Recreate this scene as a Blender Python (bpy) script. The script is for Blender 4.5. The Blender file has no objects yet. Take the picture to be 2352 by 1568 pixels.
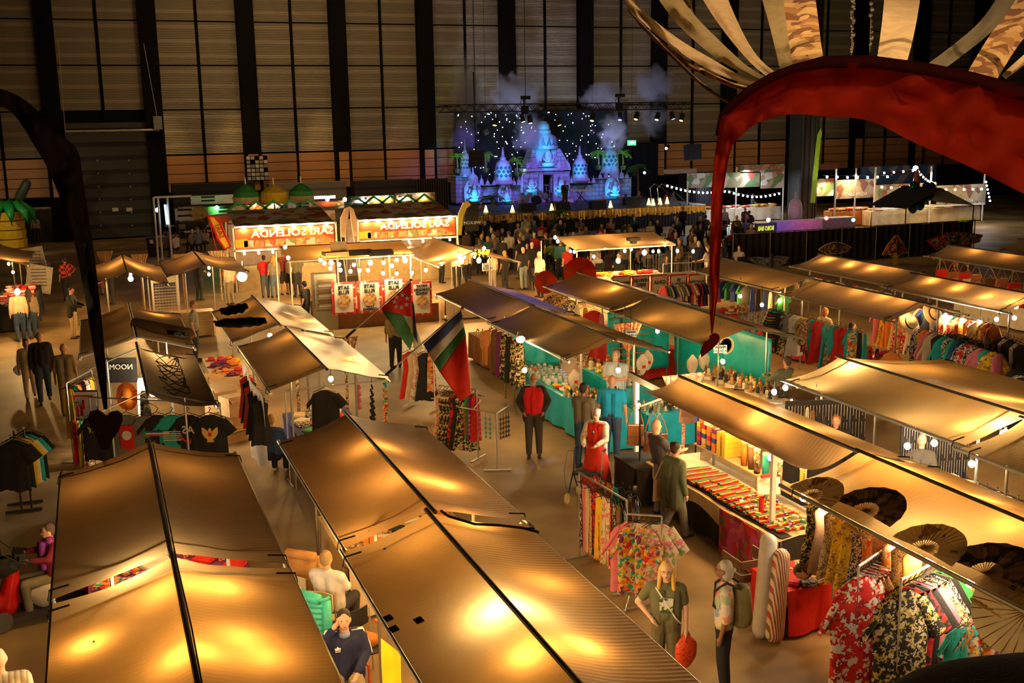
import bpy,bmesh,math,random
from mathutils import Vector,Matrix,noise
V = Vector
random.seed(7)
PI = math.pi
C = bpy.context.scene.collection
sc = bpy.context.scene
# ------------------------------------------------------------------ camera
FPX,CPX,CPY,HC = 2535.0,1176.0,784.0,6.9
_n = V((204.0,12600.0,FPX)).normalized()
_yv = V((200 - CPX,-((200 - CPX) * _n.x + FPX * _n.z) / _n.y,FPX)).normalized()
_zv = -_n
_xv = _yv.cross(_zv)
RW = Matrix((_xv,_yv,_zv))
CAMPOS = V((0,0,HC))
cam_data = bpy.data.cameras.new('camera')
cam = bpy.data.objects.new('camera',cam_data)
C.objects.link(cam)
cam_data.sensor_width = 36.0
cam_data.lens = FPX / 2352.0 * 36.0
cam_data.clip_end = 400
cam_data.clip_start = 0.05
_m = Matrix((RW @ V((1,0,0)),RW @ V((0,-1,0)),RW @ V((0,0,-1)))).transposed().to_4x4()
_m.translation = CAMPOS
cam.matrix_world = _m
sc.camera = cam
def ray(px,py):
 return RW @ V((px - CPX,py - CPY,FPX))
def G(px,py,z=0.0):
 """the point at height z that the photograph shows at this pixel"""
 d = ray(px,py)
 return CAMPOS + d * ((z - HC) / d.z)
def WY(px,py,y):
 """the point on the upright plane at distance y"""
 d = ray(px,py)
 return CAMPOS + d * (y / d.y)
def WD(px,py,dist):
 """the point at this distance along the view"""
 return CAMPOS + ray(px,py).normalized() * dist
# ------------------------------------------------------------------ colour management, world, added fill lights
vs = sc.view_settings
vs.view_transform = 'Standard'
vs.look = 'None'
vs.exposure = 0.0
vs.gamma = 1.0
vs.use_curve_mapping = False
cy = sc.cycles
cy.use_denoising = True
cy.max_bounces = 5
cy.diffuse_bounces = 2
cy.glossy_bounces = 2
cy.transmission_bounces = 4
cy.transparent_max_bounces = 10
cy.volume_bounces = 0
cy.sample_clamp_indirect = 4.0
cy.sample_clamp_direct = 0.0
cy.caustics_reflective = False
cy.caustics_refractive = False
cy.volume_step_rate = 4.0
cy.volume_max_steps = 32
w = bpy.data.worlds.new('hall_dark')
sc.world = w
w.use_nodes = True
w.node_tree.nodes['Background'].inputs[0].default_value = (1.0,0.62,0.28,1)
w.node_tree.nodes['Background'].inputs[1].default_value = 0.012
WARM = (1.0,0.60,0.20)
WHITEW = (1.0,0.80,0.52)
def area_light(name,loc,target,size,power,col,sizey=None,spread=None):
 l = bpy.data.lights.new(name,'AREA')
 l.energy = power
 l.color = col
 l.size = size
 if sizey:
  l.shape = 'RECTANGLE'
  l.size_y = sizey
 if spread:
  l.spread = spread
 o = bpy.data.objects.new(name,l)
 C.objects.link(o)
 o.location = loc
 o.rotation_euler = (Vector(target) - Vector(loc)).to_track_quat('-Z','Y').to_euler()
 return o
def spot(name,loc,target,power,col,deg=40,blend=.5,r=.1):
 l = bpy.data.lights.new(name,'SPOT')
 l.energy = power
 l.color = col
 l.spot_size = math.radians(deg)
 l.spot_blend = blend
 l.shadow_soft_size = r
 o = bpy.data.objects.new(name,l)
 C.objects.link(o)
 o.location = loc
 o.rotation_euler = (Vector(target) - Vector(loc)).to_track_quat('-Z','Y').to_euler()
 return o
# added fill lights high overhead, out of view, for the hall's ambient level
area_light('hall_fill',(6,14,15.5),(6,16,0),3,25,(1,.66,.32))
area_light('hall_fill',(16,34,17.5),(16,34,0),4,100,(1,.66,.32))
area_light('hall_fill',(2,52,17.5),(2,62,0),4,130,(1,.66,.34))
# added unseen wash lights that brighten the corrugated sheets and the cladding
for _x,_p in ((8,165),(14.5,160),(21,100),(29,34),(38,40),(48,45)):
 area_light('wall_fill',(_x,62,18.8),(_x,73,6.0),1.0,_p,(1,.66,.32),.6,math.radians(120))
for _x,_p,_c in ((4.5,900,WARM),(9,1300,WARM),(14.5,1500,WARM),(20,900,(1,.5,.22)),(26,900,(1,.35,.4)),(40,260,(1,.6,.3)),(46,260,(1,.6,.3)),(54,260,(1,.6,.3))):
 spot('cladding_fill',(_x,67,18.0),(_x,73,3.6),_p * 1.5,_c,17,.6,.3)  # added spots, brightening the timber band only
area_light('hall_fill',(31,46,17.5),(31,50,0),4,380,(1,.6,.28))  # added overhead fill to brighten the audience
# added unseen spots that brighten the ceiling drapes from below
spot('drape_spot',G(1560,900,2.9),WD(1700,40,20),1400,(1,.66,.34),70,.8)
spot('drape_spot',G(2050,800,2.9),WD(2150,40,20),1200,(1,.66,.34),70,.8)
# added fill light behind the camera to brighten the red banner
area_light('camera_side_fill',(-1.5,-3.0,9.2),(3.5,4.0,7.0),.6,85,(1,.62,.3))
# ------------------------------------------------------------------ materials
_mats = {}
def N(nt,typ,**kw):
 n = nt.nodes.new(typ)
 for k,v in kw.items():
  setattr(n,k,v)
 return n
def ramp(nt,fac,stops,const=True):
 r = N(nt,'ShaderNodeValToRGB')
 if const:
  r.color_ramp.interpolation = 'CONSTANT'
 els = r.color_ramp.elements
 while len(els) < len(stops):
  els.new(0.5)
 for e,(p,c) in zip(els,stops):
  e.position = p
  e.color = (c[0],c[1],c[2],1)
 nt.links.new(fac,r.inputs[0])
 return r.outputs[0]
def M(name,col=(.5,.5,.5),rough=.75,metal=0.0,emit=0.0,pat=None,cols=None,sc_=6.0,bump=0.0,bsc=60.0,
trans=0.0,alpha=1.0,spec=.3,ecol=None):
 """a procedural material: plain cloth, paint, metal, print and so on"""
 key = (name,tuple(col),rough,metal,emit,pat,tuple(tuple(c) for c in cols) if cols else None,sc_,bump,bsc,trans,alpha)
 if key in _mats:
  return _mats[key]
 m = bpy.data.materials.new(name)
 m.use_nodes = True
 nt = m.node_tree
 b = nt.nodes['Principled BSDF']
 out = nt.nodes['Material Output']
 b.inputs['Roughness'].default_value = rough
 b.inputs['Metallic'].default_value = metal
 b.inputs['Specular IOR Level'].default_value = spec
 b.inputs['Base Color'].default_value = (*col,1)
 tc = N(nt,'ShaderNodeTexCoord')
 co = tc.outputs['Object']
 cout = None
 cs = cols or [col]
 if pat in ('cell','print','floral'):
  v = N(nt,'ShaderNodeTexVoronoi')
  v.inputs['Scale'].default_value = sc_
  nz = N(nt,'ShaderNodeTexNoise')
  nz.inputs['Scale'].default_value = sc_ * .8
  mx = N(nt,'ShaderNodeMixRGB')
  mx.inputs[0].default_value = .12 if pat != 'cell' else .03
  nt.links.new(co,nz.inputs['Vector'])
  nt.links.new(co,mx.inputs[1])
  nt.links.new(nz.outputs['Color'],mx.inputs[2])
  nt.links.new(mx.outputs[0],v.inputs['Vector'])
  sep = N(nt,'ShaderNodeSeparateColor')
  nt.links.new(v.outputs['Color'],sep.inputs[0])
  cout = ramp(nt,sep.outputs[0],[(i / len(cs),c) for i,c in enumerate(cs)])
  if pat == 'floral':
   gt = N(nt,'ShaderNodeMath',operation='GREATER_THAN')
   gt.inputs[1].default_value = .42
   nt.links.new(v.outputs['Distance'],gt.inputs[0])
   mm = N(nt,'ShaderNodeMixRGB')
   nt.links.new(gt.outputs[0],mm.inputs[0])
   nt.links.new(cout,mm.inputs[1])
   mm.inputs[2].default_value = (*cs[0],1)
   cout = mm.outputs[0]
 elif pat == 'dots':
  v = N(nt,'ShaderNodeTexVoronoi')
  v.inputs['Scale'].default_value = sc_
  nt.links.new(co,v.inputs['Vector'])
  cout = ramp(nt,v.outputs['Distance'],[(0,cs[1]),(.32,cs[0])])
 elif pat in ('stripez','stripex','stripey','rough_stripe'):
  sp = N(nt,'ShaderNodeSeparateXYZ')
  nt.links.new(co,sp.inputs[0])
  ml = N(nt,'ShaderNodeMath',operation='MULTIPLY')
  ml.inputs[1].default_value = sc_
  nt.links.new(sp.outputs['XYZ'.index({'stripez': 'Z','stripex': 'X','stripey': 'Y','rough_stripe': 'X'}[pat])],ml.inputs[0])
  fr = N(nt,'ShaderNodeMath',operation='FRACT')
  nt.links.new(ml.outputs[0],fr.inputs[0])
  cout = ramp(nt,fr.outputs[0],[(i / len(cs),c) for i,c in enumerate(cs)])
 elif pat == 'check':
  ck = N(nt,'ShaderNodeTexChecker')
  ck.inputs['Scale'].default_value = sc_
  ck.inputs['Color1'].default_value = (*cs[0],1)
  ck.inputs['Color2'].default_value = (*cs[1],1)
  nt.links.new(co,ck.inputs['Vector'])
  cout = ck.outputs[0]
 elif pat in ('noise','wood'):
  nz = N(nt,'ShaderNodeTexNoise')
  nz.inputs['Scale'].default_value = sc_
  nz.inputs['Detail'].default_value = 6
  if pat == 'wood':
   mp = N(nt,'ShaderNodeMapping')
   mp.inputs['Scale'].default_value = (.25,1,6)
   nt.links.new(co,mp.inputs[0])
   nt.links.new(mp.outputs[0],nz.inputs['Vector'])
  else:
   nt.links.new(co,nz.inputs['Vector'])
  n_ = len(cs)
  cout = ramp(nt,nz.outputs[0],[(.3 + .4 * i / max(1,n_ - 1),c) for i,c in enumerate(cs)],const=False)
 elif pat == 'brick':
  br = N(nt,'ShaderNodeTexBrick')
  mp = N(nt,'ShaderNodeMapping')
  mp.inputs['Rotation'].default_value = (PI / 2,0,0)
  nt.links.new(co,mp.inputs[0])
  nt.links.new(mp.outputs[0],br.inputs['Vector'])
  br.inputs['Scale'].default_value = sc_
  br.inputs['Color1'].default_value = (*cs[0],1)
  br.inputs['Color2'].default_value = (*cs[1],1)
  br.inputs['Mortar'].default_value = (*cs[2],1)
  br.inputs['Mortar Size'].default_value = .03
  cout = br.outputs[0]
 elif col and rough > .3 and metal < .5 and emit == 0:
  nz = N(nt,'ShaderNodeTexNoise')
  nz.inputs['Scale'].default_value = 5
  nt.links.new(co,nz.inputs['Vector'])
  cout = ramp(nt,nz.outputs[0],[(.3,[c * .86 for c in col]),(.7,[min(1,c * 1.1) for c in col])],const=False)
 if cout is not None:
  nt.links.new(cout,b.inputs['Base Color'])
 if emit:
  b.inputs['Emission Strength'].default_value = emit
  if cout is not None and ecol is None:
   nt.links.new(cout,b.inputs['Emission Color'])
  else:
   b.inputs['Emission Color'].default_value = (*(ecol or col),1)
 if bump:
  bz = N(nt,'ShaderNodeTexNoise')
  bz.inputs['Scale'].default_value = bsc
  nt.links.new(co,bz.inputs['Vector'])
  bp = N(nt,'ShaderNodeBump')
  bp.inputs['Strength'].default_value = bump
  bp.inputs['Distance'].default_value = .02
  nt.links.new(bz.outputs[0],bp.inputs['Height'])
  nt.links.new(bp.outputs[0],b.inputs['Normal'])
 if alpha < 1:
  b.inputs['Alpha'].default_value = alpha
 if trans:
  t = N(nt,'ShaderNodeBsdfTranslucent')
  t.inputs[0].default_value = (*col,1)
  if cout is not None:
   nt.links.new(cout,t.inputs[0])
  mx = N(nt,'ShaderNodeMixShader')
  mx.inputs[0].default_value = trans
  nt.links.new(b.outputs[0],mx.inputs[1])
  nt.links.new(t.outputs[0],mx.inputs[2])
  nt.links.new(mx.outputs[0],out.inputs[0])
 _mats[key] = m
 return m
# ------------------------------------------------------------------ mesh building
class MB:
 def __init__(s):
  s.v = []
  s.f = []
 def add(s,vs_,fs_):
  k = len(s.v)
  s.v += [Vector(p) for p in vs_]
  s.f += [tuple(i + k for i in f) for f in fs_]
  return s
 def box(s,c,d,rz=0.0,rx=0.0,ry=0.0):
  c = Vector(c)
  h = [x / 2 for x in d]
  R_ = Matrix.Rotation(rz,3,'Z') @ Matrix.Rotation(ry,3,'Y') @ Matrix.Rotation(rx,3,'X')
  vs_ = [c + R_ @ V((sx * h[0],sy * h[1],sz * h[2])) for sz in (-1,1) for sy in (-1,1) for sx in (-1,1)]
  return s.add(vs_,[(0,2,3,1),(4,5,7,6),(0,1,5,4),(2,6,7,3),(0,4,6,2),(1,3,7,5)])
 def cyl(s,p0,p1,r0,r1=None,n=8,caps=True):
  p0,p1 = Vector(p0),Vector(p1)
  r1 = r0 if r1 is None else r1
  d = (p1 - p0)
  if d.length < 1e-6:
   return s
  q = d.to_track_quat('Z','Y').to_matrix()
  vs_ = []
  for p,r in ((p0,r0),(p1,r1)):
   for i in range(n):
    a = 2 * PI * i / n
    vs_.append(p + q @ V((math.cos(a) * r,math.sin(a) * r,0)))
  fs_ = [(i,(i + 1) % n,n + (i + 1) % n,n + i) for i in range(n)]
  if caps:
   fs_ += [tuple(range(n - 1,-1,-1)),tuple(range(n,2 * n))]
  return s.add(vs_,fs_)
 def tube(s,pts,r,n=6):
  pts = [Vector(p) for p in pts]
  rs = r if isinstance(r,(list,tuple)) else [r] * len(pts)
  vs_,m = [],len(pts)
  for i,p in enumerate(pts):
   d = (pts[min(m - 1,i + 1)] - pts[max(0,i - 1)]).normalized()
   up = V((0,0,1)) if abs(d.z) < .95 else V((0,1,0))
   a_ = d.cross(up).normalized()
   b_ = d.cross(a_)
   for k in range(n):
    t = 2 * PI * k / n
    vs_.append(p + (a_ * math.cos(t) + b_ * math.sin(t)) * rs[i])
  fs_ = [(i * n + k,i * n + (k + 1) % n,(i + 1) * n + (k + 1) % n,(i + 1) * n + k) for i in range(m - 1) for k in range(n)]
  fs_ += [tuple(range(n - 1,-1,-1)),tuple(range((m - 1) * n,m * n))]
  return s.add(vs_,fs_)
 def sph(s,c,r,n=10,m=7,R_=None):
  c = Vector(c)
  r = (r,r,r) if not isinstance(r,(tuple,list)) else r
  vs_ = [V((0,0,r[2]))]
  for j in range(1,m):
   ph = PI * j / m
   for i in range(n):
    a = 2 * PI * i / n
    vs_.append(V((r[0] * math.sin(ph) * math.cos(a),r[1] * math.sin(ph) * math.sin(a),r[2] * math.cos(ph))))
  vs_.append(V((0,0,-r[2])))
  if R_ is not None:
   vs_ = [R_ @ v for v in vs_]
  vs_ = [c + v for v in vs_]
  fs_ = [(0,1 + i,1 + (i + 1) % n) for i in range(n)]
  for j in range(m - 2):
   a0 = 1 + j * n
   fs_ += [(a0 + i,a0 + n + i,a0 + n + (i + 1) % n,a0 + (i + 1) % n) for i in range(n)]
  a0 = 1 + (m - 2) * n
  fs_ += [(a0 + (i + 1) % n,a0 + i,len(vs_) - 1) for i in range(n)]
  return s.add(vs_,fs_)
 def lathe(s,prof,c=(0,0,0),n=14,ax=None):
  c = Vector(c)
  vs_,m = [],len(prof)
  for r,z in prof:
   for i in range(n):
    a = 2 * PI * i / n
    v = V((r * math.cos(a),r * math.sin(a),z))
    vs_.append(c + (ax @ v if ax is not None else v))
  fs_ = [(j * n + i,j * n + (i + 1) % n,(j + 1) * n + (i + 1) % n,(j + 1) * n + i) for j in range(m - 1) for i in range(n)]
  fs_ += [tuple(range(n - 1,-1,-1)),tuple(range((m - 1) * n,m * n))]
  return s.add(vs_,fs_)
 def grid(s,fn,nu,nv):
  vs_ = [fn(i / nu,j / nv) for j in range(nv + 1) for i in range(nu + 1)]
  fs_ = [(j * (nu + 1) + i,j * (nu + 1) + i + 1,(j + 1) * (nu + 1) + i + 1,(j + 1) * (nu + 1) + i) for j in range(nv) for i in range(nu)]
  return s.add(vs_,fs_)
 def poly(s,pts2,o,ax,ay,th=0.01):
  """extruded outline: 2-D points laid on axes ax, ay from o, with thickness th"""
  o,ax,ay = Vector(o),Vector(ax),Vector(ay)
  nn = ax.cross(ay).normalized() * th
  n = len(pts2)
  a_ = [o + ax * p[0] + ay * p[1] for p in pts2]
  vs_ = a_ + [p + nn for p in a_]
  fs_ = [tuple(range(n - 1,-1,-1)),tuple(range(n,2 * n))] + [(i,(i + 1) % n,n + (i + 1) % n,n + i) for i in range(n)]
  return s.add(vs_,fs_)
 def obj(s,name,mat,parent=None,smooth=False,local=False,solid=0.0):
  me = bpy.data.meshes.new(name)
  if parent is not None:
   off = V((0,0,0)) if local else wloc(parent)
  elif local:
   off = V((0,0,0))
  else:
   n = max(1,len(s.v))
   off = sum(s.v,V((0,0,0))) / n
   off.z = min(v.z for v in s.v)
  me.from_pydata([tuple(v - off) for v in s.v],[],s.f)
  me.validate()
  me.materials.append(mat)
  if smooth:
   me.shade_smooth()
  o = bpy.data.objects.new(name,me)
  C.objects.link(o)
  if parent is not None:
   o.parent = parent
  else:
   o.location = off
  if solid:
   md = o.modifiers.new('thickness','SOLIDIFY')
   md.thickness = solid
  return o
def wloc(o):
 v = V((0,0,0))
 while o is not None:
  v += o.location
  o = o.parent
 return v
def tag(o,label=None,cat=None,group=None,kind=None):
 if label:
  o['label'] = label
 if cat:
  o['category'] = cat
 if group:
  o['group'] = group
 if kind:
  o['kind'] = kind
 return o
def thing(name,label,cat,loc=(0,0,0),rz=0.0,group=None):
 o = bpy.data.objects.new(name,None)
 o.empty_display_size = .1
 C.objects.link(o)
 o.location = loc
 o.rotation_euler = (0,0,rz)
 return tag(o,label,cat,group)
def struct(o):
 o['kind'] = 'structure'
 return o
_kids = {}
def dup(root,loc,rz=None,label=None,group=None,s=None,mats=None):
 """a copy of a thing with copies of its parts and their sub-parts; mats re-colours parts by name"""
 def cp(o,parent):
  c = o.copy()
  C.objects.link(c)
  c.parent = parent
  if parent is not None and mats:
   for k,m in mats.items():
    if o.name.split('.')[0] == k and len(c.material_slots):
     c.material_slots[0].link = 'OBJECT'
     c.material_slots[0].material = m
  for ch in o.children:
   cp(ch,c)
  return c
 r = cp(root,None)
 if mats and root.type == "MESH" and "" in mats and len(r.material_slots):
  r.material_slots[0].link = 'OBJECT'
  r.material_slots[0].material = mats['']
 r.location = loc
 if rz is not None:
  r.rotation_euler = (0,0,rz)
 if s is not None:
  r.scale = (s,s,s) if not isinstance(s,(tuple,list)) else s
 if label:
  r['label'] = label
 if group:
  r['group'] = group
 return r
def drop(root):
 """remove a prototype (with its parts) once its copies are made"""
 for ch in list(root.children):
  drop(ch)
 bpy.data.objects.remove(root)
def text(s,size,loc,right,up,mat,parent=None,mirror=True,name='lettering',th=.004,bold=.0,wid=1.0):
 """letters lying on the plane right/up, centred on loc; seen from behind their sheet they read mirrored"""
 cu = bpy.data.curves.new(name,'FONT')
 cu.body = s
 cu.size = size
 cu.align_x = 'CENTER'
 cu.align_y = 'CENTER'
 cu.extrude = th
 cu.offset = bold
 cu.resolution_u = 2
 ob = bpy.data.objects.new(name,cu)
 C.objects.link(ob)
 dg = bpy.context.evaluated_depsgraph_get()
 me = bpy.data.meshes.new_from_object(ob.evaluated_get(dg))
 bpy.data.objects.remove(ob)
 right,up = Vector(right).normalized(),Vector(up).normalized()
 nn = right.cross(up)
 loc = Vector(loc)
 off = wloc(parent) if parent is not None else V((0,0,0))
 sx = -1 if mirror else 1
 for v in me.vertices:
  v.co = loc + right * (v.co.x * sx * wid) + up * v.co.y + nn * v.co.z - off
 me.materials.clear()
 me.materials.append(mat)
 o = bpy.data.objects.new(name,me)
 C.objects.link(o)
 if parent is not None:
  o.parent = parent
 return o
def lerp(a,b,t):
 return a + (b - a) * t
# shared materials
STEEL = M('galvanised_steel',(.52,.50,.46),.4,.85)
WHITEP = M('white_painted_metal',(.75,.70,.60),.5)
BLACK = M('black_plastic',(.015,.014,.013),.6)
BLACKC = M('black_cloth',(.018,.015,.013),.9)
WOOD = M('pine_wood',(.5,.32,.15),.6,pat='wood',cols=((.45,.27,.12),(.62,.42,.2)),sc_=4)
DWOOD = M('dark_wood',(.12,.06,.03),.6,pat='wood',cols=((.10,.05,.025),(.17,.09,.04)),sc_=4)
CARD = M('cardboard',(.48,.30,.14),.85)
WHITEC = M('white_cloth',(.8,.77,.7),.85,bump=.2,bsc=20)
TEAL = M('teal_satin_cloth',(.0,.32,.40),.45,bump=.3,bsc=9,spec=.5)
RED = M('red_cloth',(.55,.015,.01),.75,bump=.25,bsc=15)
GLOW = M('bulb_glow',(1,.66,.26),emit=430.0,ecol=(1,.56,.17))
GLOWW = M('white_bulb_glow',(1,.9,.7),emit=430.0,ecol=(1,.83,.56))
GLOWF = M('food_stall_glow',(1,.66,.26),emit=950.0,ecol=(1,.58,.2))
GLOWS = M('festoon_glow',(1,.7,.3),emit=70.0,ecol=(1,.68,.3))
# ------------------------------------------------------------------ the hall
YW = 73.1
fl = M('concrete_floor',(.42,.30,.15),.55,pat='noise',cols=((.13,.075,.03),(.26,.165,.07),(.42,.285,.13)),sc_=.45,bump=.08,bsc=3,spec=.35)
b = MB()
b.box((25,30,-.1),(130,110,.2))
struct(b.obj('floor',fl))
# corrugated sheet: real ridges by bump on glossy metal
def corr(name,c1,c2,ms=.42):
 m = M(name,c1,.38,ms,pat='stripez',cols=(c1,c1,c2,c1),sc_=1.15,spec=.5)
 nt = m.node_tree
 tc = N(nt,'ShaderNodeTexCoord')
 sp = N(nt,'ShaderNodeSeparateXYZ')
 nt.links.new(tc.outputs['Object'],sp.inputs[0])
 ml = N(nt,'ShaderNodeMath',operation='MULTIPLY')
 ml.inputs[1].default_value = 60
 nt.links.new(sp.outputs[2],ml.inputs[0])
 sn = N(nt,'ShaderNodeMath',operation='SINE')
 nt.links.new(ml.outputs[0],sn.inputs[0])
 bp = N(nt,'ShaderNodeBump')
 bp.inputs['Strength'].default_value = .8
 bp.inputs['Distance'].default_value = .03
 nt.links.new(sn.outputs[0],bp.inputs['Height'])
 nt.links.new(bp.outputs[0],nt.nodes['Principled BSDF'].inputs['Normal'])
 return m
CORR = corr('corrugated_steel',(.36,.30,.20),(.50,.42,.29))
DARKP = M('black_steel',(.006,.005,.005),.8,spec=.1)
PLY = M('plywood_cladding',(.5,.24,.09),.5,pat='wood',cols=((.46,.21,.075),(.60,.30,.12)),sc_=.6)
DSHUT = M('dark_shutter',(.05,.047,.035),.5,pat='stripez',cols=((.055,.05,.038),(.05,.046,.034),(.018,.016,.012)),sc_=1.2)
b = MB()
b.box((25,YW + .25,9),(130,.3,18))
struct(b.obj('wall_back',DARKP))
b = MB()
b.box((25,60,19.2),(130,60,.2))
struct(b.obj('ceiling',M('dark_ceiling',(.02,.018,.015),.8)))
xs = [1.0 + 5.83 * k for k in range(-2,13)]
b = MB()
nwin = 0
for k,x in enumerate(xs):
 for z0,z1 in ((5.08,7.76),(7.84,10.46),(10.54,13.11),(13.19,15.8)):
  if abs(x - 1.0) < .1 and z1 < 10.4:
   continue
  for s_ in (-1,1):
   mb = MB().box((x + s_ * 1.24,YW + .02,(z0 + z1) / 2),(2.28,.06,z1 - z0))
   o = mb.obj('wall_sheet',CORR)
   o['kind'] = 'structure'
for x in xs:
 o = MB().box((x + 2.92,YW - .25,9),(1.05,.7,18)).obj('column_back',DARKP)
 struct(o)
# timber cladding band under the sheets
for x in xs:
 if abs(x - 1.0) < .1:
  continue
 lo = 2.7
 for cx,wd in ((x - 1.3,2.45),(x + 1.3,2.45),(x + 2.92,.65)):
  mb = MB()
  for q in range(4):
   h = (5.0 - lo) / 4
   mb.box((cx,YW - (.62 if wd < 1 else 0),lo + h * (q + .5)),(wd,.06,h - .04))
  o = mb.obj('wall_cladding',PLY)
  struct(o)
for x in xs:
 for dx in (0,):
  struct(MB().box((x + dx,YW - .06,8),(.14,.1,16)).obj('trim_mullion',DARKP))
# big roller shutter in the second bay
mb = MB().box((1.2,YW - .1,3.6),(5.0,.12,7.0))
sh = struct(mb.obj('door_1',DSHUT))
mb = MB()
for px,py in ((265,481),(297,481)):
 p = WY(px,py,YW - .2)
 mb.box(p,(.36,.02,.22))
mb.obj('door_notice',M('paper',(.7,.66,.55)),sh)
mb = MB()
for r_ in range(6):
 for q_ in (224,296):
  p = WY(q_ + r_ * 1.6,368 + r_ * 30,YW - .2)
  mb.box(p,(.07,.03,.07))
mb.obj('door_bolts',M('bolt_paint',(.45,.42,.36)),sh)
# lifting beam over the shutter
A_,B_ = WY(150,302,YW - .8),WY(366,298,YW - .8)
bt = thing('lifting_beam','long pale steel beam across the wall above the dark shutter','beam',(A_ + B_) / 2)
MB().cyl(A_,B_,.07).obj('bar',M('pale_steel',(.5,.45,.33),.5,.4),bt)
mb = MB()
for u,(x0,y0) in ((A_,(133,90)),(B_,(330,100))):
 mb.cyl(u,WY(x0,y0,YW - .8),.02)
mb.obj('cable',M('pale_steel',(.5,.45,.33),.5,.4),bt)
MB().box(WY(362,282,YW - .9),(.5,.5,.8)).obj('motor_box',M('grey_box',(.2,.19,.15)),bt)
# dark sheds and ledges below the cladding
for (x0,y0,x1,y1,d,c,nm) in ((397,418,585,452,2.0,(.03,.028,.022),'low_roof'),(620,417,795,447,3.0,(.30,.27,.21),'white_shed'),
(818,412,955,500,4.0,(.05,.048,.045),'grey_shed')):
 p0,p1 = WY(x0,y1,YW - d),WY(x1,y0,YW - d)
 mb = MB().box(((p0.x + p1.x) / 2,YW - d + .6,(p0.z * 0 + p1.z) / 2),(p1.x - p0.x,1.2,p1.z))
 tag(mb.obj('storage_shed',M(nm,c,.6,pat='stripez',cols=(c,c,c,[q * .6 for q in c]),sc_=1.4)),
  {'low_roof': 'long black shed along the wall behind the noodle banners','white_shed': 'pale panelled shed behind the fringed parasols',
'grey_shed': 'dark grey boxy shed left of the pleated curtain'}[nm],'shed')
# left doorway with white frame
F_ = M('cream_door_frame',(.42,.38,.28),.6)
p0,p1 = WY(52,555,YW - .3),WY(125,477,YW - .3)
dr = struct(MB().box(((p0.x + p1.x) / 2,YW - .12,p1.z / 2),(p1.x - p0.x,.1,p1.z)).obj('door_2',M('door_glass',(.01,.012,.012),.2)))
mb = MB()
mb.box((p0.x,YW - .2,p1.z / 2),(.12,.12,p1.z)).box((p1.x,YW - .2,p1.z / 2),(.12,.12,p1.z)).box(((p0.x + p1.x) / 2,YW - .2,p1.z),(p1.x - p0.x,.12,.12))
mb.obj('door_frame',F_,dr)
p = WY(144,465,YW - .4)
es = thing('fire_sign','small red and white square sign beside the left doorway','sign',p)
MB().box(p,(.4,.05,.3)).obj('panel',M('sign_red',(.6,.05,.03),emit=.35),es)
MB().box(p + V((.03,-.04,0)),(.1,.02,.18)).obj('symbol',M('sign_white',(.7,.7,.6),emit=.5),es)
# scaffold-like panel on the column right of the second bay
p0,p1 = WY(568,415,YW - .8),WY(614,357,YW - .8)
br = thing('switchboard_panel','tall open panel of small pale boxes on the black wall column','panel',((p0.x + p1.x) / 2,YW - .8,p0.z))
MB().box(((p0.x + p1.x) / 2,YW - .7,(p0.z + p1.z) / 2),(p1.x - p0.x,.05,p1.z - p0.z)).obj('backboard',DARKP,br)
random.seed(3)
for i in range(5):
 for j in range(6):
  if random.random() < .85:
   q = V((lerp(p0.x,p1.x,(i + .5) / 5),YW - .8,lerp(p0.z,p1.z,(j + .5) / 6)))
   MB().box(q,(.22,.14,.2)).obj('box',M('pale_box%d' % (i % 3),((.5,.42,.28),(.32,.27,.2),(.62,.58,.5))[(i + j) % 3],.5),br)
for k_,(px,py) in enumerate(((590,428),(596,440))):
 pass
# the big black column with cables on the right
p = G(1840,505)
CX_,CY_ = p.x,p.y
mb = MB().box((CX_,CY_,9.4),(1.35,1.35,18.8))
co_ = struct(mb.obj('column_hall',M('column_black',(.030,.026,.020),.5)))
mb = MB()
for dx in (-.62,-.35,.05,.42,.62):
 mb.cyl((CX_ + dx,CY_ - .72,0),(CX_ + dx,CY_ - .72,18.5),.05)
mb.obj('column_pipe',M('dark_pipe',(.06,.052,.038),.4,.5),co_)
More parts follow.
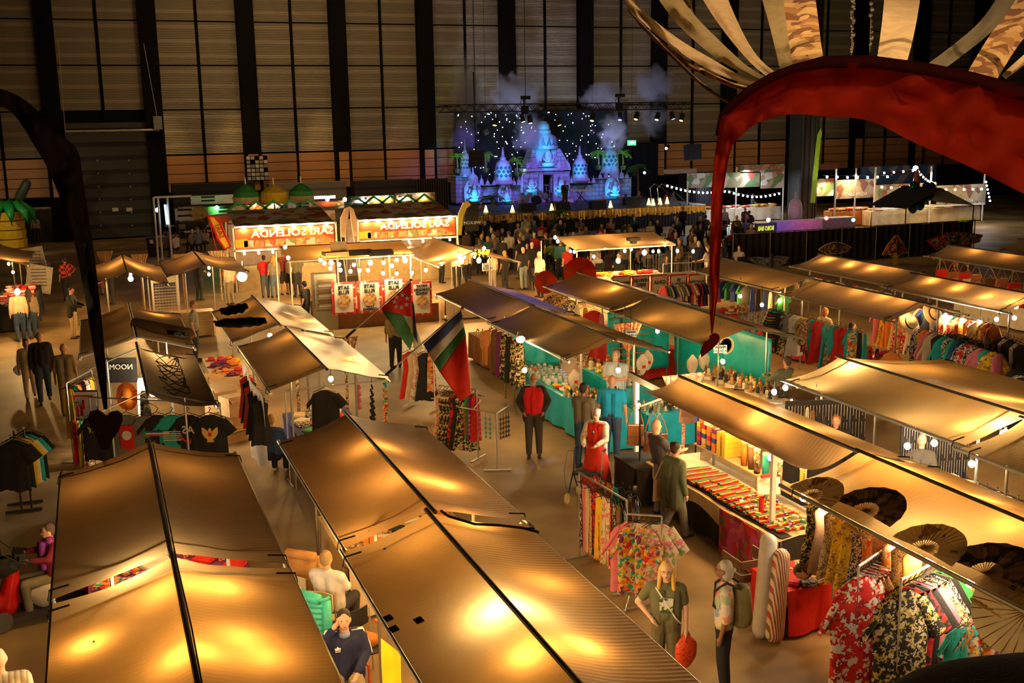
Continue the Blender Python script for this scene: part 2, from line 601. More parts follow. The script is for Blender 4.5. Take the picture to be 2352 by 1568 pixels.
# ------------------------------------------------------------------ market stalls with canvas roofs
def canvas(name,col,gl=.45):
 m = bpy.data.materials.new(name)
 m.use_nodes = True
 nt = m.node_tree
 b = nt.nodes['Principled BSDF']
 out = nt.nodes['Material Output']
 tc = N(nt,'ShaderNodeTexCoord')
 nz = N(nt,'ShaderNodeTexNoise')
 nz.inputs['Scale'].default_value = 1.6
 nz.inputs['Detail'].default_value = 5
 nt.links.new(tc.outputs['Object'],nz.inputs['Vector'])
 c = ramp(nt,nz.outputs[0],[(.25,[q * .8 for q in col]),(.75,[min(1,q * 1.12) for q in col])],const=False)
 nt.links.new(c,b.inputs['Base Color'])
 b.inputs['Roughness'].default_value = gl
 b.inputs['Specular IOR Level'].default_value = .45
 sp = N(nt,'ShaderNodeSeparateXYZ')
 nt.links.new(tc.outputs['Object'],sp.inputs[0])
 ml = N(nt,'ShaderNodeMath',operation='MULTIPLY')
 ml.inputs[1].default_value = 85
 nt.links.new(sp.outputs[1],ml.inputs[0])
 nd = N(nt,'ShaderNodeTexNoise')
 nd.inputs['Scale'].default_value = 2.5
 nt.links.new(tc.outputs['Object'],nd.inputs['Vector'])
 ad = N(nt,'ShaderNodeMath',operation='MULTIPLY_ADD')
 ad.inputs[1].default_value = 1.5
 nt.links.new(nd.outputs[0],ad.inputs[0])
 nt.links.new(ml.outputs[0],ad.inputs[2])
 sn = N(nt,'ShaderNodeMath',operation='SINE')
 nt.links.new(ad.outputs[0],sn.inputs[0])
 bp = N(nt,'ShaderNodeBump')
 bp.inputs['Strength'].default_value = .2
 bp.inputs['Distance'].default_value = .012
 nt.links.new(sn.outputs[0],bp.inputs['Height'])
 nt.links.new(bp.outputs[0],b.inputs['Normal'])
 t = N(nt,'ShaderNodeBsdfTranslucent')
 t.inputs[0].default_value = (col[0] * 1.15,col[1] * 1.0,col[2] * .8,1)
 mx = N(nt,'ShaderNodeMixShader')
 mx.inputs[0].default_value = .27
 nt.links.new(b.outputs[0],mx.inputs[1])
 nt.links.new(t.outputs[0],mx.inputs[2])
 nt.links.new(mx.outputs[0],out.inputs[0])
 return m
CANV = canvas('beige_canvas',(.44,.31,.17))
CANVG = canvas('olive_canvas',(.30,.21,.11),.6)  # darker copy of the beige canvas, shade put into the colour
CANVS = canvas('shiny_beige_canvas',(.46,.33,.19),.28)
CANVY = canvas('golden_canvas',(.52,.37,.17),.5)  # lighter copy of the beige canvas, lamp glow put into the colour
ROD = M('grey_steel_pole',(.40,.38,.33),.35,.8)
BEAM = M('pale_wood_beam',(.52,.40,.25),.6)
HOOK = M('black_hook',(.01,.01,.01),.5)
KR = 1.084
ZR,ZE = 2.40,2.08
def ZK(z):
 return HC - (HC - z) * KR
def bulb_at(p,label,group,glow=None,r=.05,cord=.16):
 """a bare lamp bulb: socket, glass, a bit of cord; its glass is what gives the light"""
 t = thing('light_bulb',label,'light bulb',p,0,group)
 MB().sph((0,0,0),(r,r,r * 1.15),8,6).obj('glass',glow or GLOW,t,local=True)
 MB().cyl((0,0,r * 1.02),(0,0,r * 1.02 + .06),.022,.018,6).cyl((0,0,r + .05),(0,0,r + cord),.006,n=4).obj('socket',BLACK,t,local=True)
 return t
def canopy_fn(xr,y0,y1,wl,wr,side,zr,ze,sag,seed,wrk):
 def f(u,v):
  x = xr + (-wl if side < 0 else wr) * u
  y = lerp(y0,y1,v)
  z = lerp(zr,ze,u) - sag * math.sin(PI * u) * (0.6 + .4 * math.sin(PI * v))
  nn = noise.noise(V((x * 1.3 + seed,y * .9,seed))) + .5 * noise.noise(V((x * 3 + seed,y * 2.2,5)))
  z += wrk * nn * math.sin(PI * min(1,u * 1.2))
  ed = math.sin(PI * u)
  y += (.07 if v < .5 else -.07) * ed * (abs(v - .5) * 2) ** 6
  return V((x,y,z))
 return f
ALLST = []
def stall(xr,y0,y1,label,wl=1.0,wr=1.05,mat=None,sag=.05,wrk=.02,sides=(-1,1),hooks=True,zr=ZR,ze=ZE,wre=None,poles=True,name='market_stall',group=None,rodmat=None,gap=0):
 t = thing(name,label,'market stall',(xr,(y0 + y1) / 2,0),0,group)
 mat = mat or CANV
 ALLST.append((t,xr - wl,xr + wr,y0,y1))
 for s_ in sides:
  w_ = wl if s_ < 0 else wr
  zz = ze if s_ < 0 or wre is None else wre
  MB().grid(canopy_fn(xr,y0,y1,wl,wr,s_,zr,zz,sag,xr * 3 + y0 + s_,wrk),14,30).obj('canopy',mat,t,smooth=True)
  xe = xr + s_ * w_
  MB().cyl((xe,y0 - .12,zz - .035),(xe,y1 + .12,zz - .035),.028,n=8).obj('eave_rail',rodmat or ROD,t)
  if hooks:
   for yy in (y0 + .22,y1 - .22):
    mb = MB()
    mb.tube([(xe - s_ * .17,yy,zz + .05),(xe + s_ * .03,yy,zz + .015),(xe + s_ * .05,yy,zz - .09),(xe + s_ * .01,yy,zz - .12)],.011,5)
    mb.obj('hook',HOOK,t)
 MB().cyl((xr,y0 - .1,zr - .0),(xr,y1 + .1,zr - .0),.028,n=8).obj('ridge_pole',M('dark_pole',(.05,.04,.03),.5),t)
 if poles:
  for sx in (-1,1):
   for yy in (y0 + .35,y1 - .35):
    xx = xr + sx * .62
    MB().cyl((xx,yy,0),(xx,yy,zr - .22),.022,n=6).obj('post',rodmat or ROD,t)
  for yy in (y0 + .35,y1 - .35):
   mb = MB()
   mb.cyl((xr - wl + .02,yy,ze - .08),(xr,yy,zr - .04),.018,n=5)
   mb.cyl((xr + wr - .02,yy,(wre or ze) - .08),(xr,yy,zr - .04),.018,n=5)
   mb.obj('rafter',rodmat or ROD,t)
 return t
TWO = [
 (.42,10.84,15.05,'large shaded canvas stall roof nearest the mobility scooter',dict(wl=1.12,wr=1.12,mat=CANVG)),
 (.43,6.2,10.74,'brightly lit canvas stall roof in the near left corner with a loose cord',dict(wl=1.12,wr=1.12,mat=CANVY)),
 (3.17,11.02,15.38,'canvas stall roof beyond the two grey black square patches',dict(wl=.98,wr=1.12,mat=CANV)),
 (3.10,6.2,10.95,'long golden canvas stall roof with small square patches near the tracksuit man',dict(wl=.95,wr=1.12,mat=CANVY)),
 (3.50,18.5,22.68,'canvas stall roof that carries the two flag poles',dict(wl=.98,wr=1.12,wrk=.035,mat=CANVS)),
 (3.44,23.08,27.3,'canvas stall roof with black cloths thrown over it',dict(wl=.98,wr=1.12,wrk=.035,mat=CANVS)),
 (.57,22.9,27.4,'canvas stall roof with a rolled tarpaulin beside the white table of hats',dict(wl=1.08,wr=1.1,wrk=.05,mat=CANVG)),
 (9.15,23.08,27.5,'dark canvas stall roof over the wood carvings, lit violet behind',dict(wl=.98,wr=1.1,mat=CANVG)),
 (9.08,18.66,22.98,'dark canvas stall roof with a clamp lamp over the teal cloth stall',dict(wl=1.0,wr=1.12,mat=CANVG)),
 (12.25,23.12,27.45,'canvas stall roof beside the two red paper parasols',dict(wl=1.0,wr=1.1)),
 (12.15,18.7,23.04,'canvas stall roof over the open teal stall with blowpipes',dict(wl=1.0,wr=1.12)),
 (17.35,24.0,28.3,'canvas stall roof over the small flags and the souvenir table',dict(wl=1.0,wr=1.05)),
 (17.12,19.36,23.55,'canvas stall roof above the striped ponchos and the white dress',dict(wl=.97,wr=1.05)),
 (20.45,23.45,27.9,'canvas stall roof in front of the yellow kite',dict(wl=1.0,wr=1.05)),
 (20.1,19.1,23.38,'canvas stall roof with a black strap loop over the summer dresses',dict(wl=.95,wr=1.05)),
 (25.4,23.4,28.0,'canvas stall roof above the red handbags at the far right',dict(wl=.85,wr=1.05)),
 (28.6,23.6,28.2,'pale stall roof behind the handbag stall roof',dict(wl=1.0,wr=1.05)),
 (11.92,11.36,15.6,'wide canvas stall roof with a dent, beside the girl in jewellery booth',dict(wl=1.1,wr=2.3,wre=2.5,mat=CANVY,sag=.07)),
 (11.75,6.9,11.28,'canvas stall roof with a glaring white lamp spot at the right edge',dict(wl=1.1,wr=2.3,wre=2.5,mat=CANVY,sag=.05)),
 (8.70,11.0,15.4,'sagging canvas stall roof over the incense table',dict(wl=.26,wr=1.02,mat=CANVY,sag=.03)),
 (8.73,6.4,10.92,'golden canvas stall roof decorated with large hand fans',dict(wl=1.1,wr=1.05,mat=CANVY,sag=.04)),
 (.72,33.75,38.4,'low sagging canvas roof of the far left food stall',dict(wl=.9,wr=1.15,wre=2.3,mat=CANVG,sag=.1)),
 (2.97,34.3,38.4,'pointed canvas roof beside the wire trolley',dict(wl=1.1,wr=1.3,mat=CANV,sag=.12)),
]
for x_,a_,c_,lb,kw in TWO:
 loose = x_ == 8.70
 x_,a_,c_ = x_ * KR,a_ * KR,c_ * KR
 kw = dict(kw)
 for q_ in ('wl','wr'):
  if q_ in kw:
   kw[q_] *= KR
 if kw.get('wre'):
  kw['wre'] = ZK(kw['wre'])
 if loose:
  t = stall(x_,a_,c_,lb,sides=(1,),poles=False,**kw)
  def cl(u,v):
   x = lerp(x_,7.92 * KR,u) + .0
   y = lerp(a_ - .02,c_ + .1,v) + .55 * u * (1 - v) * 1.6 + .25 * u * math.sin(v * 9) * .3
   z = ZR - .12 * u - .28 * math.sin(PI * u) * (1 - .45 * v) + .03 * noise.noise(V((x * 3,y * 2,0)))
   return V((x,y,z))
  MB().grid(cl,18,30).obj('loose_cloth',CANV,t,smooth=True)
  p0,p1 = G(1447,860,ZK(2.42)),G(1785,1031,ZK(2.42))
  mb = MB().box((p0 + p1) / 2,(.09,(p1 - p0).length,.12),rz=math.atan2((p1 - p0).y,(p1 - p0).x) - PI / 2)
  mb.obj('eave_board',BEAM,t)
  for q in (.04,.97):
   pp = p0.lerp(p1,q)
   MB().box((pp.x + .05,pp.y,ZK(2.42) / 2),(.07,.07,ZK(2.42))).obj('post',WHITEP,t)
  for yy in (a_ + .3,c_ - .3):
   MB().cyl((x_ + .5,yy,0),(x_ + .5,yy,2.2),.03,n=6).obj('post',ROD,t)
 else:
  t = stall(x_,a_,c_,lb,**kw)
  t['key'] = '%.1f_%d' % (x_,round(a_))
# the tarp-walled stall at the left with only its right slope covered
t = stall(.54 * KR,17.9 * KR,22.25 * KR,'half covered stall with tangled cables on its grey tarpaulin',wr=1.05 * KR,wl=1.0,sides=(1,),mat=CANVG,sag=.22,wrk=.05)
mb = MB()
random.seed(11)
for q in range(6):
 pts = []
 a0,b0 = random.random() * 6,.35 + .12 * q
 for i in range(16):
  u,v = min(.95,max(.05,.25 + .5 * abs(math.sin(i * .33 + a0)) * .9)),min(.95,max(.1,b0 + .22 * math.cos(i * .5 + a0)))
  f = canopy_fn(.54 * KR,17.9 * KR,22.25 * KR,1,1.05 * KR,1,ZR,ZE,.22,.54 * KR * 3 + 17.9 * KR + 1,.05)
  pts.append(f(u,v) + V((0,0,.02)))
 mb.tube(pts,.010,4)
tag(mb.obj('cable_tangle',HOOK),'tangled black cables lying on the grey tarpaulin','cable')
# mono-slope food stalls seen lengthways
def long_stall(x0,x1,yf,ym,yb,label,zf=2.08,zm=2.40,zb=2.14,mat=None):
 x0,x1,yf,ym,yb = [q * KR for q in (x0,x1,yf,ym,yb)]
 t = thing('food_stall',label,'market stall',((x0 + x1) / 2,(yf + yb) / 2,0))
 def mk(ya,za,yb_,zb_):
  return lambda u,v: V((lerp(x0,x1,u),lerp(ya,yb_,v),lerp(za,zb_,v) - .05 * math.sin(PI * v) + .02 * noise.noise(V((u * 6,v * 3,x0)))))
 MB().grid(mk(yf,zf,ym,zm),24,8).obj('canopy',mat or CANVY,t,smooth=True)
 MB().grid(mk(ym,zm,yb,zb),24,6).obj('canopy',mat or CANVY,t,smooth=True)
 MB().cyl((x0,yf,zf - .04),(x1,yf,zf - .04),.03).obj('eave_rail',WHITEP,t)
 MB().cyl((x0,ym,zm),(x1,ym,zm),.025).obj('ridge_pole',M('dark_pole',(.05,.04,.03),.5),t)
 for xx in (x0 + .1,x1 - .1):
  for yy in (yf + .1,yb - .1):
   MB().cyl((xx,yy,0),(xx,yy,2.07),.025,n=6).obj('post',WHITEP,t)
 return t
long_stall(5.8,10.1,36.45,38.0,39.6,'food stall with a cardboard box on its roof, above the meal posters')
long_stall(15.4,19.3,34.75,36.4,38.2,'food stall roof nearest the audience with a black lamp on it',mat=CANV)
# the peaked stall between them
stall(11.35 * KR,33.5 * KR,38.3 * KR,'pointed pale canvas stall beside the yellow pennants',wl=1.25 * KR,wr=1.5 * KR,wre=ZK(2.35),ze=ZK(2.35),sag=.08,wrk=.05,hooks=False)
# left edge stall with its roof
stall(-3.55,43.0,47.5,'brown stall roof at the left edge over the sweets counter',wl=1.2,wr=1.15,mat=CANVG)
# --- bare bulbs under the roofs: (pixel of the spot on the canvas, height, kind)
spots_ = [
 (330,1325,2.42,1),(498,1385,2.35,0),(402,1395,2.4,0),(218,1500,2.3,0),(530,1510,2.3,0),(440,1540,2.45,0),(585,1560,2.25,0),
 (400,1150,2.1,0),(250,1180,2.0,0),
 (868,1055,2.4,0),(950,1140,2.35,0),(1015,1120,2.42,0),(1075,1215,2.4,0),(850,1280,2.1,0),(1165,1425,2.45,1),(1230,1530,2.45,0),(1330,1500,2.42,0),(1010,1300,2.2,0),
 (915,1175,2.1,0),(1240,1390,2.2,0),
 (690,800,2.35,0),(810,830,2.35,0),(760,870,2.2,0),(705,740,2.35,0),(620,770,2.2,0),(560,735,2.2,0),
 (360,735,2.3,0),(400,770,2.3,0),(350,850,2.1,1),(352,900,1.8,1),
 (1150,700,2.0,0),(1205,850,2.0,0),(1330,795,2.1,0),(1420,850,2.0,0),(1300,760,2.1,0),(1190,760,2.0,0),
 (1418,668,2.5,0),(1400,700,2.1,0),(1510,760,2.1,0),(1600,770,2.1,0),(1660,830,1.9,0),
 (1905,596,2.55,0),(1958,606,2.55,0),(2010,615,2.55,0),(2065,624,2.5,0),
 (1925,656,2.55,0),(1985,672,2.55,0),(2040,685,2.55,0),(2090,700,2.5,0),
 (2145,645,2.55,0),(2205,658,2.55,0),(2270,673,2.55,0),(2335,690,2.5,0),
 (2250,578,2.55,0),(2330,592,2.5,0),(1700,680,1.9,0),(1750,700,1.9,0),(1790,690,2.0,0),
 (1965,855,2.45,1),(2275,925,2.45,0),(2325,915,2.5,0),(2230,975,2.45,0),(2310,985,2.42,1),(2120,890,2.1,0),(2050,900,2.1,0),
 (1650,905,2.5,0),(1610,890,2.5,0),(1760,965,2.5,0),(1830,990,2.45,0),(1710,950,2.3,0),(1720,1010,2.0,0),(1770,1050,2.0,0),
 (2005,1070,2.45,0),(2060,1095,2.4,0),(2120,1115,2.45,0),(2250,1160,2.4,0),(2330,1240,2.4,0),(2090,1180,2.1,0),(2200,1290,2.0,0),
 (700,575,2.35,0),(770,572,2.4,0),(840,565,2.4,0),(895,560,2.4,0),(1000,575,2.1,0),(1050,570,2.1,0),(1090,590,2.1,0),
 (760,590,2.3,1),(850,590,2.3,1),(930,585,2.3,1),(1010,600,2.2,1),(1060,600,2.2,1),(1100,598,2.2,1),(1350,590,2.3,1),(1420,585,2.3,1),(1480,580,2.3,1),(300,640,2.0,1),(480,630,2.0,0),(40,670,2.1,1),
 (1310,575,2.2,0),(1390,560,2.3,0),(1450,570,2.2,0),(1500,575,2.2,0),(300,630,1.9,0),(480,615,2.0,0),(20,605,2.35,0),(30,625,2.0,0),
]
for i_,(px,py,z_,k_) in enumerate(spots_):
 p = G(px,py,ZK(z_) + (.14 if k_ else .12))
 own = [q for q in ALLST if q[1] - .5 < p.x < q[2] + .5 and q[3] - .6 < p.y < q[4] + .6]
 q_ = min(own or ALLST,key=lambda q: abs((q[1] + q[2]) / 2 - p.x) + abs((q[3] + q[4]) / 2 - p.y))
 st_ = q_[0]
 xr_ = st_.location.x
 top_ = lerp(ZR,ZE,min(1,(xr_ - p.x) / (xr_ - q_[1]) if p.x < xr_ else (p.x - xr_) / (q_[2] - xr_))) - (.24 if k_ else .19)
 p.z = min(p.z,top_)
 r = .085 if k_ else .05
 off = wloc(st_)
 o = MB().sph(p,(r,r,r * 1.15),8,6).obj('lamp_bulb',(GLOWW if k_ else GLOW) if p.y < 34 else GLOWF,st_)
 MB().cyl(p + V((0,0,r)),p + V((0,0,r + .05)),.02,n=6).cyl(p + V((0,0,r)),p + V((0,0,max(.1,ZE + .08 - p.z))),.006,n=4).obj('lamp_cord',BLACK,st_)
# --- bulbs seen directly
seen_ = [(1540,902,2.2),(1529,912,2.2),(1466,932,2.1),(1778,900,2.2),(1804,890,2.25),(1874,925,2.2),(1877,955,2.0),
(1887,1035,2.2),(1845,1142,2.2),(1908,1180,2.2),(2059,1250,2.2),(2135,1285,2.2),(2228,1338,2.1),(2317,1388,1.9),(2084,1024,2.1),(2146,1017,2.1),(2232,1065,2.1),
(2137,710,2.2),(2172,724,2.15),(2211,735,2.1),(2251,740,2.1),(2289,733,2.1),(2330,730,2.15)]
wh_ = ['over the leather bags','beside the lowest bag strap lamp','at the leather bag rail end','outside the jewellery booth','at the corner of the jewellery booth','high by the necklace hooks','low by the necklace hooks','over the ginger haired woman',
'by the first fan','between the first and second fan','between the second and third fan','between the third and fourth fan','under the fourth fan','behind the paper parasol','left of the flat cap','right of the flat cap','above the colourful cloths',
'over the pink dress','over the orange dress','over the turquoise dress','over the blue dress','over the black and white dress','over the red patterned dress']
for (px,py,z_),w_ in zip(seen_,wh_):
 bulb_at(G(px,py,ZK(z_)),'bare white glowing bulb ' + w_,'bare bulbs at the stall edges',GLOWW,.05,cord=.3)
# ------------------------------------------------------------------ banners near the balcony and the ceiling drapes
def band(edge_a,edge_b,dist,wave,nu=6,per=5,seed=0.0,dz=None):
 """cloth between two traced edges, each a list of pixels, hung at its real distance, gently folded"""
 def samp(e,t):
  k = t * (len(e) - 1)
  i = min(len(e) - 2,int(k))
  f = k - i
  p0,p1 = e[max(0,i - 1)],e[i]
  p2,p3 = e[i + 1],e[min(len(e) - 1,i + 2)]
  return tuple(.5 * ((2 * p1[c]) + (-p0[c] + p2[c]) * f + (2 * p0[c] - 5 * p1[c] + 4 * p2[c] - p3[c]) * f * f + (-p0[c] + 3 * p1[c] - 3 * p2[c] + p3[c]) * f ** 3) for c in (0,1))
 n = len(edge_a) * per
 def fn(u,v):
  a_,b_ = samp(edge_a,v),samp(edge_b,v)
  px,py = lerp(a_[0],b_[0],u),lerp(a_[1],b_[1],u)
  d = dist(v) if callable(dist) else dist
  d += wave * (noise.noise(V((px * .012 + seed,py * .012,u * 1.5))) + .4 * noise.noise(V((px * .03 + seed,py * .03,3))) + .5 * math.sin(u * PI))
  return WD(px,py,d)
 return MB().grid(fn,nu,n)
up_ = [(2900,420),(2650,325),(2352,218),(2232,184),(2130,163),(1994,145),(1892,147),(1824,161),(1773,181),(1722,211),(1681,245),(1657,272),(1649,313),(1642,357),(1634,442),(1632,540),(1629,640),(1630,720),(1634,775)]
lo_ = [(2900,660),(2650,590),(2352,445),(2225,382),(2105,330),(1998,278),(1900,268),(1824,262),(1770,272),(1729,289),(1700,305),(1690,324),(1681,338),(1674,362),(1668,395),(1661,452),(1656,560),(1650,660),(1640,740),(1636,776)]
lo_ = lo_[:4] + lo_[4:10] + lo_[11:]
REDF = M('red_banner_cloth',(.78,.05,.02),.7,trans=.35,bump=.15,bsc=7)
bn = thing('banner_flag','huge red cloth banner on a bent pole curving down over the hall','banner',WD(2000,210,3.6))
n_ = min(len(up_),len(lo_))
band(up_[:n_ - 1] + [up_[-1]],lo_[:n_ - 1] + [lo_[-1]],lambda v: 3.3 + .5 * v,.16,8,5,1.0).obj('cloth',REDF,bn,smooth=True)
HEM = M('dark_red_hem',(.10,.008,.006),.8)
mb = MB()
mb.tube([WD(x,y - 4,3.3 + .5 * i / len(up_)) for i,(x,y) in enumerate(up_[:13])],[.022] * 3 + [.02] * 4 + [.014] * 4 + [.01] * 2,6)
mb.obj('pole',HEM,bn,smooth=True)
tz = [(1500,90),(1520,52),(1545,44),(1570,56),(1579,82),(1562,122),(1510,172),(1445,222),(1437,180),(1458,120)]
o_ = WD(1630,790,3.75)
pts = [WD(1150 + x / 3.135,750 + y / 3.135,3.75) for x,y in tz]
mb = MB()
k = len(pts)
back = [p + (p - CAMPOS).normalized() * .03 for p in pts]
mb.add(pts + back,[tuple(range(k)),tuple(range(2 * k - 1,k - 1,-1))] + [(i,i + k,(i + 1) % k + k,(i + 1) % k) for i in range(k)])
mb.obj('tassel',M('dark_red_tassel',(.30,.01,.02),.8),bn)
MB().tube([WD(1634,770,3.76),WD(1633,790,3.76)],.006,5).obj('cord',HEM,bn)
# banner at the left; its lack of light is put into near-black colours
ul = [(-60,190),(0,204),(36,217),(68,238),(102,269),(150,316),(180,350),(190,408),(204,500),(216,580),(228,680),(238,780),(244,860),(247,940)]
ll = [(-60,250),(0,245),(30,262),(52,290),(76,330),(104,376),(128,430),(146,478),(164,530),(180,600),(198,700),(214,800),(226,870),(238,940)]
DKB = M('black_red_banner_cloth',(.022,.010,.010),.85,bump=.3,bsc=8)
b2 = thing('banner_flag','unlit dark cloth banner hanging down the left side with a heart tassel','banner',WD(150,400,3.4))
band(ul,ll,3.4,.12,6,4,4.0).obj('cloth',DKB,b2,smooth=True)
hp = [(201,962),(207,945),(222,940),(236,946),(244,955),(254,945),(270,942),(281,950),(282,965),(272,990),(258,1010),(248,1034),(232,1030),(222,1005),(209,985)]
pts = [WD(x,y,3.4) for x,y in hp]
k = len(pts)
back = [p + (p - CAMPOS).normalized() * .04 for p in pts]
MB().add(pts + back,[tuple(range(k)),tuple(range(2 * k - 1,k - 1,-1))] + [(i,i + k,(i + 1) % k + k,(i + 1) % k) for i in range(k)]).obj('tassel',M('black_tassel',(.02,.006,.008),.9),b2)
# dark bundle on the balcony rail, bottom right corner
def lump(u,v):
 a = 2 * PI * u
 ph = PI * (v * .98 + .01)
 c = WD(2560,1790,1.9)
 p = V((.42 * math.sin(ph) * math.cos(a),.26 * math.sin(ph) * math.sin(a),.135 * math.cos(ph)))
 p = Matrix.Rotation(math.radians(-21),3,'Z') @ p
 return c + p * (1 + .12 * noise.noise(p * 6))
tag(MB().grid(lump,40,22).obj('cloth_bundle',M('black_knit_cloth',(.028,.022,.016),.95,bump=.6,bsc=160),smooth=True),'dark woolly bundle at the lower right corner of the view','cloth')
# swagged drapes fixed to a ring
DR1 = M('cream_voile',(.62,.46,.25),.8,trans=.25,bump=.2,bsc=30)
DR2 = M('olive_voile',(.32,.25,.12),.8,trans=.2,bump=.2,bsc=30)
DR3 = M('batik_drape',(.4,.25,.1),.85,pat='print',cols=((.42,.26,.10),(.30,.15,.05),(.5,.33,.14),(.16,.07,.03)),sc_=5.5)
DR4 = M('brown_rope_drape',(.22,.12,.05),.9,pat='print',cols=((.24,.13,.05),(.13,.07,.03)),sc_=9)
dr_ = [
 ([(1425,-12),(1470,45),(1540,105),(1620,155),(1690,186),(1755,200)],[(1438,-18),(1490,35),(1560,90),(1640,138),(1700,172),(1765,190)],DR1,'cream drape sweeping lowest from the upper left, above a brown edge'),
 ([(1432,0),(1470,60),(1530,118),(1600,165),(1680,200),(1740,212)],[(1428,-8),(1466,46),(1528,102),(1600,150),(1680,188),(1745,202)],DR3,'brown patterned edge drape under the cream one'),
 ([(1505,-12),(1560,60),(1640,130),(1700,165),(1745,185)],[(1560,-12),(1600,40),(1665,105),(1715,150),(1760,178)],DR2,'olive drape second from the left'),
 ([(1608,-12),(1640,40),(1685,100),(1730,150),(1775,186)],[(1668,-12),(1690,40),(1720,100),(1755,145),(1800,178)],DR1,'cream drape falling steeply left of the patterned one'),
 ([(1747,-12),(1765,50),(1780,110),(1795,175)],[(1800,-12),(1806,50),(1815,110),(1828,172)],DR2,'olive drape touching the batik drape'),
 ([(1798,-12),(1806,50),(1814,110),(1826,175)],[(1872,-12),(1880,50),(1886,100),(1896,160)],DR3,'wide batik drape with brown squares'),
 ([(2032,-12),(2026,50),(2018,110),(2010,160)],[(2115,-12),(2105,50),(2092,110),(2076,165)],DR1,'straight golden drape alone right of the dark gap'),
 ([(2300,-20),(2250,50),(2180,110),(2105,165)],[(2345,-20),(2290,60),(2220,120),(2150,172)],M('grey_green_voile',(.10,.085,.05),.8),'dim grey green drape curving to the right'),
 ([(2350,-30),(2300,40),(2255,110),(2215,178)],[(2440,-30),(2390,40),(2335,110),(2285,190)],DR3,'brown patterned drape at the right edge'),
 ([(2440,60),(2370,110),(2300,172)],[(2440,100),(2380,130),(2310,182)],DR1,'thin pale drape under the right patterned one'),
 ([(1440,25),(1500,90),(1560,150),(1620,205),(1680,243)],[(1444,20),(1504,84),(1565,144),(1624,198),(1684,238)],DR4,'thin brown rope like drape lowest at the left'),
 ([(1566,-12),(1580,20),(1592,50),(1602,70)],[(1580,-12),(1590,20),(1600,48),(1606,68)],DR4,'short brown drape crossing between the left drapes'),
]
for i,(a_,b_,m_,lb) in enumerate(dr_):
 o = band(a_,b_,lambda v: 17 + 5 * v,.35,8,5,i * 2.3).obj('ceiling_drape',m_,smooth=True)
 tag(o,lb,'drape','drapes fanned out under the ceiling')
mb = MB()
rc = WD(2020,205,22)
mb.tube([rc + V((2.1 * math.cos(a * PI / 16),2.1 * math.sin(a * PI / 16),0)) for a in range(33)],.09,8)
tag(mb.obj('drape_ring',M('white_ring',(.6,.55,.45),.6)),'pale hoop the ceiling drapes are fixed to','ring')
# crystal strings in the dark gap
for px,y1,n_,lb in ((1958,130,20,'long sparkling bead string in the dark gap'),(2000,120,9,'thin bead string beside the sparkling one')):
 mb = MB()
 random.seed(px)
 for i in range(n_):
  mb.sph(WD(px + random.uniform(-4,3) + (20 - i) * .1,-6 + i * y1 / n_,19),.02 + random.random() * .02,6,4)
 mb.cyl(WD(px + 2,-15,19),WD(px - 2,y1,19),.008,n=4)
 tag(mb.obj('bead_string',M('crystal_beads',(.7,.65,.55),.1,.7)),lb,'bead string')
# ------------------------------------------------------------------ stage with the temple set
YT = 70.6
ZS = 1.3
def TP(zx,zy,Y=YT):
 return WY(950 + zx / 3.36,100 + zy / 3.36,Y)
def rect(px0,py0,px1,py1,Y):
 xm = (px0 + px1) / 2
 return WY(px0,(py0 + py1) / 2,Y).x,WY(px1,(py0 + py1) / 2,Y).x,WY(xm,py1,Y).z,WY(xm,py0,Y).z
STONE = M('painted_stone',(.34,.33,.36),.85,pat='brick',cols=((.36,.35,.38),(.30,.29,.32),(.2,.19,.215)),sc_=.9,bump=.5,bsc=9)
STONEP = M('plain_painted_stone',(.36,.36,.40),.85,bump=.5,bsc=9)
tm = thing('temple_backdrop','blue lit stone temple set with bell domes across the stage','stage set',(WY(1250,470,YT).x,YT,ZS))
def tbox(x0,y0,x1,y1,dep=.9,Y=YT,m=STONE,nm='wall_block',par=None):
 a_,b_ = TP(x0,y1,Y),TP(x1,y0,Y)
 mb = MB().box(((a_.x + b_.x) / 2,Y + dep / 2,(a_.z + b_.z) / 2),(b_.x - a_.x,dep,b_.z - a_.z))
 return mb.obj(nm,m,par or tm)
for q in ((410,1095,850,1232),(330,1028,470,1232),(1205,1078,1430,1232),(1432,1042,1680,1232)):
 tbox(*q,1.2)
for q in ((405,1085,855,1100),(1200,1068,1432,1080),(1427,1034,1685,1046),(326,1020,475,1030)):
 tbox(*q,1.4,YT - .1,STONEP,'cornice')
# centre tower with doorway
tbox(855,985,998,1232,1.4,YT - .5)
tbox(1082,985,1205,1232,1.4,YT - .5)
tbox(998,985,1082,1012,1.4,YT - .5)
tbox(845,955,1212,988,1.6,YT - .65,STONEP,'cornice')
tbox(972,1005,1000,1215,.3,YT - .75,STONEP,'door_pillar')
tbox(1080,1005,1108,1215,.3,YT - .75,STONEP,'door_pillar')
tbox(998,1012,1082,1232,.1,YT + .4,BLACKC,'doorway')
a0,a1,b0,b1 = TP(862,957),TP(1192,957),TP(905,815),TP(1118,815)
mb = MB()
v_ = []
for yo in (-.4,.9):
 v_ += [V((a0.x,YT + yo,a0.z)),V((a1.x,YT + yo,a0.z)),V((b1.x,YT + yo * .7,b0.z)),V((b0.x,YT + yo * .7,b0.z))]
mb.add(v_,[(0,1,2,3),(7,6,5,4),(0,4,5,1),(1,5,6,2),(2,6,7,3),(3,7,4,0)])
mb.obj('tower',STONE,tm)
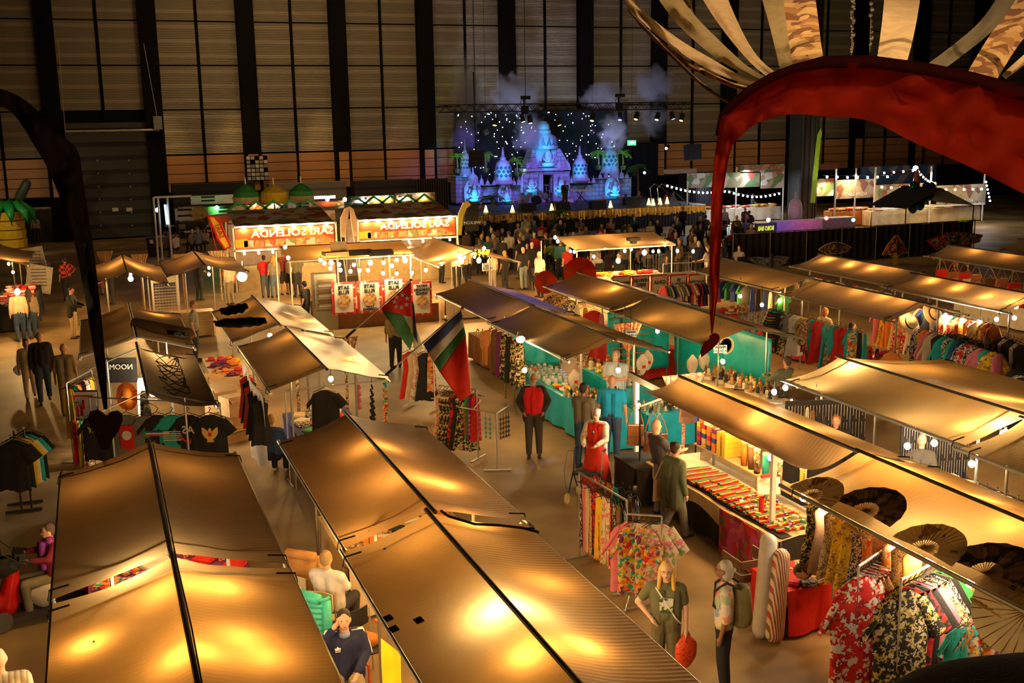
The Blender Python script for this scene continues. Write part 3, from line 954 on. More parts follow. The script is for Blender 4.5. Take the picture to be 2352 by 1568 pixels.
def stupa(zx,zb,zt,r,Y=YT - .35,spire=.42,pierced=False,nm='dome'):
 """bell dome: base rings, bell, box and spire; zb/zt are the base and the tip in the traced frame"""
 p,q = TP(zx,zb,Y),TP(zx,zt,Y)
 h = q.z - p.z
 R_ = r / 3.36 / 33.0
 hb = h * (1 - spire)
 prof = [(R_ * 1.12,0),(R_ * 1.12,hb * .07),(R_ * 1.0,hb * .08),(R_ * 1.05,hb * .16),(R_ * .95,hb * .2),(R_ * .93,hb * .5),(R_ * .86,hb * .72),(R_ * .66,hb * .89),
   (R_ * .38,hb * .98),(R_ * .3,hb),(R_ * .34,hb * 1.02),(R_ * .34,hb * 1.08),(R_ * .2,hb * 1.1),(R_ * .14,hb + (h - hb) * .5),(R_ * .07,h),(0.001,h + .01)]
 o = MB().lathe(prof,(p.x,Y,p.z),16).obj(nm,STONEP,tm,smooth=True)
 if pierced:
  mb = MB()
  for row,zz in enumerate((.36,.52,.67)):
   for k in range(5):
    a = -PI / 2 + (k - 2) * .55 + (row % 2) * .27
    rr = R_ * (.95,.935,.90)[row]
    c = V((p.x + rr * math.cos(a),Y + rr * math.sin(a),p.z + hb * zz))
    mb.box(c,(.17 * R_ * 1.7,.06,.17 * R_ * 1.7),rz=a + PI / 2,ry=0)
    k8 = len(mb.v) - 8
    n_ = V((math.cos(a),math.sin(a),0))
    RR = Matrix.Rotation(PI / 4,3,n_)
    for ii in range(k8,k8 + 8):
     mb.v[ii] = c + RR @ (mb.v[ii] - c)
  mb.obj('openings',M('dark_hole',(.05,.08,.11),.9),o)
 return o
stupa(400,1022,738,42,YT + .6,.35,True)
stupa(692,1085,800,68,YT - .2,.33,True)
stupa(1282,1062,788,62,YT - .2,.33,True)
stupa(1515,1000,742,70,YT + .3,.25,True)
# centre dome with petals
p_,q_ = TP(1003,815),TP(1003,690)
h_ = q_.z - p_.z
R_ = 108 / 3.36 / 33
cd = MB().lathe([(R_,0),(R_ * 1.02,h_ * .15),(R_ * .98,h_ * .5),(R_ * .82,h_ * .8),(R_ * .52,h_ * .97),(R_ * .5,h_),(R_ * .54,h_ * 1.02),(R_ * .5,h_ * 1.2),(.001,h_ * 1.21)],(p_.x,YT,p_.z),20).obj('dome',STONEP,tm,smooth=True)
mb = MB()
for k in range(7):
 a = -PI / 2 + (k - 3) * .42
 c = V((p_.x + R_ * 1.0 * math.cos(a),YT + R_ * 1.0 * math.sin(a),p_.z + h_ * .25))
 mb.add([c + V((math.cos(a + PI / 2) * x_,math.sin(a + PI / 2) * x_,z_)) for x_,z_ in ((-.2,0),(0,.5 * h_),(.2,0),(0,-.22 * h_))],[(0,1,2,3)])
mb.obj('petals',M('dark_petal',(.07,.12,.16),.8),cd)
a_,b_ = TP(988,690),TP(1015,600)
MB().cyl((p_.x,YT,a_.z),(p_.x,YT,b_.z),.32,.26,12).sph((p_.x,YT,a_.z + .35),.45,10,7).obj('finial',STONEP,tm,smooth=True)
for zx,zb,zt,r in ((395,1030,985,18),(460,1090,955,42),(525,1090,1010,18),(572,1090,1040,15),(620,1092,1045,15),(665,1092,1030,15),(722,1092,1015,24),(775,1092,1035,15),(812,1092,1025,17),
(880,960,900,16),(932,960,870,24),(1120,960,870,24),(1155,960,880,15),(1190,960,890,18),(1215,1075,1020,15),(1250,1075,1010,18),(1290,1075,950,40),(1345,1075,1010,18),(1388,1075,1015,15),
(1440,1040,990,16),(1485,1040,975,20),(1548,1040,880,40),(1605,1040,965,20),(1645,1040,985,16)):
 stupa(zx,zb,zt,r,YT - .3,.4,nm='small_stupa')
def buddha(zx,zy,s=1.0):
 """seated stone figure in an arched niche"""
 p = TP(zx,zy,YT - .75)
 n = thing('x',None,None,p)
 bpy.data.objects.remove(n)
 mb = MB()
 nich = [(-.55 * s + 0,0),(-.55 * s,.8 * s),(-.4 * s,1.15 * s),(0,1.45 * s),(.4 * s,1.15 * s),(.55 * s,.8 * s),(.55 * s,0)]
 mb.poly(nich,p + V((0,.42,0)),(1,0,0),(0,0,1),.05)
 o = mb.obj('niche',M('niche_panel',(.42,.45,.5),.8),tm)
 mb = MB().sph((p.x,p.y,p.z + .12 * s),(.42 * s,.22,.13 * s)).sph((p.x,p.y,p.z + .48 * s),(.21 * s,.15,.32 * s)).sph((p.x,p.y - .03,p.z + .93 * s),(.12 * s,.12,.15 * s)).sph((p.x,p.y,p.z + 1.08 * s),.06 * s)
 for sx in (-1,1):
  mb.tube([(p.x + sx * .22 * s,p.y,p.z + .68 * s),(p.x + sx * .33 * s,p.y - .05,p.z + .42 * s),(p.x + sx * .1 * s,p.y - .16,p.z + .25 * s)],.06 * s)
 mb.obj('statue',STONEP,o,smooth=True)
for q in ((1040,950,1.35),(472,1222,1.1),(910,1150,1.15),(1140,1150,1.15),(1553,1180,1.05),(720,1222,.9)):
 buddha(*q)
# star cloth
a_,b_ = TP(325,1030,72.2),TP(1640,500,72.2)
x0,x1 = a_.x,b_.x
sc2 = thing('star_curtain','black curtain full of tiny lights behind the temple','curtain',((x0 + x1) / 2,72.2,0))
MB().grid(lambda u,v: V((lerp(x0,x1 + 2.6,u),72.2 + .06 * math.sin(u * 160),lerp(.2,b_.z if u < .84 else b_.z - 2.4,v))),160,2).obj('cloth',M('black_velvet',(.008,.008,.012),.95),sc2)
mb = MB()
random.seed(5)
for i in range(190):
 zx,zy = random.uniform(335,1560),random.uniform(525,1040)
 mb.sph(TP(zx,zy,72.0),.024 + .012 * random.random(),5,3)
mb.obj('star_light',M('star_led',(.7,.95,1),emit=14,ecol=(.6,.9,1)),sc2)['kind'] = 'stuff'
# pleated side curtains
for (px0,py0,px1,py1,Y,lb) in ((955,410,1032,520,66,'grey pleated curtain left of the stage'),(1560,395,1640,480,68,'black curtain right of the stage')):
 xa,xb,za,zb = rect(px0,py0,px1,py1,Y)
 tag(MB().grid(lambda u,v: V((lerp(xa,xb,u),Y + .12 * math.sin(u * 90),zb * v)),90,2).obj('pleated_curtain',M('curtain_' + lb[:4],(.09,.085,.085) if 'grey' in lb else (.012,.01,.012),.9),solid=.01),lb,'curtain')
# platform and gold skirt
pl,pr,pf = WY(1035,480,64).x,WY(1600,480,64).x,62.8
st = thing('stage','wide black stage with a gold cloth border in front','stage',((pl + pr) / 2,66,0))
MB().box(((pl + pr) / 2,(pf + 72) / 2,ZS / 2),(pr - pl,72 - pf,ZS)).obj('platform',M('stage_black',(.05,.045,.05),.55),st)
MB().grid(lambda u,v: V((lerp(pl,pr,u),pf - .05 - .05 * math.sin(u * 300),lerp(ZS - .52,ZS - .02,v) + .05 * math.sin(u * 60) * (1 - v))),300,3).obj('gold_skirt',M('gold_lame',(.75,.45,.08),.25,.8,bump=.5,bsc=14),st,solid=.01)
MB().grid(lambda u,v: V((lerp(pl,pr,u),pf - .02 + .03 * math.sin(u * 500),lerp(0,ZS - .4,v))),300,2).obj('black_skirt',BLACKC,st)
# lights that colour the set
BLUE,CYAN,PURP = (.10,.35,1),(.02,.5,1),(.20,.13,1)
for px,pw,c in ((1100,800,PURP),(1180,700,PURP),(1260,1100,PURP),(1340,700,PURP),(1420,900,PURP)):
 p = WY(px,255,64.5)
 spot('stage_spot',p,(p.x + .5,YT,2.5),pw * 1.5,c,60,.8)
for zx,zy,pw,dy in ((402,935,60,1.5),(690,960,60,1.2),(1003,745,120,1.8),(1282,940,60,1.2),(1515,870,90,1.5),(1040,900,35,1.0),(470,1150,60,1.0),(910,1100,35,1.0),(1140,1100,35,1.0),(1553,1120,60,1.0),(720,1170,25,.9),(1003,640,30,1.0),(1420,1140,20,1.0)):
 p = TP(zx,zy + 60,YT - dy - .7)
 spot('accent_spot',p,TP(zx,zy,YT - .3),pw * 3.4,CYAN,75,.9,.05)
spot('stall_spill_spot',(27,60,18),(10.7,27.8,2.4),9000,(.35,.25,1),5,.9)
# truss
TY = 65.5
ta,tb = WY(1010,246,TY),WY(1582,250,TY)
zt_ = WY(1300,246,TY).z
tr = thing('lighting_truss','long black lattice truss hung above the stage','truss',((ta.x + tb.x) / 2,TY,zt_))
mb = MB()
for dz in (.22,-.22):
 for dy in (-.2,.2):
  mb.cyl((ta.x,TY + dy,zt_ + dz),(tb.x,TY + dy,zt_ + dz),.04,n=6)
mb.obj('chord',BLACK,tr)
mb = MB()
nseg = 44
for i in range(nseg):
 xa,xb = lerp(ta.x,tb.x,i / nseg),lerp(ta.x,tb.x,(i + 1) / nseg)
 s_ = 1 if i % 2 else -1
 for dy in (-.2,.2):
  mb.cyl((xa,TY + dy,zt_ + s_ * .22),(xb,TY + dy,zt_ - s_ * .22),.022,n=4)
mb.obj('lattice',BLACK,tr)
mb = MB()
for px in (1207,1424,1092):
 p = WY(px,235,TY)
 mb.cyl((p.x,TY,zt_),(p.x,TY,18.5),.02,n=4)
mb.obj('cable',BLACK,tr)
for px,py in ((1207,224),(1424,219)):
 p = WY(px,py,TY)
 h = thing('chain_hoist','black chain hoist on top of the truss, %s' % ('with smoke behind it' if px < 1300 else 'nearer the red banner'),'hoist',p)
 MB().box(p,(.55,.3,.22)).cyl(p - V((.1,0,.1)),p - V((.1,0,.5)),.06).box(p - V((.05,0,.75)),(.4,.3,.5)).obj('motor',BLACK,h)
 MB().tube([p - V((.25,.1,.15)),p - V((.4,.1,.3)),p - V((.3,.1,.5))],.03).obj('chain_bag',M('red_strap',(.4,.02,.02)),h)
def lamp_can(px,py,col,lb,tilt=.6,Y=TY):
 p = WY(px,py,Y)
 t = thing('stage_lamp',lb,'stage lamp',p,0,'lamps under the stage truss')
 ax = V((math.sin(tilt) * .6,-.3,-1)).normalized()
 MB().cyl(p - ax * .25,p + ax * .22,.13,.17,10).obj('can',BLACK,t)
 MB().tube([p + V((-.2,0,0)),p + V((-.2,0,.28)),p + V((.2,0,.28)),p + V((.2,0,0))],.02,4).cyl(p + V((0,0,.28)),(p.x,p.y,zt_ - .2),.02,n=4).box((p.x,TY,zt_ - .22),(.12,.52,.08)).obj('yoke',BLACK,t)
 MB().cyl(p + ax * .2,p + ax * .225,.13,n=10).obj('lens',M('lens_glow_' + str(col),col,emit=2.0),t)
 return t
k_ = 0
for px,py,tl in ((1137,280,-.4),(1200,272,.3),(1217,275,.1),(1283,280,.3),(1361,270,-.6),(1424,268,-.3),(1462,267,-.8),(1510,268,-.8),(1544,266,.4),(1566,270,-.8)):
 lamp_can(px,py,((.9,.7,.2),(.9,.8,.5),(.6,.7,1))[k_ % 3],'black stage lamp under the truss, %s along it from the temple side' % ('first second third fourth fifth sixth seventh eighth ninth tenth'.split()[k_]),tl)
 k_ += 1
# mirror balls
for px,py,lb in ((1116,304,'mirror ball between the left domes and the truss'),(1360,302,'mirror ball above the right domes')):
 p = WY(px,py,68)
 t = thing('mirror_ball',lb,'mirror ball',p)
 MB().sph(p,.19,12,9).obj('ball',M('mirror_tiles',(.6,.6,.6),.15,1,pat='cell',cols=((.7,.7,.7),(.2,.2,.25),(.5,.5,.55)),sc_=14),t)
 MB().cyl(p + V((0,0,.18)),(p.x,p.y,19.1),.012,n=4).obj('wire',BLACK,t)
# hung loudspeakers
for (px0,py0,px1,py1,Y,lb,wy) in ((1079,345,1107,383,64.5,'black loudspeaker cluster hung in front of the left domes',165),(1576,331,1606,368,62,'black loudspeaker hung right of the stage',200)):
 xa,xb,za,zb = rect(px0,py0,px1,py1,Y)
 t = thing('loudspeaker',lb,'loudspeaker',((xa + xb) / 2,Y,za))
 n_ = 4 if px0 < 1300 else 1
 for i in range(n_):
  MB().box(((xa + xb) / 2 + i * .02,Y,lerp(za,zb,(i + .5) / n_)),(xb - xa,.6,(zb - za) / n_ - .03),rx=-.12).obj('cabinet',M('speaker_black',(.03,.03,.035),.5),t)
 MB().tube([((xa + xb) / 2,Y,zb),((xa + xb) / 2,Y,zb + .25)],.08).cyl(((xa + xb) / 2,Y,zb),((xa + xb) / 2 - .05,Y,WY(px0,wy,Y).z),.035,n=5).cyl(((xa + xb) / 2,Y,zb),((xa + xb) / 2,Y,18.5),.012,n=4).obj('hanger',BLACK,t)
# exit sign
p = WY(1451,328,68)
t = thing('exit_sign','green lit exit sign hung right of the domes','sign',p)
MB().box(p,(.62,.08,.34)).obj('panel',M('exit_green',(.05,.55,.15),emit=1.6),t)
MB().box(p + V((-.12,-.05,0)),(.1,.02,.22)).box(p + V((.1,-.05,0)),(.2,.02,.06)).box(p + V((.03,-.05,.06)),(.07,.02,.14)).obj('symbol',M('exit_white',(.9,1,.9),emit=3),t)
MB().cyl(p + V((0,0,.17)),(p.x,p.y,19.1),.012,n=4).obj('wire',BLACK,t)
# wall lamp + small lights right of the stage
for px,py,lb in ((1530,340,'white spotlight on the black column right of the stage'),(1480,396,'small bright lamp beside the right palm')):
 p = WY(px,py,70)
 t = thing('wall_spotlight',lb,'spotlight',p)
 MB().cyl(p,p + V((.25,.1,.15)),.09,.12,8).obj('can',BLACK,t)
 MB().sph(p + V((-.02,-.05,-.02)),.09,8,5).obj('lens',M('cold_lens',(.7,.85,1),emit=25),t)
# ---- stage gear
ST = M('chrome',(.6,.6,.62),.2,1)
def amp(px,py0,w_,h_,lb,cab=(.05,.045,.05),logo=False):
 p = G(px,py0,ZS)
 t = thing('guitar_amplifier',lb,'amplifier',p)
 MB().box(p + V((0,0,h_ / 2)),(w_,.5,h_)).obj('cabinet',M('amp_%g' % cab[0],cab,.6),t)
 MB().box(p + V((0,-.26,h_ * .42)),(w_ * .88,.02,h_ * .7)).obj('grille',M('grille_cloth',(.12,.11,.13),.8),t)
 if logo:
  for dx in (-.2,.2):
   MB().lathe([(.13,0),(.17,0),(.17,.02),(.13,.02)],p + V((dx,-.27,h_ * .5)),14,Matrix.Rotation(PI / 2,3,'X')).obj('speaker_ring',M('gold_ring',(.7,.45,.1),.4),t)
 return t
amp(1141,464,1.3,1.1,'open amplifier with two gold speaker rings',logo=True)
amp(1178,466,1.15,1.25,'grey amplifier stack left of the drum kit',(.18,.17,.2))
p = G(1232,474,ZS)
t = thing('drum_kit','black and chrome drum kit before the temple door','drum kit',p)
for dx,dz,r,d_ in ((.0,.42,.3,.45),(-.45,.75,.17,.22),(.25,.85,.17,.22),(-.75,.5,.24,.3),(.6,.65,.2,.22)):
 c = p + V((dx,0,dz))
 MB().cyl(c - V((0,d_ / 2,0)),c + V((0,d_ / 2,0)),r,n=14).obj('drum',M('drum_shell',(.35,.35,.42),.3,.5) if r < .3 else BLACK,t)
for dx,dz in ((-.9,1.25),(-.3,1.45),(.7,1.35),(.95,1.0)):
 MB().cyl(p + V((dx,0,dz)),p + V((dx,0,dz + .02)),.26,.05,12).obj('cymbal',M('brass',(.7,.5,.2),.25,1),t)
 MB().cyl(p + V((dx,0,0)),p + V((dx,0,dz)),.015,n=4).obj('stand',ST,t)
p = G(1336,470,ZS)
t = thing('keyboard','white keyboard on a cross stand right of the singer','keyboard',p)
MB().box(p + V((0,0,.95)),(1.7,.35,.1)).obj('keys',M('key_white',(.75,.75,.8),.4),t)
MB().box(p + V((.1,.2,1.3)),(1.4,.3,.08)).obj('upper_keys',BLACK,t)
MB().cyl(p + V((-.5,0,0)),p + V((.4,0,1.35)),.03,n=5).cyl(p + V((.5,0,0)),p + V((-.4,0,.95)),.03,n=5).obj('stand',BLACK,t)
p = G(1195,474,ZS)
t = thing('electric_guitar','pale electric guitar leaning on its stand','guitar',p)
MB().sph(p + V((0,0,.35)),(.18,.05,.24)).obj('body',M('cream_lacquer',(.7,.6,.5),.3),t)
MB().box(p + V((0,0,.85)),(.06,.03,.75)).obj('neck',WOOD,t)
for px,py,lb in ((1212,485,'black floor monitor left of centre'),(1290,482,'long black floor monitor before the singer'),(1373,479,'black floor monitor right of the keyboard'),(1450,470,'black floor monitor near the stairs')):
 p = G(px,py,ZS)
 t = thing('floor_monitor',lb,'loudspeaker',p)
 MB().add([p + V((x_,y_,z_)) for x_ in (-.5,.5) for y_,z_ in ((-.3,0),(.3,0),(.3,.45),(-.1,.5))],[(0,1,2,3),(7,6,5,4),(0,4,5,1),(1,5,6,2),(2,6,7,3),(3,7,4,0)]).obj('cabinet',BLACK,t)
 MB().box(p + V((0,.1,.5)),(.9,.35,.02),rx=-.1).obj('top_panel',M('dull_brown',(.16,.12,.08),.7),t)
YL = M('lamp_pyramid',(1,.75,.3),emit=5,ecol=(1,.6,.15))
i_ = 0
for px,py in ((1116,487),(1177,487),(1267,483),(1402,476),(1490,470),(1500,471),(1516,469),(1532,467)):
 p = G(px,py,ZS)
 MBo = MB().cyl(p,p + V((0,0,.42)),.15,.03,5)
 tag(MBo.obj('pyramid_lamp',YL),'yellow glowing pyramid lamp on the stage edge, %s from the temple gate side' % 'first second third fourth fifth sixth seventh eighth'.split()[i_],'lamp','pyramid lamps along the stage edge')
 i_ += 1
# stair handrails
for k,(px,py) in enumerate(((1495,470),(1512,470))):
 p = G(px,py,ZS)
 mb = MB().tube([p + V((0,-.2,-.2)),p + V((-.2,-.2,1.1)),p + V((.1,-.3,1.35)),p + V((.5,-.6,1.1)),p + V((1.6,-1.2,.0))],.035,6)
 tag(mb.obj('stair_handrail',ST),'bent chrome handrail of the stage stairs, %s one' % ('left' if k == 0 else 'right'),'handrail')
# ---- palms
def palm(p,h,r,green,lb,glow=False,n=13,trunk=.07,seed=1):
 t = thing('potted_palm',lb,'palm',p)
 random.seed(seed)
 MB().tube([p,p + V((.05,0,h * .3)),p + V((0,0,h * .62))],[trunk,trunk * .8,trunk * .6],7).obj('trunk',M('palm_trunk',(.16,.10,.06),.9),t)
 MB().cyl(p,p + V((0,0,.3)),.22,.28,10).obj('pot',BLACK,t)
 mb = MB()
 top = p + V((0,0,h * .62))
 for i in range(n):
  a = 2 * PI * i / n + random.random() * .4
  el = random.uniform(.3,1.3)
  d = V((math.cos(a),math.sin(a),0))
  pts = [top + d * (r * u * math.cos(el * (1 - u * .3))) + V((0,0,r * (math.sin(el) * u * 1.2 - .9 * u * u))) for u in [k / 6 for k in range(7)]]
  side = d.cross(V((0,0,1)))
  for j in range(6):
   q0,q1 = pts[j],pts[j + 1]
   for s_ in (-1,1):
    for f_ in (0,.5):
     m0 = q0.lerp(q1,f_)
     L = .28 * r * (1 - abs(j / 6 - .4))
     tip = m0 + side * s_ * L + (q1 - q0) * .7 - V((0,0,L * .35))
     mb.add([m0,m0.lerp(q1,.5),tip],[(0,1,2)])
  mb.tube(pts,[.018] * 6 + [.004],4)
 mb.obj('fronds',green,t)
 return t
GP = M('palm_green',(.06,.20,.04),.6,trans=.2)
GY = M('lit_palm_green',(.22,.42,.05),.6,trans=.3)
for i,(px,py,h,lit,lb) in enumerate(((1050,398,1.9,1,'yellow lit palm on the far left of the set'),(1115,396,2.0,1,'yellow lit palm right of the hung loudspeaker'),(1187,404,1.8,1,'lit palm between the second dome and the gate'),
(1374,390,2.0,1,'lit palm left of the rightmost dome'),(1430,390,2.0,1,'lit palm right of the rightmost dome'))):
 p = WY(px,py,YT - .1)
 palm(p,h * .9,.75,GY,lb,seed=i)
 spot('palm_spot',p + V((0,-1.3,-.2)),p + V((0,0,.8)),90,(.5,1,.12),60,.6,.05)
for i,(px,py,z,h,r,lb) in enumerate(((1052,462,ZS,3.6,.9,'tall palm at the left end of the temple'),(1464,462,ZS,3.6,.9,'tall palm at the right end of the temple'),(985,470,.5,4.2,.7,'dark palm above the grey curtain'),
          (1130,530,0,3.2,1.1,'dark palm standing behind the audience on the left'),(1285,550,0,2.2,1.0,'green palm among the audience'),(1648,490,0,3.3,1.0,'dark palm beside the bright tent'))):
 palm(G(px,py,z),h,r,GP,lb,seed=20 + i)
# ---- smoke
def smoke(px,py,rx,rz,dens,Y,lb,seed,col=(.9,.9,1)):
 p = WY(px,py,Y)
 m = bpy.data.materials.new('stage_smoke')
 m.use_nodes = True
 nt = m.node_tree
 nt.nodes.remove(nt.nodes['Principled BSDF'])
 v = N(nt,'ShaderNodeVolumePrincipled')
 v.inputs['Color'].default_value = (*col,1)
 v.inputs['Anisotropy'].default_value = .2
 tc = N(nt,'ShaderNodeTexCoord')
 nz = N(nt,'ShaderNodeTexNoise')
 nz.inputs['Scale'].default_value = 1.0
 nz.inputs['Detail'].default_value = 4
 nz.inputs['Distortion'].default_value = .6
 mp = N(nt,'ShaderNodeMapping')
 mp.inputs['Location'].default_value = (seed * 7.1,seed * 3.3,seed)
 nt.links.new(tc.outputs['Object'],mp.inputs[0])
 nt.links.new(mp.outputs[0],nz.inputs['Vector'])
 ln = N(nt,'ShaderNodeVectorMath',operation='LENGTH')
 m2 = N(nt,'ShaderNodeMapping')
 m2.inputs['Scale'].default_value = (1 / rx,1 / rx,1 / rz)
 nt.links.new(tc.outputs['Object'],m2.inputs[0])
 nt.links.new(m2.outputs[0],ln.inputs[0])
 su = N(nt,'ShaderNodeMath',operation='MULTIPLY_ADD')
 su.inputs[1].default_value = -.55
 su.inputs[2].default_value = .07
 nt.links.new(ln.outputs['Value'],su.inputs[0])
 ad = N(nt,'ShaderNodeMath',operation='ADD')
 nt.links.new(su.outputs[0],ad.inputs[0])
 nt.links.new(nz.outputs[0],ad.inputs[1])
 s3 = N(nt,'ShaderNodeMath',operation='SUBTRACT')
 s3.inputs[1].default_value = .17
 nt.links.new(ad.outputs[0],s3.inputs[0])
 mu = N(nt,'ShaderNodeMath',operation='MULTIPLY')
 mu.inputs[1].default_value = dens * 4
 mu.use_clamp = False
 nt.links.new(s3.outputs[0],mu.inputs[0])
 mxx = N(nt,'ShaderNodeMath',operation='MAXIMUM')
 mxx.inputs[1].default_value = 0
 nt.links.new(mu.outputs[0],mxx.inputs[0])
 nt.links.new(mxx.outputs[0],v.inputs['Density'])
 nt.links.new(v.outputs[0],nt.nodes['Material Output'].inputs['Volume'])
 mb = MB().sph((0,0,0),(rx,rx * .7,rz),14,10)
 o = mb.obj('smoke_puff',m,local=True)
 o.location = p
 tag(o,lb,'smoke',kind='stuff')
for i,(px,py,rx,rz,d,lb) in enumerate(((1075,210,1.6,3.0,.8,'grey smoke column above the left domes'),(1185,215,2.3,1.7,1.1,'smoke cloud at the left chain hoist'),(1218,300,1.4,2.0,1.0,'blue smoke left of the centre dome'),
(1382,222,1.7,1.2,1.2,'smoke cloud on the truss right of centre'),(1405,300,1.3,1.9,1.1,'blue smoke rising at the right dome'),(1505,195,1.9,1.5,1.2,'round smoke cloud highest at the right'),
(1505,275,1.3,1.5,.8,'thin smoke under the round cloud'),(1065,310,1.2,1.6,.7,'thin smoke before the left star lights'))):
 smoke(px,py,rx,rz,d * 1.3,68.6,lb,i + 1)
spot('smoke_spot',WY(1150,400,66),WY(1190,230,69),1500,(.6,.65,1),70,.8)
spot('smoke_spot',WY(1420,400,66),WY(1420,240,69),1500,(.6,.65,1),80,.8)
# ------------------------------------------------------------------ people
SK = dict(light=(.62,.34,.22),tan=(.45,.22,.12),brown=(.25,.12,.065),pale=(.72,.45,.33))
def capsule(mb,p0,p1,r0,r1=None,fl=1.0,n=10):
 """closed tapered limb piece; fl flattens it front to back"""
 p0,p1 = Vector(p0),Vector(p1)
 r1 = r0 if r1 is None else r1
 d = p1 - p0
 L = d.length
 dn = d.normalized() if L > 1e-5 else V((0,0,1))
 q = dn.to_track_quat('Z','Y').to_matrix()
 prof = []
 for k in range(4):
  a = -PI / 2 + (PI / 2) * k / 3
  prof.append((max(.001,r0 * math.cos(a)),r0 * math.sin(a)))
 for k in range(4):
  a = (PI / 2) * k / 3
  prof.append((max(.001,r1 * math.cos(a)),L + r1 * math.sin(a)))
 vs_,m = [],len(prof)
 for r,z in prof:
  for i in range(n):
   a = 2 * PI * i / n
   v = q @ V((r * math.cos(a),r * math.sin(a),z))
   if fl != 1.0:
    v.y *= fl
   vs_.append(p0 + v)
 fs_ = [(j * n + i,j * n + (i + 1) % n,(j + 1) * n + (i + 1) % n,(j + 1) * n + i) for j in range(m - 1) for i in range(n)]
 fs_ += [tuple(range(n - 1,-1,-1)),tuple(range((m - 1) * n,m * n))]
 mb.add(vs_,fs_)
def fuse(mb,name,mat,parent,vox,smooth=3):
 """melt the overlapping pieces into one continuous skin"""
 me = bpy.data.meshes.new(name)
 me.from_pydata([tuple(v) for v in mb.v],[],mb.f)
 me.validate()
 tmp = bpy.data.objects.new('tmp',me)
 C.objects.link(tmp)
 r = tmp.modifiers.new('r','REMESH')
 r.mode = 'VOXEL'
 r.voxel_size = vox
 s_ = tmp.modifiers.new('s','SMOOTH')
 s_.iterations = smooth
 s_.factor = .5
 dg = bpy.context.evaluated_depsgraph_get()
 out = bpy.data.meshes.new_from_object(tmp.evaluated_get(dg))
 bpy.data.objects.remove(tmp)
 out.name = name
 out.materials.clear()
 out.materials.append(mat)
 out.shade_smooth()
 o = bpy.data.objects.new(name,out)
 C.objects.link(o)
 o.parent = parent
 return o
POSES = {
 'stand': dict(),
 'walk': dict(kl=(-.10,-.10,.50),al=(-.10,-.18,.09),kr=(.10,-.02,.50),ar=(.11,.20,.13)),
 'pockets': dict(el=(-.30,.09,1.16),wl=(-.20,-.09,.98),er=(.30,.09,1.16),wr=(.20,-.09,.98)),
 'hip': dict(el=(-.36,.02,1.18),wl=(-.19,-.10,1.03)),
 'fold': dict(el=(-.25,-.06,1.16),wl=(.04,-.22,1.20),er=(.25,-.06,1.15),wr=(-.04,-.24,1.16)),
 'reach': dict(el=(-.24,-.12,1.16),wl=(-.14,-.36,1.10),er=(.24,-.12,1.16),wr=(.14,-.36,1.10)),
 'chin': dict(er=(.24,-.14,1.16),wr=(.06,-.17,1.42)),
 'point': dict(er=(.30,-.12,1.22),wr=(.30,-.38,1.22)),
 'sing': dict(er=(.22,-.16,1.20),wr=(.04,-.19,1.46)),
 'phone': dict(seat=True,el=(-.33,-.10,.84),wl=(-.14,-.08,1.12),er=(.24,-.06,.80),wr=(.12,-.30,.68)),
 'ride': dict(seat=True,el=(-.28,-.10,.86),wl=(-.22,-.33,.88),er=(.28,-.10,.86),wr=(.22,-.33,.88)),
 'sit': dict(seat=True,el=(-.24,-.06,.80),wl=(-.12,-.30,.68),er=(.24,-.06,.80),wr=(.12,-.30,.68)),
}
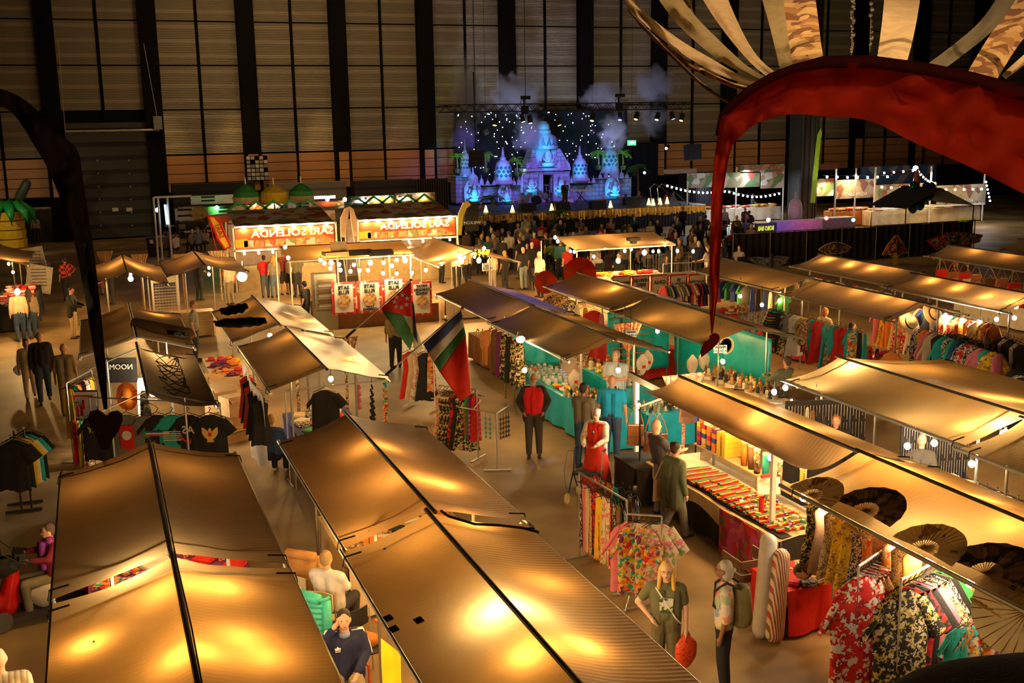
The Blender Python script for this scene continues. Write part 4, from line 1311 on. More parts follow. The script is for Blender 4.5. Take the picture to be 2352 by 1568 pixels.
def person(loc,yaw,label,h=1.75,pose='stand',skin='light',hair=(.05,.03,.02),hairstyle='short',top=None,arms='short',bottom=None,legs='long',shoes=None,
vox=.022,detail=1,jacket=None,skirt=None,build=1.0,lean=0.0,head=(0,0),group=None,cat='person',name='person'):
 k = h / 1.75
 t = thing(name,label,cat,loc,yaw,group)
 P_ = dict(POSES[pose])
 seat = P_.get('seat')
 dz = -.42 if seat else 0
 hipz = .93 + dz
 skm = M('skin_' + skin,SK[skin],.55)
 LN = Matrix.Rotation(-lean,3,'X')
 piv = V((0,0,hipz))
 def U(p):
  p = V(p)
  return (piv + LN @ (p - piv)) * k
 nb = U((0,.0,1.47 + dz))
 hc = U((head[0] * .03,-.02 + head[1] * -.03,1.635 + dz))
 shl,shr = U((-.185 * build,.01,1.40 + dz)),U((.185 * build,.01,1.40 + dz))
 el = U(P_.get('el',(-.235 * build,.03,1.12 + dz)) if 'el' in P_ else (-.24 * build,.03,1.12 + dz))
 er = U(P_.get('er',(.24 * build,.03,1.12 + dz)))
 wl = U(P_.get('wl',(-.25 * build,-.03,.88 + dz)))
 wr = U(P_.get('wr',(.25 * build,-.03,.88 + dz)))
 if seat:
  kl,kr = V((-.13,-.42,.50)) * k,V((.13,-.42,.50)) * k
  al,ar = V((-.12,-.40,.09)) * k,V((.12,-.40,.09)) * k
 else:
  kl,kr = V(P_.get('kl',(-.10,-.01,.50))) * k,V(P_.get('kr',(.10,-.01,.50))) * k
  al,ar = V(P_.get('al',(-.105,.03,.09))) * k,V(P_.get('ar',(.105,.03,.09))) * k
 hl,hr = V((-.09,0,hipz - .03)) * k,V((.09,0,hipz - .03)) * k
 b = MB()
 mb = b
 b.sph(hc,(.076 * k,.094 * k,.112 * k),14,10)
 b.sph(hc + V((0,-.035,-.05)) * k,(.055 * k,.06 * k,.06 * k),10,8)
 if detail:
  capsule(b,hc + V((0,-.088,.012)) * k,hc + V((0,-.108,-.022)) * k,.010 * k,.015 * k,n=6)
  for s_ in (-1,1):
   b.sph(hc + V((s_ * .078,.0,-.01)) * k,(.012 * k,.022 * k,.034 * k),8,6)
 capsule(b,nb,hc + V((0,.01,-.06)) * k,.056 * k,.052 * k)
 wid = .078 * build
 for s_ in (-1,1):
  capsule(b,U((s_ * wid,0,hipz + .05)),U((s_ * wid * 1.15,0,1.33 + dz)),.098 * k * build,.108 * k * build)
 capsule(b,shl + V((.05,0,0)) * k,shr - V((.05,0,0)) * k,.068 * k)
 for sh,e_,w_ in ((shl,el,wl),(shr,er,wr)):
  capsule(b,sh,e_,.052 * k * build,.042 * k)
  capsule(b,e_,w_,.040 * k,.028 * k)
  d = (w_ - e_).normalized()
  sd = 1 if sh is shr else -1
  side = d.cross(V((0,1,0)))
  side = (side if side.length > .1 else V((0,0,1))).normalized()
  pc = w_ + d * .05 * k
  capsule(b,w_ + d * .01,pc + d * .02 * k,.026 * k,.033 * k)
  if detail >= 1:
   fw = V((0,-1,0)) if abs(d.y) < .7 else V((1,0,0))
   for fi in range(4):
    base = pc + d * .035 * k + fw * (fi - 1.5) * .017 * k
    l_ = (.030,.036,.034,.026)[fi] * k
    m1 = base + d * l_
    capsule(b,base,m1,.0088 * k + (.003 if vox > .015 else 0),n=6)
    capsule(b,m1,m1 + (d * .7 - side * .5 * sd).normalized() * l_ * .8,.008 * k + (.003 if vox > .015 else 0),n=6)
   capsule(b,w_ + d * .025 * k + fw * .02 * k,w_ + d * .055 * k + fw * .055 * k,.011 * k,.010 * k,n=6)
 for hp,kn,an in ((hl,kl,al),(hr,kr,ar)):
  capsule(b,hp,kn,.085 * k * build,.056 * k)
  capsule(b,kn,an,.055 * k,.038 * k)
  capsule(b,an - V((0,-.02,.03)) * k,an + V((0,-.14,-.05)) * k,.036 * k,.03 * k)
 fuse(b,'body',skm,t,vox * k)
 if detail >= 1:
  for s_ in (-1,1):
   e = hc + V((s_ * .031,-.083,.014)) * k
   mb = MB().sph(e,(.010 * k,.006 * k,.006 * k),8,5)
   mb.obj('eye',M('eye_dark',(.03,.02,.015),.3),t,local=True)
  MB().sph(hc + V((0,-.093,-.055)) * k,(.022 * k,.008 * k,.006 * k),8,5).obj('mouth',M('lips',(.35,.09,.07),.5),t,local=True)
 if hairstyle != 'bald':
  hm = M('hair',hair,.7,bump=.4,bsc=120)
  mb = MB()
  mb.sph(hc + V((0,.018,.030)) * k,(.084 * k,.092 * k,.098 * k),12,9)
  if hairstyle in ('short','wavy'):
   mb.sph(hc + V((0,.045,-.015)) * k,(.074 * k,.062 * k,.075 * k),10,8)
  if hairstyle == 'wavy':
   for i in range(10):
    a = i * 2.4
    mb.sph(hc + V((math.cos(a) * .06,.03 + math.sin(a) * .055,.055 + .03 * math.sin(i))) * k,.034 * k,7,5)
  if hairstyle in ('long','tail'):
   capsule(mb,hc + V((0,.05,.0)) * k,hc + V((0,.10,-.30)) * k,.07 * k,.05 * k if hairstyle == 'long' else .025 * k)
  if hairstyle == 'long':
   for s_ in (-1,1):
    capsule(mb,hc + V((s_ * .072,.0,.02)) * k,hc + V((s_ * .105,-.06,-.34)) * k,.032 * k,.026 * k)
    capsule(mb,hc + V((s_ * .06,.03,.02)) * k,hc + V((s_ * .11,.03,-.36)) * k,.04 * k,.03 * k)
  if hairstyle == 'bob':
   mb.sph(hc + V((0,.04,-.04)) * k,(.092 * k,.08 * k,.11 * k),10,8)
  fuse(mb,'hair',hm,t,min(vox,.016) * k,2)
 if top:
  mb = MB()
  for s_ in (-1,1):
   capsule(mb,U((s_ * wid,0,hipz + .02)),U((s_ * wid * 1.15,0,1.33 + dz)),.118 * k * build,.122 * k * build)
  capsule(mb,U((0,-.02,hipz + .14)),U((0,-.02,1.25 + dz)),.115 * k * build,.10 * k * build)
  capsule(mb,shl + V((.04,0,0)) * k,shr - V((.04,0,0)) * k,.084 * k)
  capsule(mb,nb - V((0,0,.06)) * k,nb - V((0,0,.005)) * k,.072 * k,.064 * k)
  for sh,e_,w_ in ((shl,el,wl),(shr,er,wr)):
   if arms == 'short':
    capsule(mb,sh,sh.lerp(e_,.62),.070 * k * build,.066 * k)
   elif arms == 'long':
    capsule(mb,sh,e_,.070 * k * build,.058 * k)
    capsule(mb,e_,e_.lerp(w_,.93),.056 * k,.044 * k)
   elif arms == 'roll':
    capsule(mb,sh,e_,.070 * k * build,.060 * k)
    capsule(mb,e_,e_.lerp(w_,.15),.06 * k,.056 * k)
  fuse(mb,'shirt',top,t,vox * k)
 if jacket and top is None:
  pass
 if jacket:
  mb = MB()
  for s_ in (-1,1):
   capsule(mb,U((s_ * .115 * build,.03 if top else 0,hipz - (.12 if top else 0))),U((s_ * wid * 1.3,.025 if top else 0,1.35 + dz)),.115 * k * build,.118 * k * build)
  capsule(mb,U((0,.06,hipz - .10)),U((0,.05,1.32 + dz)),.12 * k * build,.12 * k * build)
  capsule(mb,shl + V((.03,.02,.01)) * k,shr + V((-.03,.02,.01)) * k,.090 * k)
  for sh,e_,w_ in ((shl,el,wl),(shr,er,wr)):
   capsule(mb,sh,e_,.082 * k * build,.066 * k)
   capsule(mb,e_,e_.lerp(w_,.95),.064 * k,.05 * k)
  if not top:
   capsule(mb,U((0,-.035,hipz + .02)),U((0,-.03,1.33 + dz)),.115 * k,.10 * k)
  fuse(mb,'jacket',jacket,t,vox * k)
  if top:
   mb = MB()
   if 'tracksuit' not in label:
    capsule(mb,U((0,-.085,hipz + .03)),U((0,-.085,1.28 + dz)),.075 * k * build,.075 * k * build)
   capsule(mb,U((0,-.06,1.28 + dz)),nb,.07 * k,.06 * k)
   fuse(mb,'shirt_front',top,t,vox * k)
 bm_ = bottom or M('dark_jeans',(.03,.035,.06),.85)
 mb = MB()
 if skirt:
  mb.lathe([(.36 * k,.12 * k),(.33 * k,.35 * k),(.22 * k,hipz * k - .1),(.14 * k,hipz * k + .1)],(0,0,0),20)
 else:
  for s_ in (-1,1):
   capsule(mb,V((s_ * .07 * build,0,hipz + .05)) * k,V((s_ * .07 * build,0,hipz - .05)) * k,.118 * k * build,.115 * k * build)
  for hp,kn,an in ((hl,kl,al),(hr,kr,ar)):
   capsule(mb,hp,kn,.106 * k * build,.082 * k)
   if legs == 'long':
    capsule(mb,kn,an + V((0,0,.01)),.080 * k,.062 * k)
 fuse(mb,'trousers' if not skirt else 'skirt',bm_,t,vox * k)
 sm = shoes or M('dark_shoe',(.03,.02,.016),.5)
 for an in (al,ar):
  mb = MB()
  capsule(mb,an + V((0,.04,-.045)) * k,an + V((0,-.16,-.05)) * k,.042 * k,.038 * k)
  fuse(mb,'shoe',sm,t,.02)
 t['k'] = k
 return t,dict(hc=hc,wl=wl,wr=wr,el=el,er=er,shl=shl,shr=shr,k=k,hipz=hipz * k,al=al,ar=ar)
def glasses(t,J,m=None):
 k = J['k']
 hc = J['hc']
 mb = MB()
 for s_ in (-1,1):
  c = hc + V((s_ * .033,-.098,.014)) * k
  mb.tube([c + V((math.cos(a * PI / 4) * .024,0,math.sin(a * PI / 4) * .019)) * k for a in range(9)],.0022 * k,5)
  mb.tube([c + V((s_ * .024,0,0)) * k,c + V((s_ * .048,.09,0)) * k],.0022 * k,4)
 mb.obj('glasses',m or BLACK,t,local=True)
def yaw_to(p,q):
 """yaw that makes a figure at p face q (figures face -Y)"""
 d = V(q) - V(p)
 return math.atan2(d.y,d.x) + PI / 2
CAMXY = V((0,0,0))
SO = {}
def cloth(name,c,**kw):
 kw.setdefault('bump',.25)
 kw.setdefault('bsc',22)
 return M(name,c,.85,**kw)
def pg(px,py,z=0):
 return G(px,py,z)
JEAN = cloth('blue_jeans',(.10,.15,.22))
JEAND = cloth('dark_blue_jeans',(.03,.05,.09))
BLKT = cloth('black_trousers',(.02,.02,.022))
KHAKI = cloth('khaki_cloth',(.22,.18,.09))
# --- the people one can make out, near to far.  u = direction they face
# 1 woman with blond hair, green T-shirt
p = pg(1528,1583)
t,J = person(p,yaw_to(p,CAMXY + V((-.5,0,0))) + .0,'woman with long blond hair, glasses and a printed green T-shirt, hand on hip',1.68,'hip','pale',(.70,.42,.10),'long',
cloth('green_shirt',(.13,.13,.07)),'short',cloth('olive_trousers',(.13,.11,.055)),vox=.012,lean=-.02)
glasses(t,J)
k = J['k']
MB().poly([(-.075,-.10),(.08,-.10),(.09,.09),(-.08,.10)],V((0,-.142,1.22)) * k,(1,0,0),(0,0,1),.006).obj('leaf_print',M('leaf_print',(.5,.5,.4),.8,pat='print',cols=((.55,.55,.45),(.06,.09,.03),(.60,.6,.5),(.12,.16,.07)),sc_=16),t,local=True)
MB().tube([V((-.13,-.09,1.43)) * k,V((-.02,-.145,1.28)) * k,V((.12,-.135,1.06)) * k,V((.18,-.05,.95)) * k],.011,6).obj('bag_strap',WHITEC,t,local=True)
MB().tube([J['wl'] + V((.03 * math.cos(a),.03 * math.sin(a),.01)) for a in [q * PI / 3 for q in range(7)]],.009,5).obj('wrist_watch',M('watch',(.6,.5,.4),.4),t,local=True)
wp = p + Matrix.Rotation(t.rotation_euler.z,3,'Z') @ J['wr']
def sack(c,r,h,mat,nm='shopping_bag',handles=True,mouth=.25):
 def f(u,v):
  a = 2 * PI * u
  rr = r * (math.sin(PI * (.12 + .86 * (1 - v))) ** .6) * (1 if v < .7 else lerp(1,mouth,(v - .7) / .3))
  wob = 1 + .16 * noise.noise(V((math.cos(a) * 1.6,math.sin(a) * 1.6,v * 3 + c.x)))
  return c + V((rr * math.cos(a) * wob,rr * .55 * math.sin(a) * wob,h * v))
 return MB().grid(f,22,14)
tag(sack(wp - V((0,0,.52)),.15,.46,None).tube([wp - V((.05,0,.10)),wp - V((0,0,-.01)),wp - V((-.05,0,.10))],.01).obj('shopping_bag',M('orange_red_plastic',(.70,.07,.02),.45,pat='dots',cols=((.72,.08,.02),(.42,.02,.01)),sc_=22,bump=.5,bsc=12),smooth=True),'orange red plastic bag in the hand of the blond woman','bag')
# 2 grey haired man with rucksack, floral shirt
p = pg(1660,1592) + V((0,0,-.0))
yw = yaw_to(p,p + (RW @ V((-1,.1,.25))))
t,J = person(p,yw,'grey haired man with glasses, colourful shirt and a green rucksack',1.72,'stand','brown',(.42,.38,.32),'bob',
M('paint_splash_shirt',(.6,.5,.45),.85,pat='print',cols=((.62,.52,.45),(.60,.25,.18),(.25,.30,.45),(.65,.52,.2),(.35,.42,.25),(.6,.5,.45)),sc_=9),'roll',BLKT,vox=.012)
glasses(t,J)
mb = MB()
capsule(mb,V((0,.20,1.02)),V((0,.19,1.33)),.14,.12)
fuse(mb,'rucksack',cloth('olive_rucksack',(.20,.17,.08)),t,.015)
for s_ in (-1,1):
 MB().tube([V((s_ * .10,.16,1.42)),V((s_ * .12,.02,1.49)),V((s_ * .12,-.12,1.38)),V((s_ * .13,-.13,1.2)),V((s_ * .15,.06,1.02))],.018,6).obj('rucksack_strap',cloth('black_strap',(.03,.028,.02)),t,local=True)
MB().sph(J['hc'] + V((0,.11,.0)),.035).obj('bun',M('hair',(.42,.38,.32),.7),t,local=True)
# 3 head at the bottom edge
p = pg(1660,2010)
person(p,yaw_to(p,p + (RW @ V((-.4,.1,1)))),'person whose dark thinning hair shows at the bottom edge below the rucksack man',1.72,'stand','tan',(.05,.035,.03),'short',BLACKC,vox=.02)
# 4 woman in green coat + 5 man in dark shirt at the incense stall
p = pg(1548,1238)
yc = yaw_to(p,G(1720,1190,0))
t,J = person(p,yc,'woman in a long green coat with a cloth shoulder bag before the incense table',1.68,'walk','light',(.06,.03,.018),'wavy',cloth('dark_top',(.05,.05,.05)),'long',cloth('grey_leggings',(.16,.17,.17)),jacket=cloth('green_coat',(.10,.12,.075)),shoes=M('black_white_sneaker',(.05,.05,.05),.6),vox=.014)
mb = MB()
for s_ in (-1,1):
 capsule(mb,V((s_ * .11,.05,.66)),V((s_ * .09,.04,1.1)),.13,.12)
fuse(mb,'coat_skirt',cloth('green_coat',(.10,.12,.075)),t,.016)
tb = thing('shoulder_bag','natural cotton shoulder bag on the arm of the woman in the green coat','bag',p)
RZ = Matrix.Rotation(yc,3,'Z')
c_ = p + RZ @ V((.30,.06,.62))
MB().grid(lambda u,v: c_ + RZ @ V((.035 * math.cos(2 * PI * u) * (1 - .5 * v),.16 * math.sin(2 * PI * u) * (1 - .1 * v),.36 * v)),16,8).obj('pouch',cloth('cotton_bag',(.55,.38,.2)),tb,smooth=True)
MB().tube([c_ + RZ @ V((0,-.13,.35)),p + RZ @ V((.21,-.03,1.3)),p + RZ @ V((.18,.0,1.47)),p + RZ @ V((.21,.10,1.3)),c_ + RZ @ V((0,.14,.35))],.012,5).obj('strap',cloth('cotton_bag',(.55,.38,.2)),tb)
p = pg(1520,1185)
person(p,yaw_to(p,G(1720,1150,0)),'man with shaved head and dark blue T-shirt leaning to the incense table',1.80,'reach','pale',(.3,.2,.1),'bald',cloth('dark_blue_tee',(.06,.055,.08)),'short',cloth('grey_jeans',(.16,.16,.17)),vox=.014,lean=.22)
# 6 woman with rollator
p = pg(1370,1130)
yr = yaw_to(p,p + (RW @ V((-.45,0,-1))))
t,J = person(p,yr,'white haired woman with pale lace jacket and red dress pushing a walking frame',1.62,'reach','pale',(.72,.66,.55),'wavy',cloth('red_dress',(.62,.03,.015)),'long',cloth('red_dress',(.62,.03,.015)),skirt=False,jacket=M('pale_lace',(.70,.58,.46),.85,pat='print',cols=((.72,.6,.48),(.55,.38,.28),(.74,.64,.52)),sc_=24),vox=.013)
glasses(t,J)
mb = MB()
mb.lathe([(.30,.10),(.27,.4),(.2,.8),(.15,1.0)],(0,0,0),20)
mb.obj('skirt',cloth('red_dress',(.62,.03,.015)),t,local=True,smooth=True)
MB().sph(V((0,-.17,1.22)),.022).obj('necklace',M('turquoise',(.05,.4,.45),.4),t,local=True)
rt = thing('rollator','dark blue wheeled walking frame pushed by the white haired woman','walking frame',p,yr)
RB = M('blue_frame_paint',(.03,.04,.14),.35)
for s_ in (-1,1):
 MB().tube([V((s_ * .27,-.34,.93)),V((s_ * .27,-.42,.93)),V((s_ * .27,-.48,.55)),V((s_ * .27,-.80,.12))],.016,6).obj('side_tube',RB if s_ < 0 else M('grey_tube',(.45,.45,.45),.3,.7),rt,local=True)
 MB().cyl(V((s_ * .27,-.26,.935)),V((s_ * .27,-.38,.935)),.022,n=8).obj('grip',BLACK,rt,local=True)
 for yy in (-.82,-.22):
  w_ = MB().lathe([(.045,-.02),(.10,-.02),(.105,0),(.10,.02),(.045,.02)],V((s_ * .27,yy,.105)),16,Matrix.Rotation(PI / 2,3,'Y')).obj('wheel',M('cream_wheel',(.55,.42,.2),.6),rt,local=True)
 MB().tube([V((s_ * .27,-.5,.5)),V((s_ * .27,-.24,.1))],.014,6).obj('rear_leg',RB,rt,local=True)
 MB().tube([V((s_ * .27,-.40,.9)),V((s_ * .33,-.62,.95)),V((s_ * .35,-.75,.6)),V((s_ * .29,-.8,.25))],.004,4).obj('brake_cable',BLACK,rt,local=True)
MB().box(V((0,-.50,.52)),(.5,.24,.03)).obj('seat',BLACK,rt,local=True)
# 7 turquoise shirt and the man beside
p = pg(1405,1060)
t,J = person(p,yaw_to(p,G(1480,930,0)) ,'balding man in a turquoise polo shirt and jeans, back to the view',1.82,'stand','tan',(.2,.12,.08),'bald',cloth('turquoise_polo',(.01,.26,.42)),'short',JEAND,vox=.014,build=1.1)
p = pg(1340,1075)
person(p,yaw_to(p,G(1470,990,0)),'dark haired man in an olive brown shirt beside the turquoise shirt, hand raised',1.76,'chin','brown',(.03,.02,.02),'short',cloth('olive_brown_shirt',(.13,.10,.06)),'short',JEAND,vox=.016)
# 8 man in jacket, red shirt
p = pg(1227,1050)
t,J = person(p,yaw_to(p,CAMXY),'bearded man in dark jacket and red polo shirt with hands in pockets',1.80,'pockets','tan',(.30,.26,.22),'bald',cloth('red_polo',(.62,.012,.012)),'long',cloth('dark_brown_trousers',(.06,.05,.035)),jacket=cloth('dark_brown_jacket',(.035,.028,.022)),vox=.013)
glasses(t,J)
MB().sph(J['hc'] + V((0,-.065,-.078)),(.05,.045,.04)).obj('beard',M('grey_beard',(.45,.4,.35),.9),t,local=True)
# 9 seller in striped blue shirt
p = pg(1415,985)
t,J = person(p,yaw_to(p,G(1330,1150,0)) - .3,'bearded seller in a pale blue striped shirt with folded arms on a stool',1.82,'fold','light',(.35,.30,.24),'short',M('blue_striped_shirt',(.3,.4,.5),.85,pat='stripex',cols=((.36,.46,.58),(.36,.46,.58),(.62,.66,.7)),sc_=28),'short',BLKT,vox=.014,build=1.15)
MB().sph(J['hc'] + V((0,-.07,-.085)),(.048,.05,.055)).obj('beard',M('pale_beard',(.5,.42,.3),.9),t,local=True)
# 10 man under flags
p = pg(910,848)
person(p,yaw_to(p,p + V((.3,1,0))),'person in patterned olive shirt and black trousers walking away behind the flags',1.76,'walk','tan',(.04,.03,.02),'short',M('olive_print',(.2,.16,.07),.85,pat='print',cols=((.22,.17,.07),(.17,.13,.05),(.28,.20,.1)),sc_=16),'roll',BLKT,vox=.02)
# 11 couple on the left aisle
p = pg(105,925)
person(p,yaw_to(p,CAMXY + V((0,3,0))),'tall man with dark jacket and jeans walking beside the woman with the white bag',1.84,'walk','tan',(.12,.09,.07),'bald',BLACKC,'long',JEAND,jacket=cloth('black_jacket',(.02,.018,.016)),vox=.02,lean=.08)
p = pg(72,915)
person(p,yaw_to(p,CAMXY + V((0,3,0))),'small woman in pale trousers with a white bag beside the tall man',1.58,'walk','tan',(.02,.015,.01),'bob',cloth('cream_blouse',(.55,.42,.3)),'long',cloth('pale_trousers',(.6,.48,.33)),vox=.02)
tag(sack(pg(48,900) + V((0,0,.45)),.13,.30,None).obj('carrier_bag',WHITEC,smooth=True),'white carrier bag held by the small woman in pale trousers','bag')
p = pg(50,785)
person(p,yaw_to(p,p + V((-.2,1,0))),'man in a cream and black sleeved top walking away at the left',1.8,'walk','tan',(.05,.03,.02),'short',cloth('cream_raglan',(.42,.32,.2)),'long',JEAND,vox=.022)
p = pg(76,778)
person(p,yaw_to(p,p + V((-.2,1,0))),'slim person with dark bag walking next to the cream top man',1.68,'walk','tan',(.04,.025,.02),'long',cloth('brown_top',(.2,.14,.08)),'long',JEAND,vox=.024)
p = pg(172,777)
person(p,yaw_to(p,p + V((1,-.3,0))),'person with black jacket and tan trousers standing by the dark banner',1.72,'reach','tan',(.03,.02,.015),'short',BLACKC,'long',cloth('tan_trousers',(.38,.26,.13)),jacket=cloth('black_jacket',(.02,.018,.016)),vox=.022)
p = pg(157,690)
person(p,yaw_to(p,p + V((-.4,.9,0))),'man in a red and black check shirt at the left aisle',1.78,'hip','tan',(.03,.02,.015),'short',M('red_black_check',(.5,.05,.03),.85,pat='check',cols=((.60,.05,.03),(.05,.01,.01)),sc_=9),'roll',BLKT,vox=.022)
p = pg(160,955)
t,J = person(p,yaw_to(p,p + V((.2,1,0))),'man in an olive grey T-shirt seen from behind at the scarf rack',1.8,'stand','tan',(.06,.03,.02),'bald',cloth('olive_grey_tee',(.26,.20,.12)),'short',cloth('tan_trousers',(.38,.26,.13)),vox=.018)
p = pg(452,830)
person(p,yaw_to(p,p + V((1,-.2,0))),'man with ginger hair and grey checked T-shirt between the canvas roofs',1.82,'stand','light',(.25,.09,.03),'short',M('grey_check',(.3,.28,.2),.85,pat='check',cols=((.32,.30,.22),(.24,.22,.16)),sc_=9),'short',cloth('dark_trousers',(.05,.05,.05)),vox=.018)
# boy in blue at the bag stall
p = pg(632,1095)
t,J = person(p,yaw_to(p,G(720,1000,0)),'person with short fair hair and a blue sweater sitting behind the white table side',1.7,'sit','light',(.40,.26,.10),'short',cloth('blue_sweater',(.03,.06,.18)),'long',BLKT,shoes=M('white_sneaker',(.6,.55,.5),.6),vox=.016)
# white shirt man sitting with his back to us, and the tracksuit man
p = pg(765,1470)
t,J = person(p,yaw_to(p,p + V((.75,.85,0))),'man in a white shirt and dark trousers sitting with his back to the view',1.74,'sit','light',(.35,.22,.1),'short',cloth('white_shirt',(.62,.58,.58)),'long',cloth('charcoal_trousers',(.035,.033,.04)),vox=.013,lean=.12,build=1.1)
p = pg(800,1640)
NAVY = cloth('navy_tracksuit',(.015,.018,.06))
t,J = person(p,yaw_to(p,CAMXY + V((.6,0,0))),'dark haired man sitting in a navy tracksuit jacket with white stripes, hand at his ear',1.76,'phone','light',(.025,.015,.012),'short',None,'long',cloth('tan_chinos',(.4,.28,.12)),jacket=NAVY,vox=.012)
k = J['k']
for side,sh,e_,w_ in (('l',J['shl'],J['el'],J['wl']),('r',J['shr'],J['er'],J['wr'])):
 mb = MB()
 for q in (-1,0,1):
  o1 = V((0,q * .022,0))
  sx = -1 if side == 'l' else 1
  mb.tube([J['shl'] * 0 + sh + V((-sx * .10,q * .022,.088)) * k,sh + V((sx * .03,q * .022,.092)) * k,sh + V((sx * .083,q * .022,0)) * k + V((0,0,-.03)),sh.lerp(e_,.5) + V((sx * .078,q * .022,0)) * k,e_ + V((sx * .068,q * .022,0)) * k],.006,4)
 mb.obj('sleeve_stripes',WHITEC,t,local=True)
mb = MB()
for q in (-.022,0,.022):
 mb.poly([(-.008,0),(.008,0),(.012,.035),(0,.05 - abs(q)),(-.012,.035)],V((-.09 + q,-.155,.90)) * k,(1,0,0),(0,0,1),.004)
mb.box(V((-.09,-.155,.885)) * k,(.06,.006,.006)).obj('chest_emblem',WHITEC,t,local=True)
MB().sph(J['hc'] + V((0,.0,-.185)),(.075,.07,.05)).obj('tee_collar',cloth('light_blue_tee',(.2,.24,.4)),t,local=True)
# mobility scooter rider
p = pg(133,1410)
yq = yaw_to(p,p + (RW @ V((-.8,0,-.5))))
t,J = person(p + V((0,0,.12)),yq,'person in a maroon cardigan and purple scarf riding the red scooter',1.66,'ride','light',(.10,.07,.05),'short',cloth('maroon_cardigan',(.16,.012,.03)),'long',cloth('olive_trousers2',(.17,.14,.08)),vox=.014)
glasses(t,J)
mb = MB()
capsule(mb,V((-.05,-.12,.98)),V((-.08,-.14,.60)),.055,.05)
capsule(mb,V((.05,-.12,.98)),V((.10,-.13,.66)),.055,.05)
capsule(mb,V((-.07,-.02,1.03)),V((.07,-.02,1.03)),.065,.065)
fuse(mb,'scarf',M('purple_scarf',(.18,.03,.22),.85,pat='print',cols=((.20,.03,.25),(.10,.02,.30),(.30,.05,.18)),sc_=40),t,.015)
RS = M('red_glossy_paint',(.45,.01,.01),.2,spec=.6)
s_ = thing('mobility_scooter','red mobility scooter with a white bag on its footboard','scooter',p + Matrix.Rotation(yq,3,'Z') @ V((0,.27,0)),yq)
mb = MB()
capsule(mb,V((0,-.92,.30)),V((0,-.80,.78)),.16,.10)
capsule(mb,V((0,-1.12,.34)),V((0,-.9,.42)),.13,.14)
fuse(mb,'front_fairing',RS,s_,.018)
MB().box(V((0,-.35,.16)),(.5,1.1,.07)).obj('footboard',M('scooter_deck',(.04,.03,.03),.7),s_,local=True)
mb = MB()
capsule(mb,V((-.14,.30,.30)),V((.14,.30,.30)),.20,.20)
fuse(mb,'rear_body',RS,s_,.02)
MB().box(V((0,.12,.52)),(.46,.44,.08)).obj('seat',BLACK,s_,local=True)
MB().box(V((0,.34,.80)),(.44,.08,.5)).obj('backrest',BLACK,s_,local=True)
MB().tube([V((0,-.82,.75)),V((0,-.70,1.0))],.04,8).obj('tiller',M('scooter_red_dark',(.3,.01,.01),.3),s_,local=True)
MB().tube([V((-.30,-.55,.96)),V((-.28,-.72,1.02)),V((.28,-.72,1.02)),V((.30,-.55,.96))],.02,7).box(V((0,-.70,1.02)),(.26,.14,.08)).obj('handlebar',BLACK,s_,local=True)
for sx in (-.28,.28):
 MB().tube([V((sx,-.76,1.02)),V((sx * 1.3,-.95,1.2))],.008,5).sph(V((sx * 1.3,-.96,1.24)),(.07,.02,.05)).obj('mirror',BLACK,s_,local=True)
for xx,yy in ((-.22,-1.02),(.22,-1.02),(-.24,.38),(.24,.38)):
 MB().lathe([(.05,-.045),(.13,-.045),(.15,0),(.13,.045),(.05,.045)],V((xx,yy,.15)),18,Matrix.Rotation(PI / 2,3,'Y')).obj('wheel',M('grey_tyre',(.10,.09,.08),.8),s_,local=True)
RZ = Matrix.Rotation(yq,3,'Z')
tag(sack(p + RZ @ V((0,-.65,.72)),.26,.30,None,mouth=.9).obj('front_basket_bag',cloth('black_bag',(.02,.017,.015)),smooth=True),'black bag in the front of the red scooter','bag')
tag(sack(p + RZ @ V((.10,-.17,.20)),.21,.42,None,mouth=.6).obj('carrier_bag',M('white_plastic',(.62,.52,.42),.4,trans=.2,bump=.6,bsc=8),smooth=True),'crumpled white carrier bag on the scooter footboard','bag')
# lower-left corner person in striped shirt
p = pg(35,1850)
person(p,yaw_to(p,p + (RW @ V((-.4,0,1)))),'person with a striped beige shirt cut off by the lower left corner',1.76,'stand','light',(.4,.3,.2),'bald',M('beige_stripe',(.35,.3,.2),.85,pat='stripex',cols=((.38,.32,.22),(.24,.2,.13),(.45,.38,.27)),sc_=18),'short',BLKT,vox=.016,build=1.15)
# right: aisle people
p = pg(1890,845)
person(p,yaw_to(p,p + V((1,.2,0))),'woman with short red hair in a cream suit with folded arms',1.70,'fold','light',(.35,.14,.04),'bob',cloth('cream_blazer',(.5,.40,.26)),'long',cloth('cream_trousers',(.55,.45,.3)),vox=.018)
p = pg(1950,885)
person(p,yaw_to(p,p + V((1,-.4,0))),'woman in a grey printed T-shirt with a bag strap beside the cream suit',1.66,'reach','light',(.06,.03,.02),'bob',cloth('grey_print_tee',(.4,.34,.25)),'short',JEAND,vox=.018)
p = pg(1785,990)
person(p,yaw_to(p,p + (RW @ V((-.6,0,1)))),'man in an olive green shirt bending, seen from behind',1.78,'reach','tan',(.04,.03,.02),'short',cloth('dull_green_shirt',(.10,.10,.055)),'long',KHAKI,vox=.018,lean=.35)
p = pg(2205,925)
person(p,yaw_to(p,p + V((.8,.7,0))),'woman with long dark hair and pale top behind the big roof',1.66,'stand','light',(.07,.03,.02),'long',cloth('pale_top',(.5,.42,.3)),'short',JEAN,vox=.02)
p = pg(2255,945)
person(p,yaw_to(p,p + V((.8,.7,0))),'man in a black T-shirt behind the big roof, next to the long haired woman',1.78,'stand','tan',(.05,.04,.03),'short',cloth('black_tee',(.035,.028,.02)),'short',BLKT,vox=.02,build=1.1)
p = pg(1912,1150)
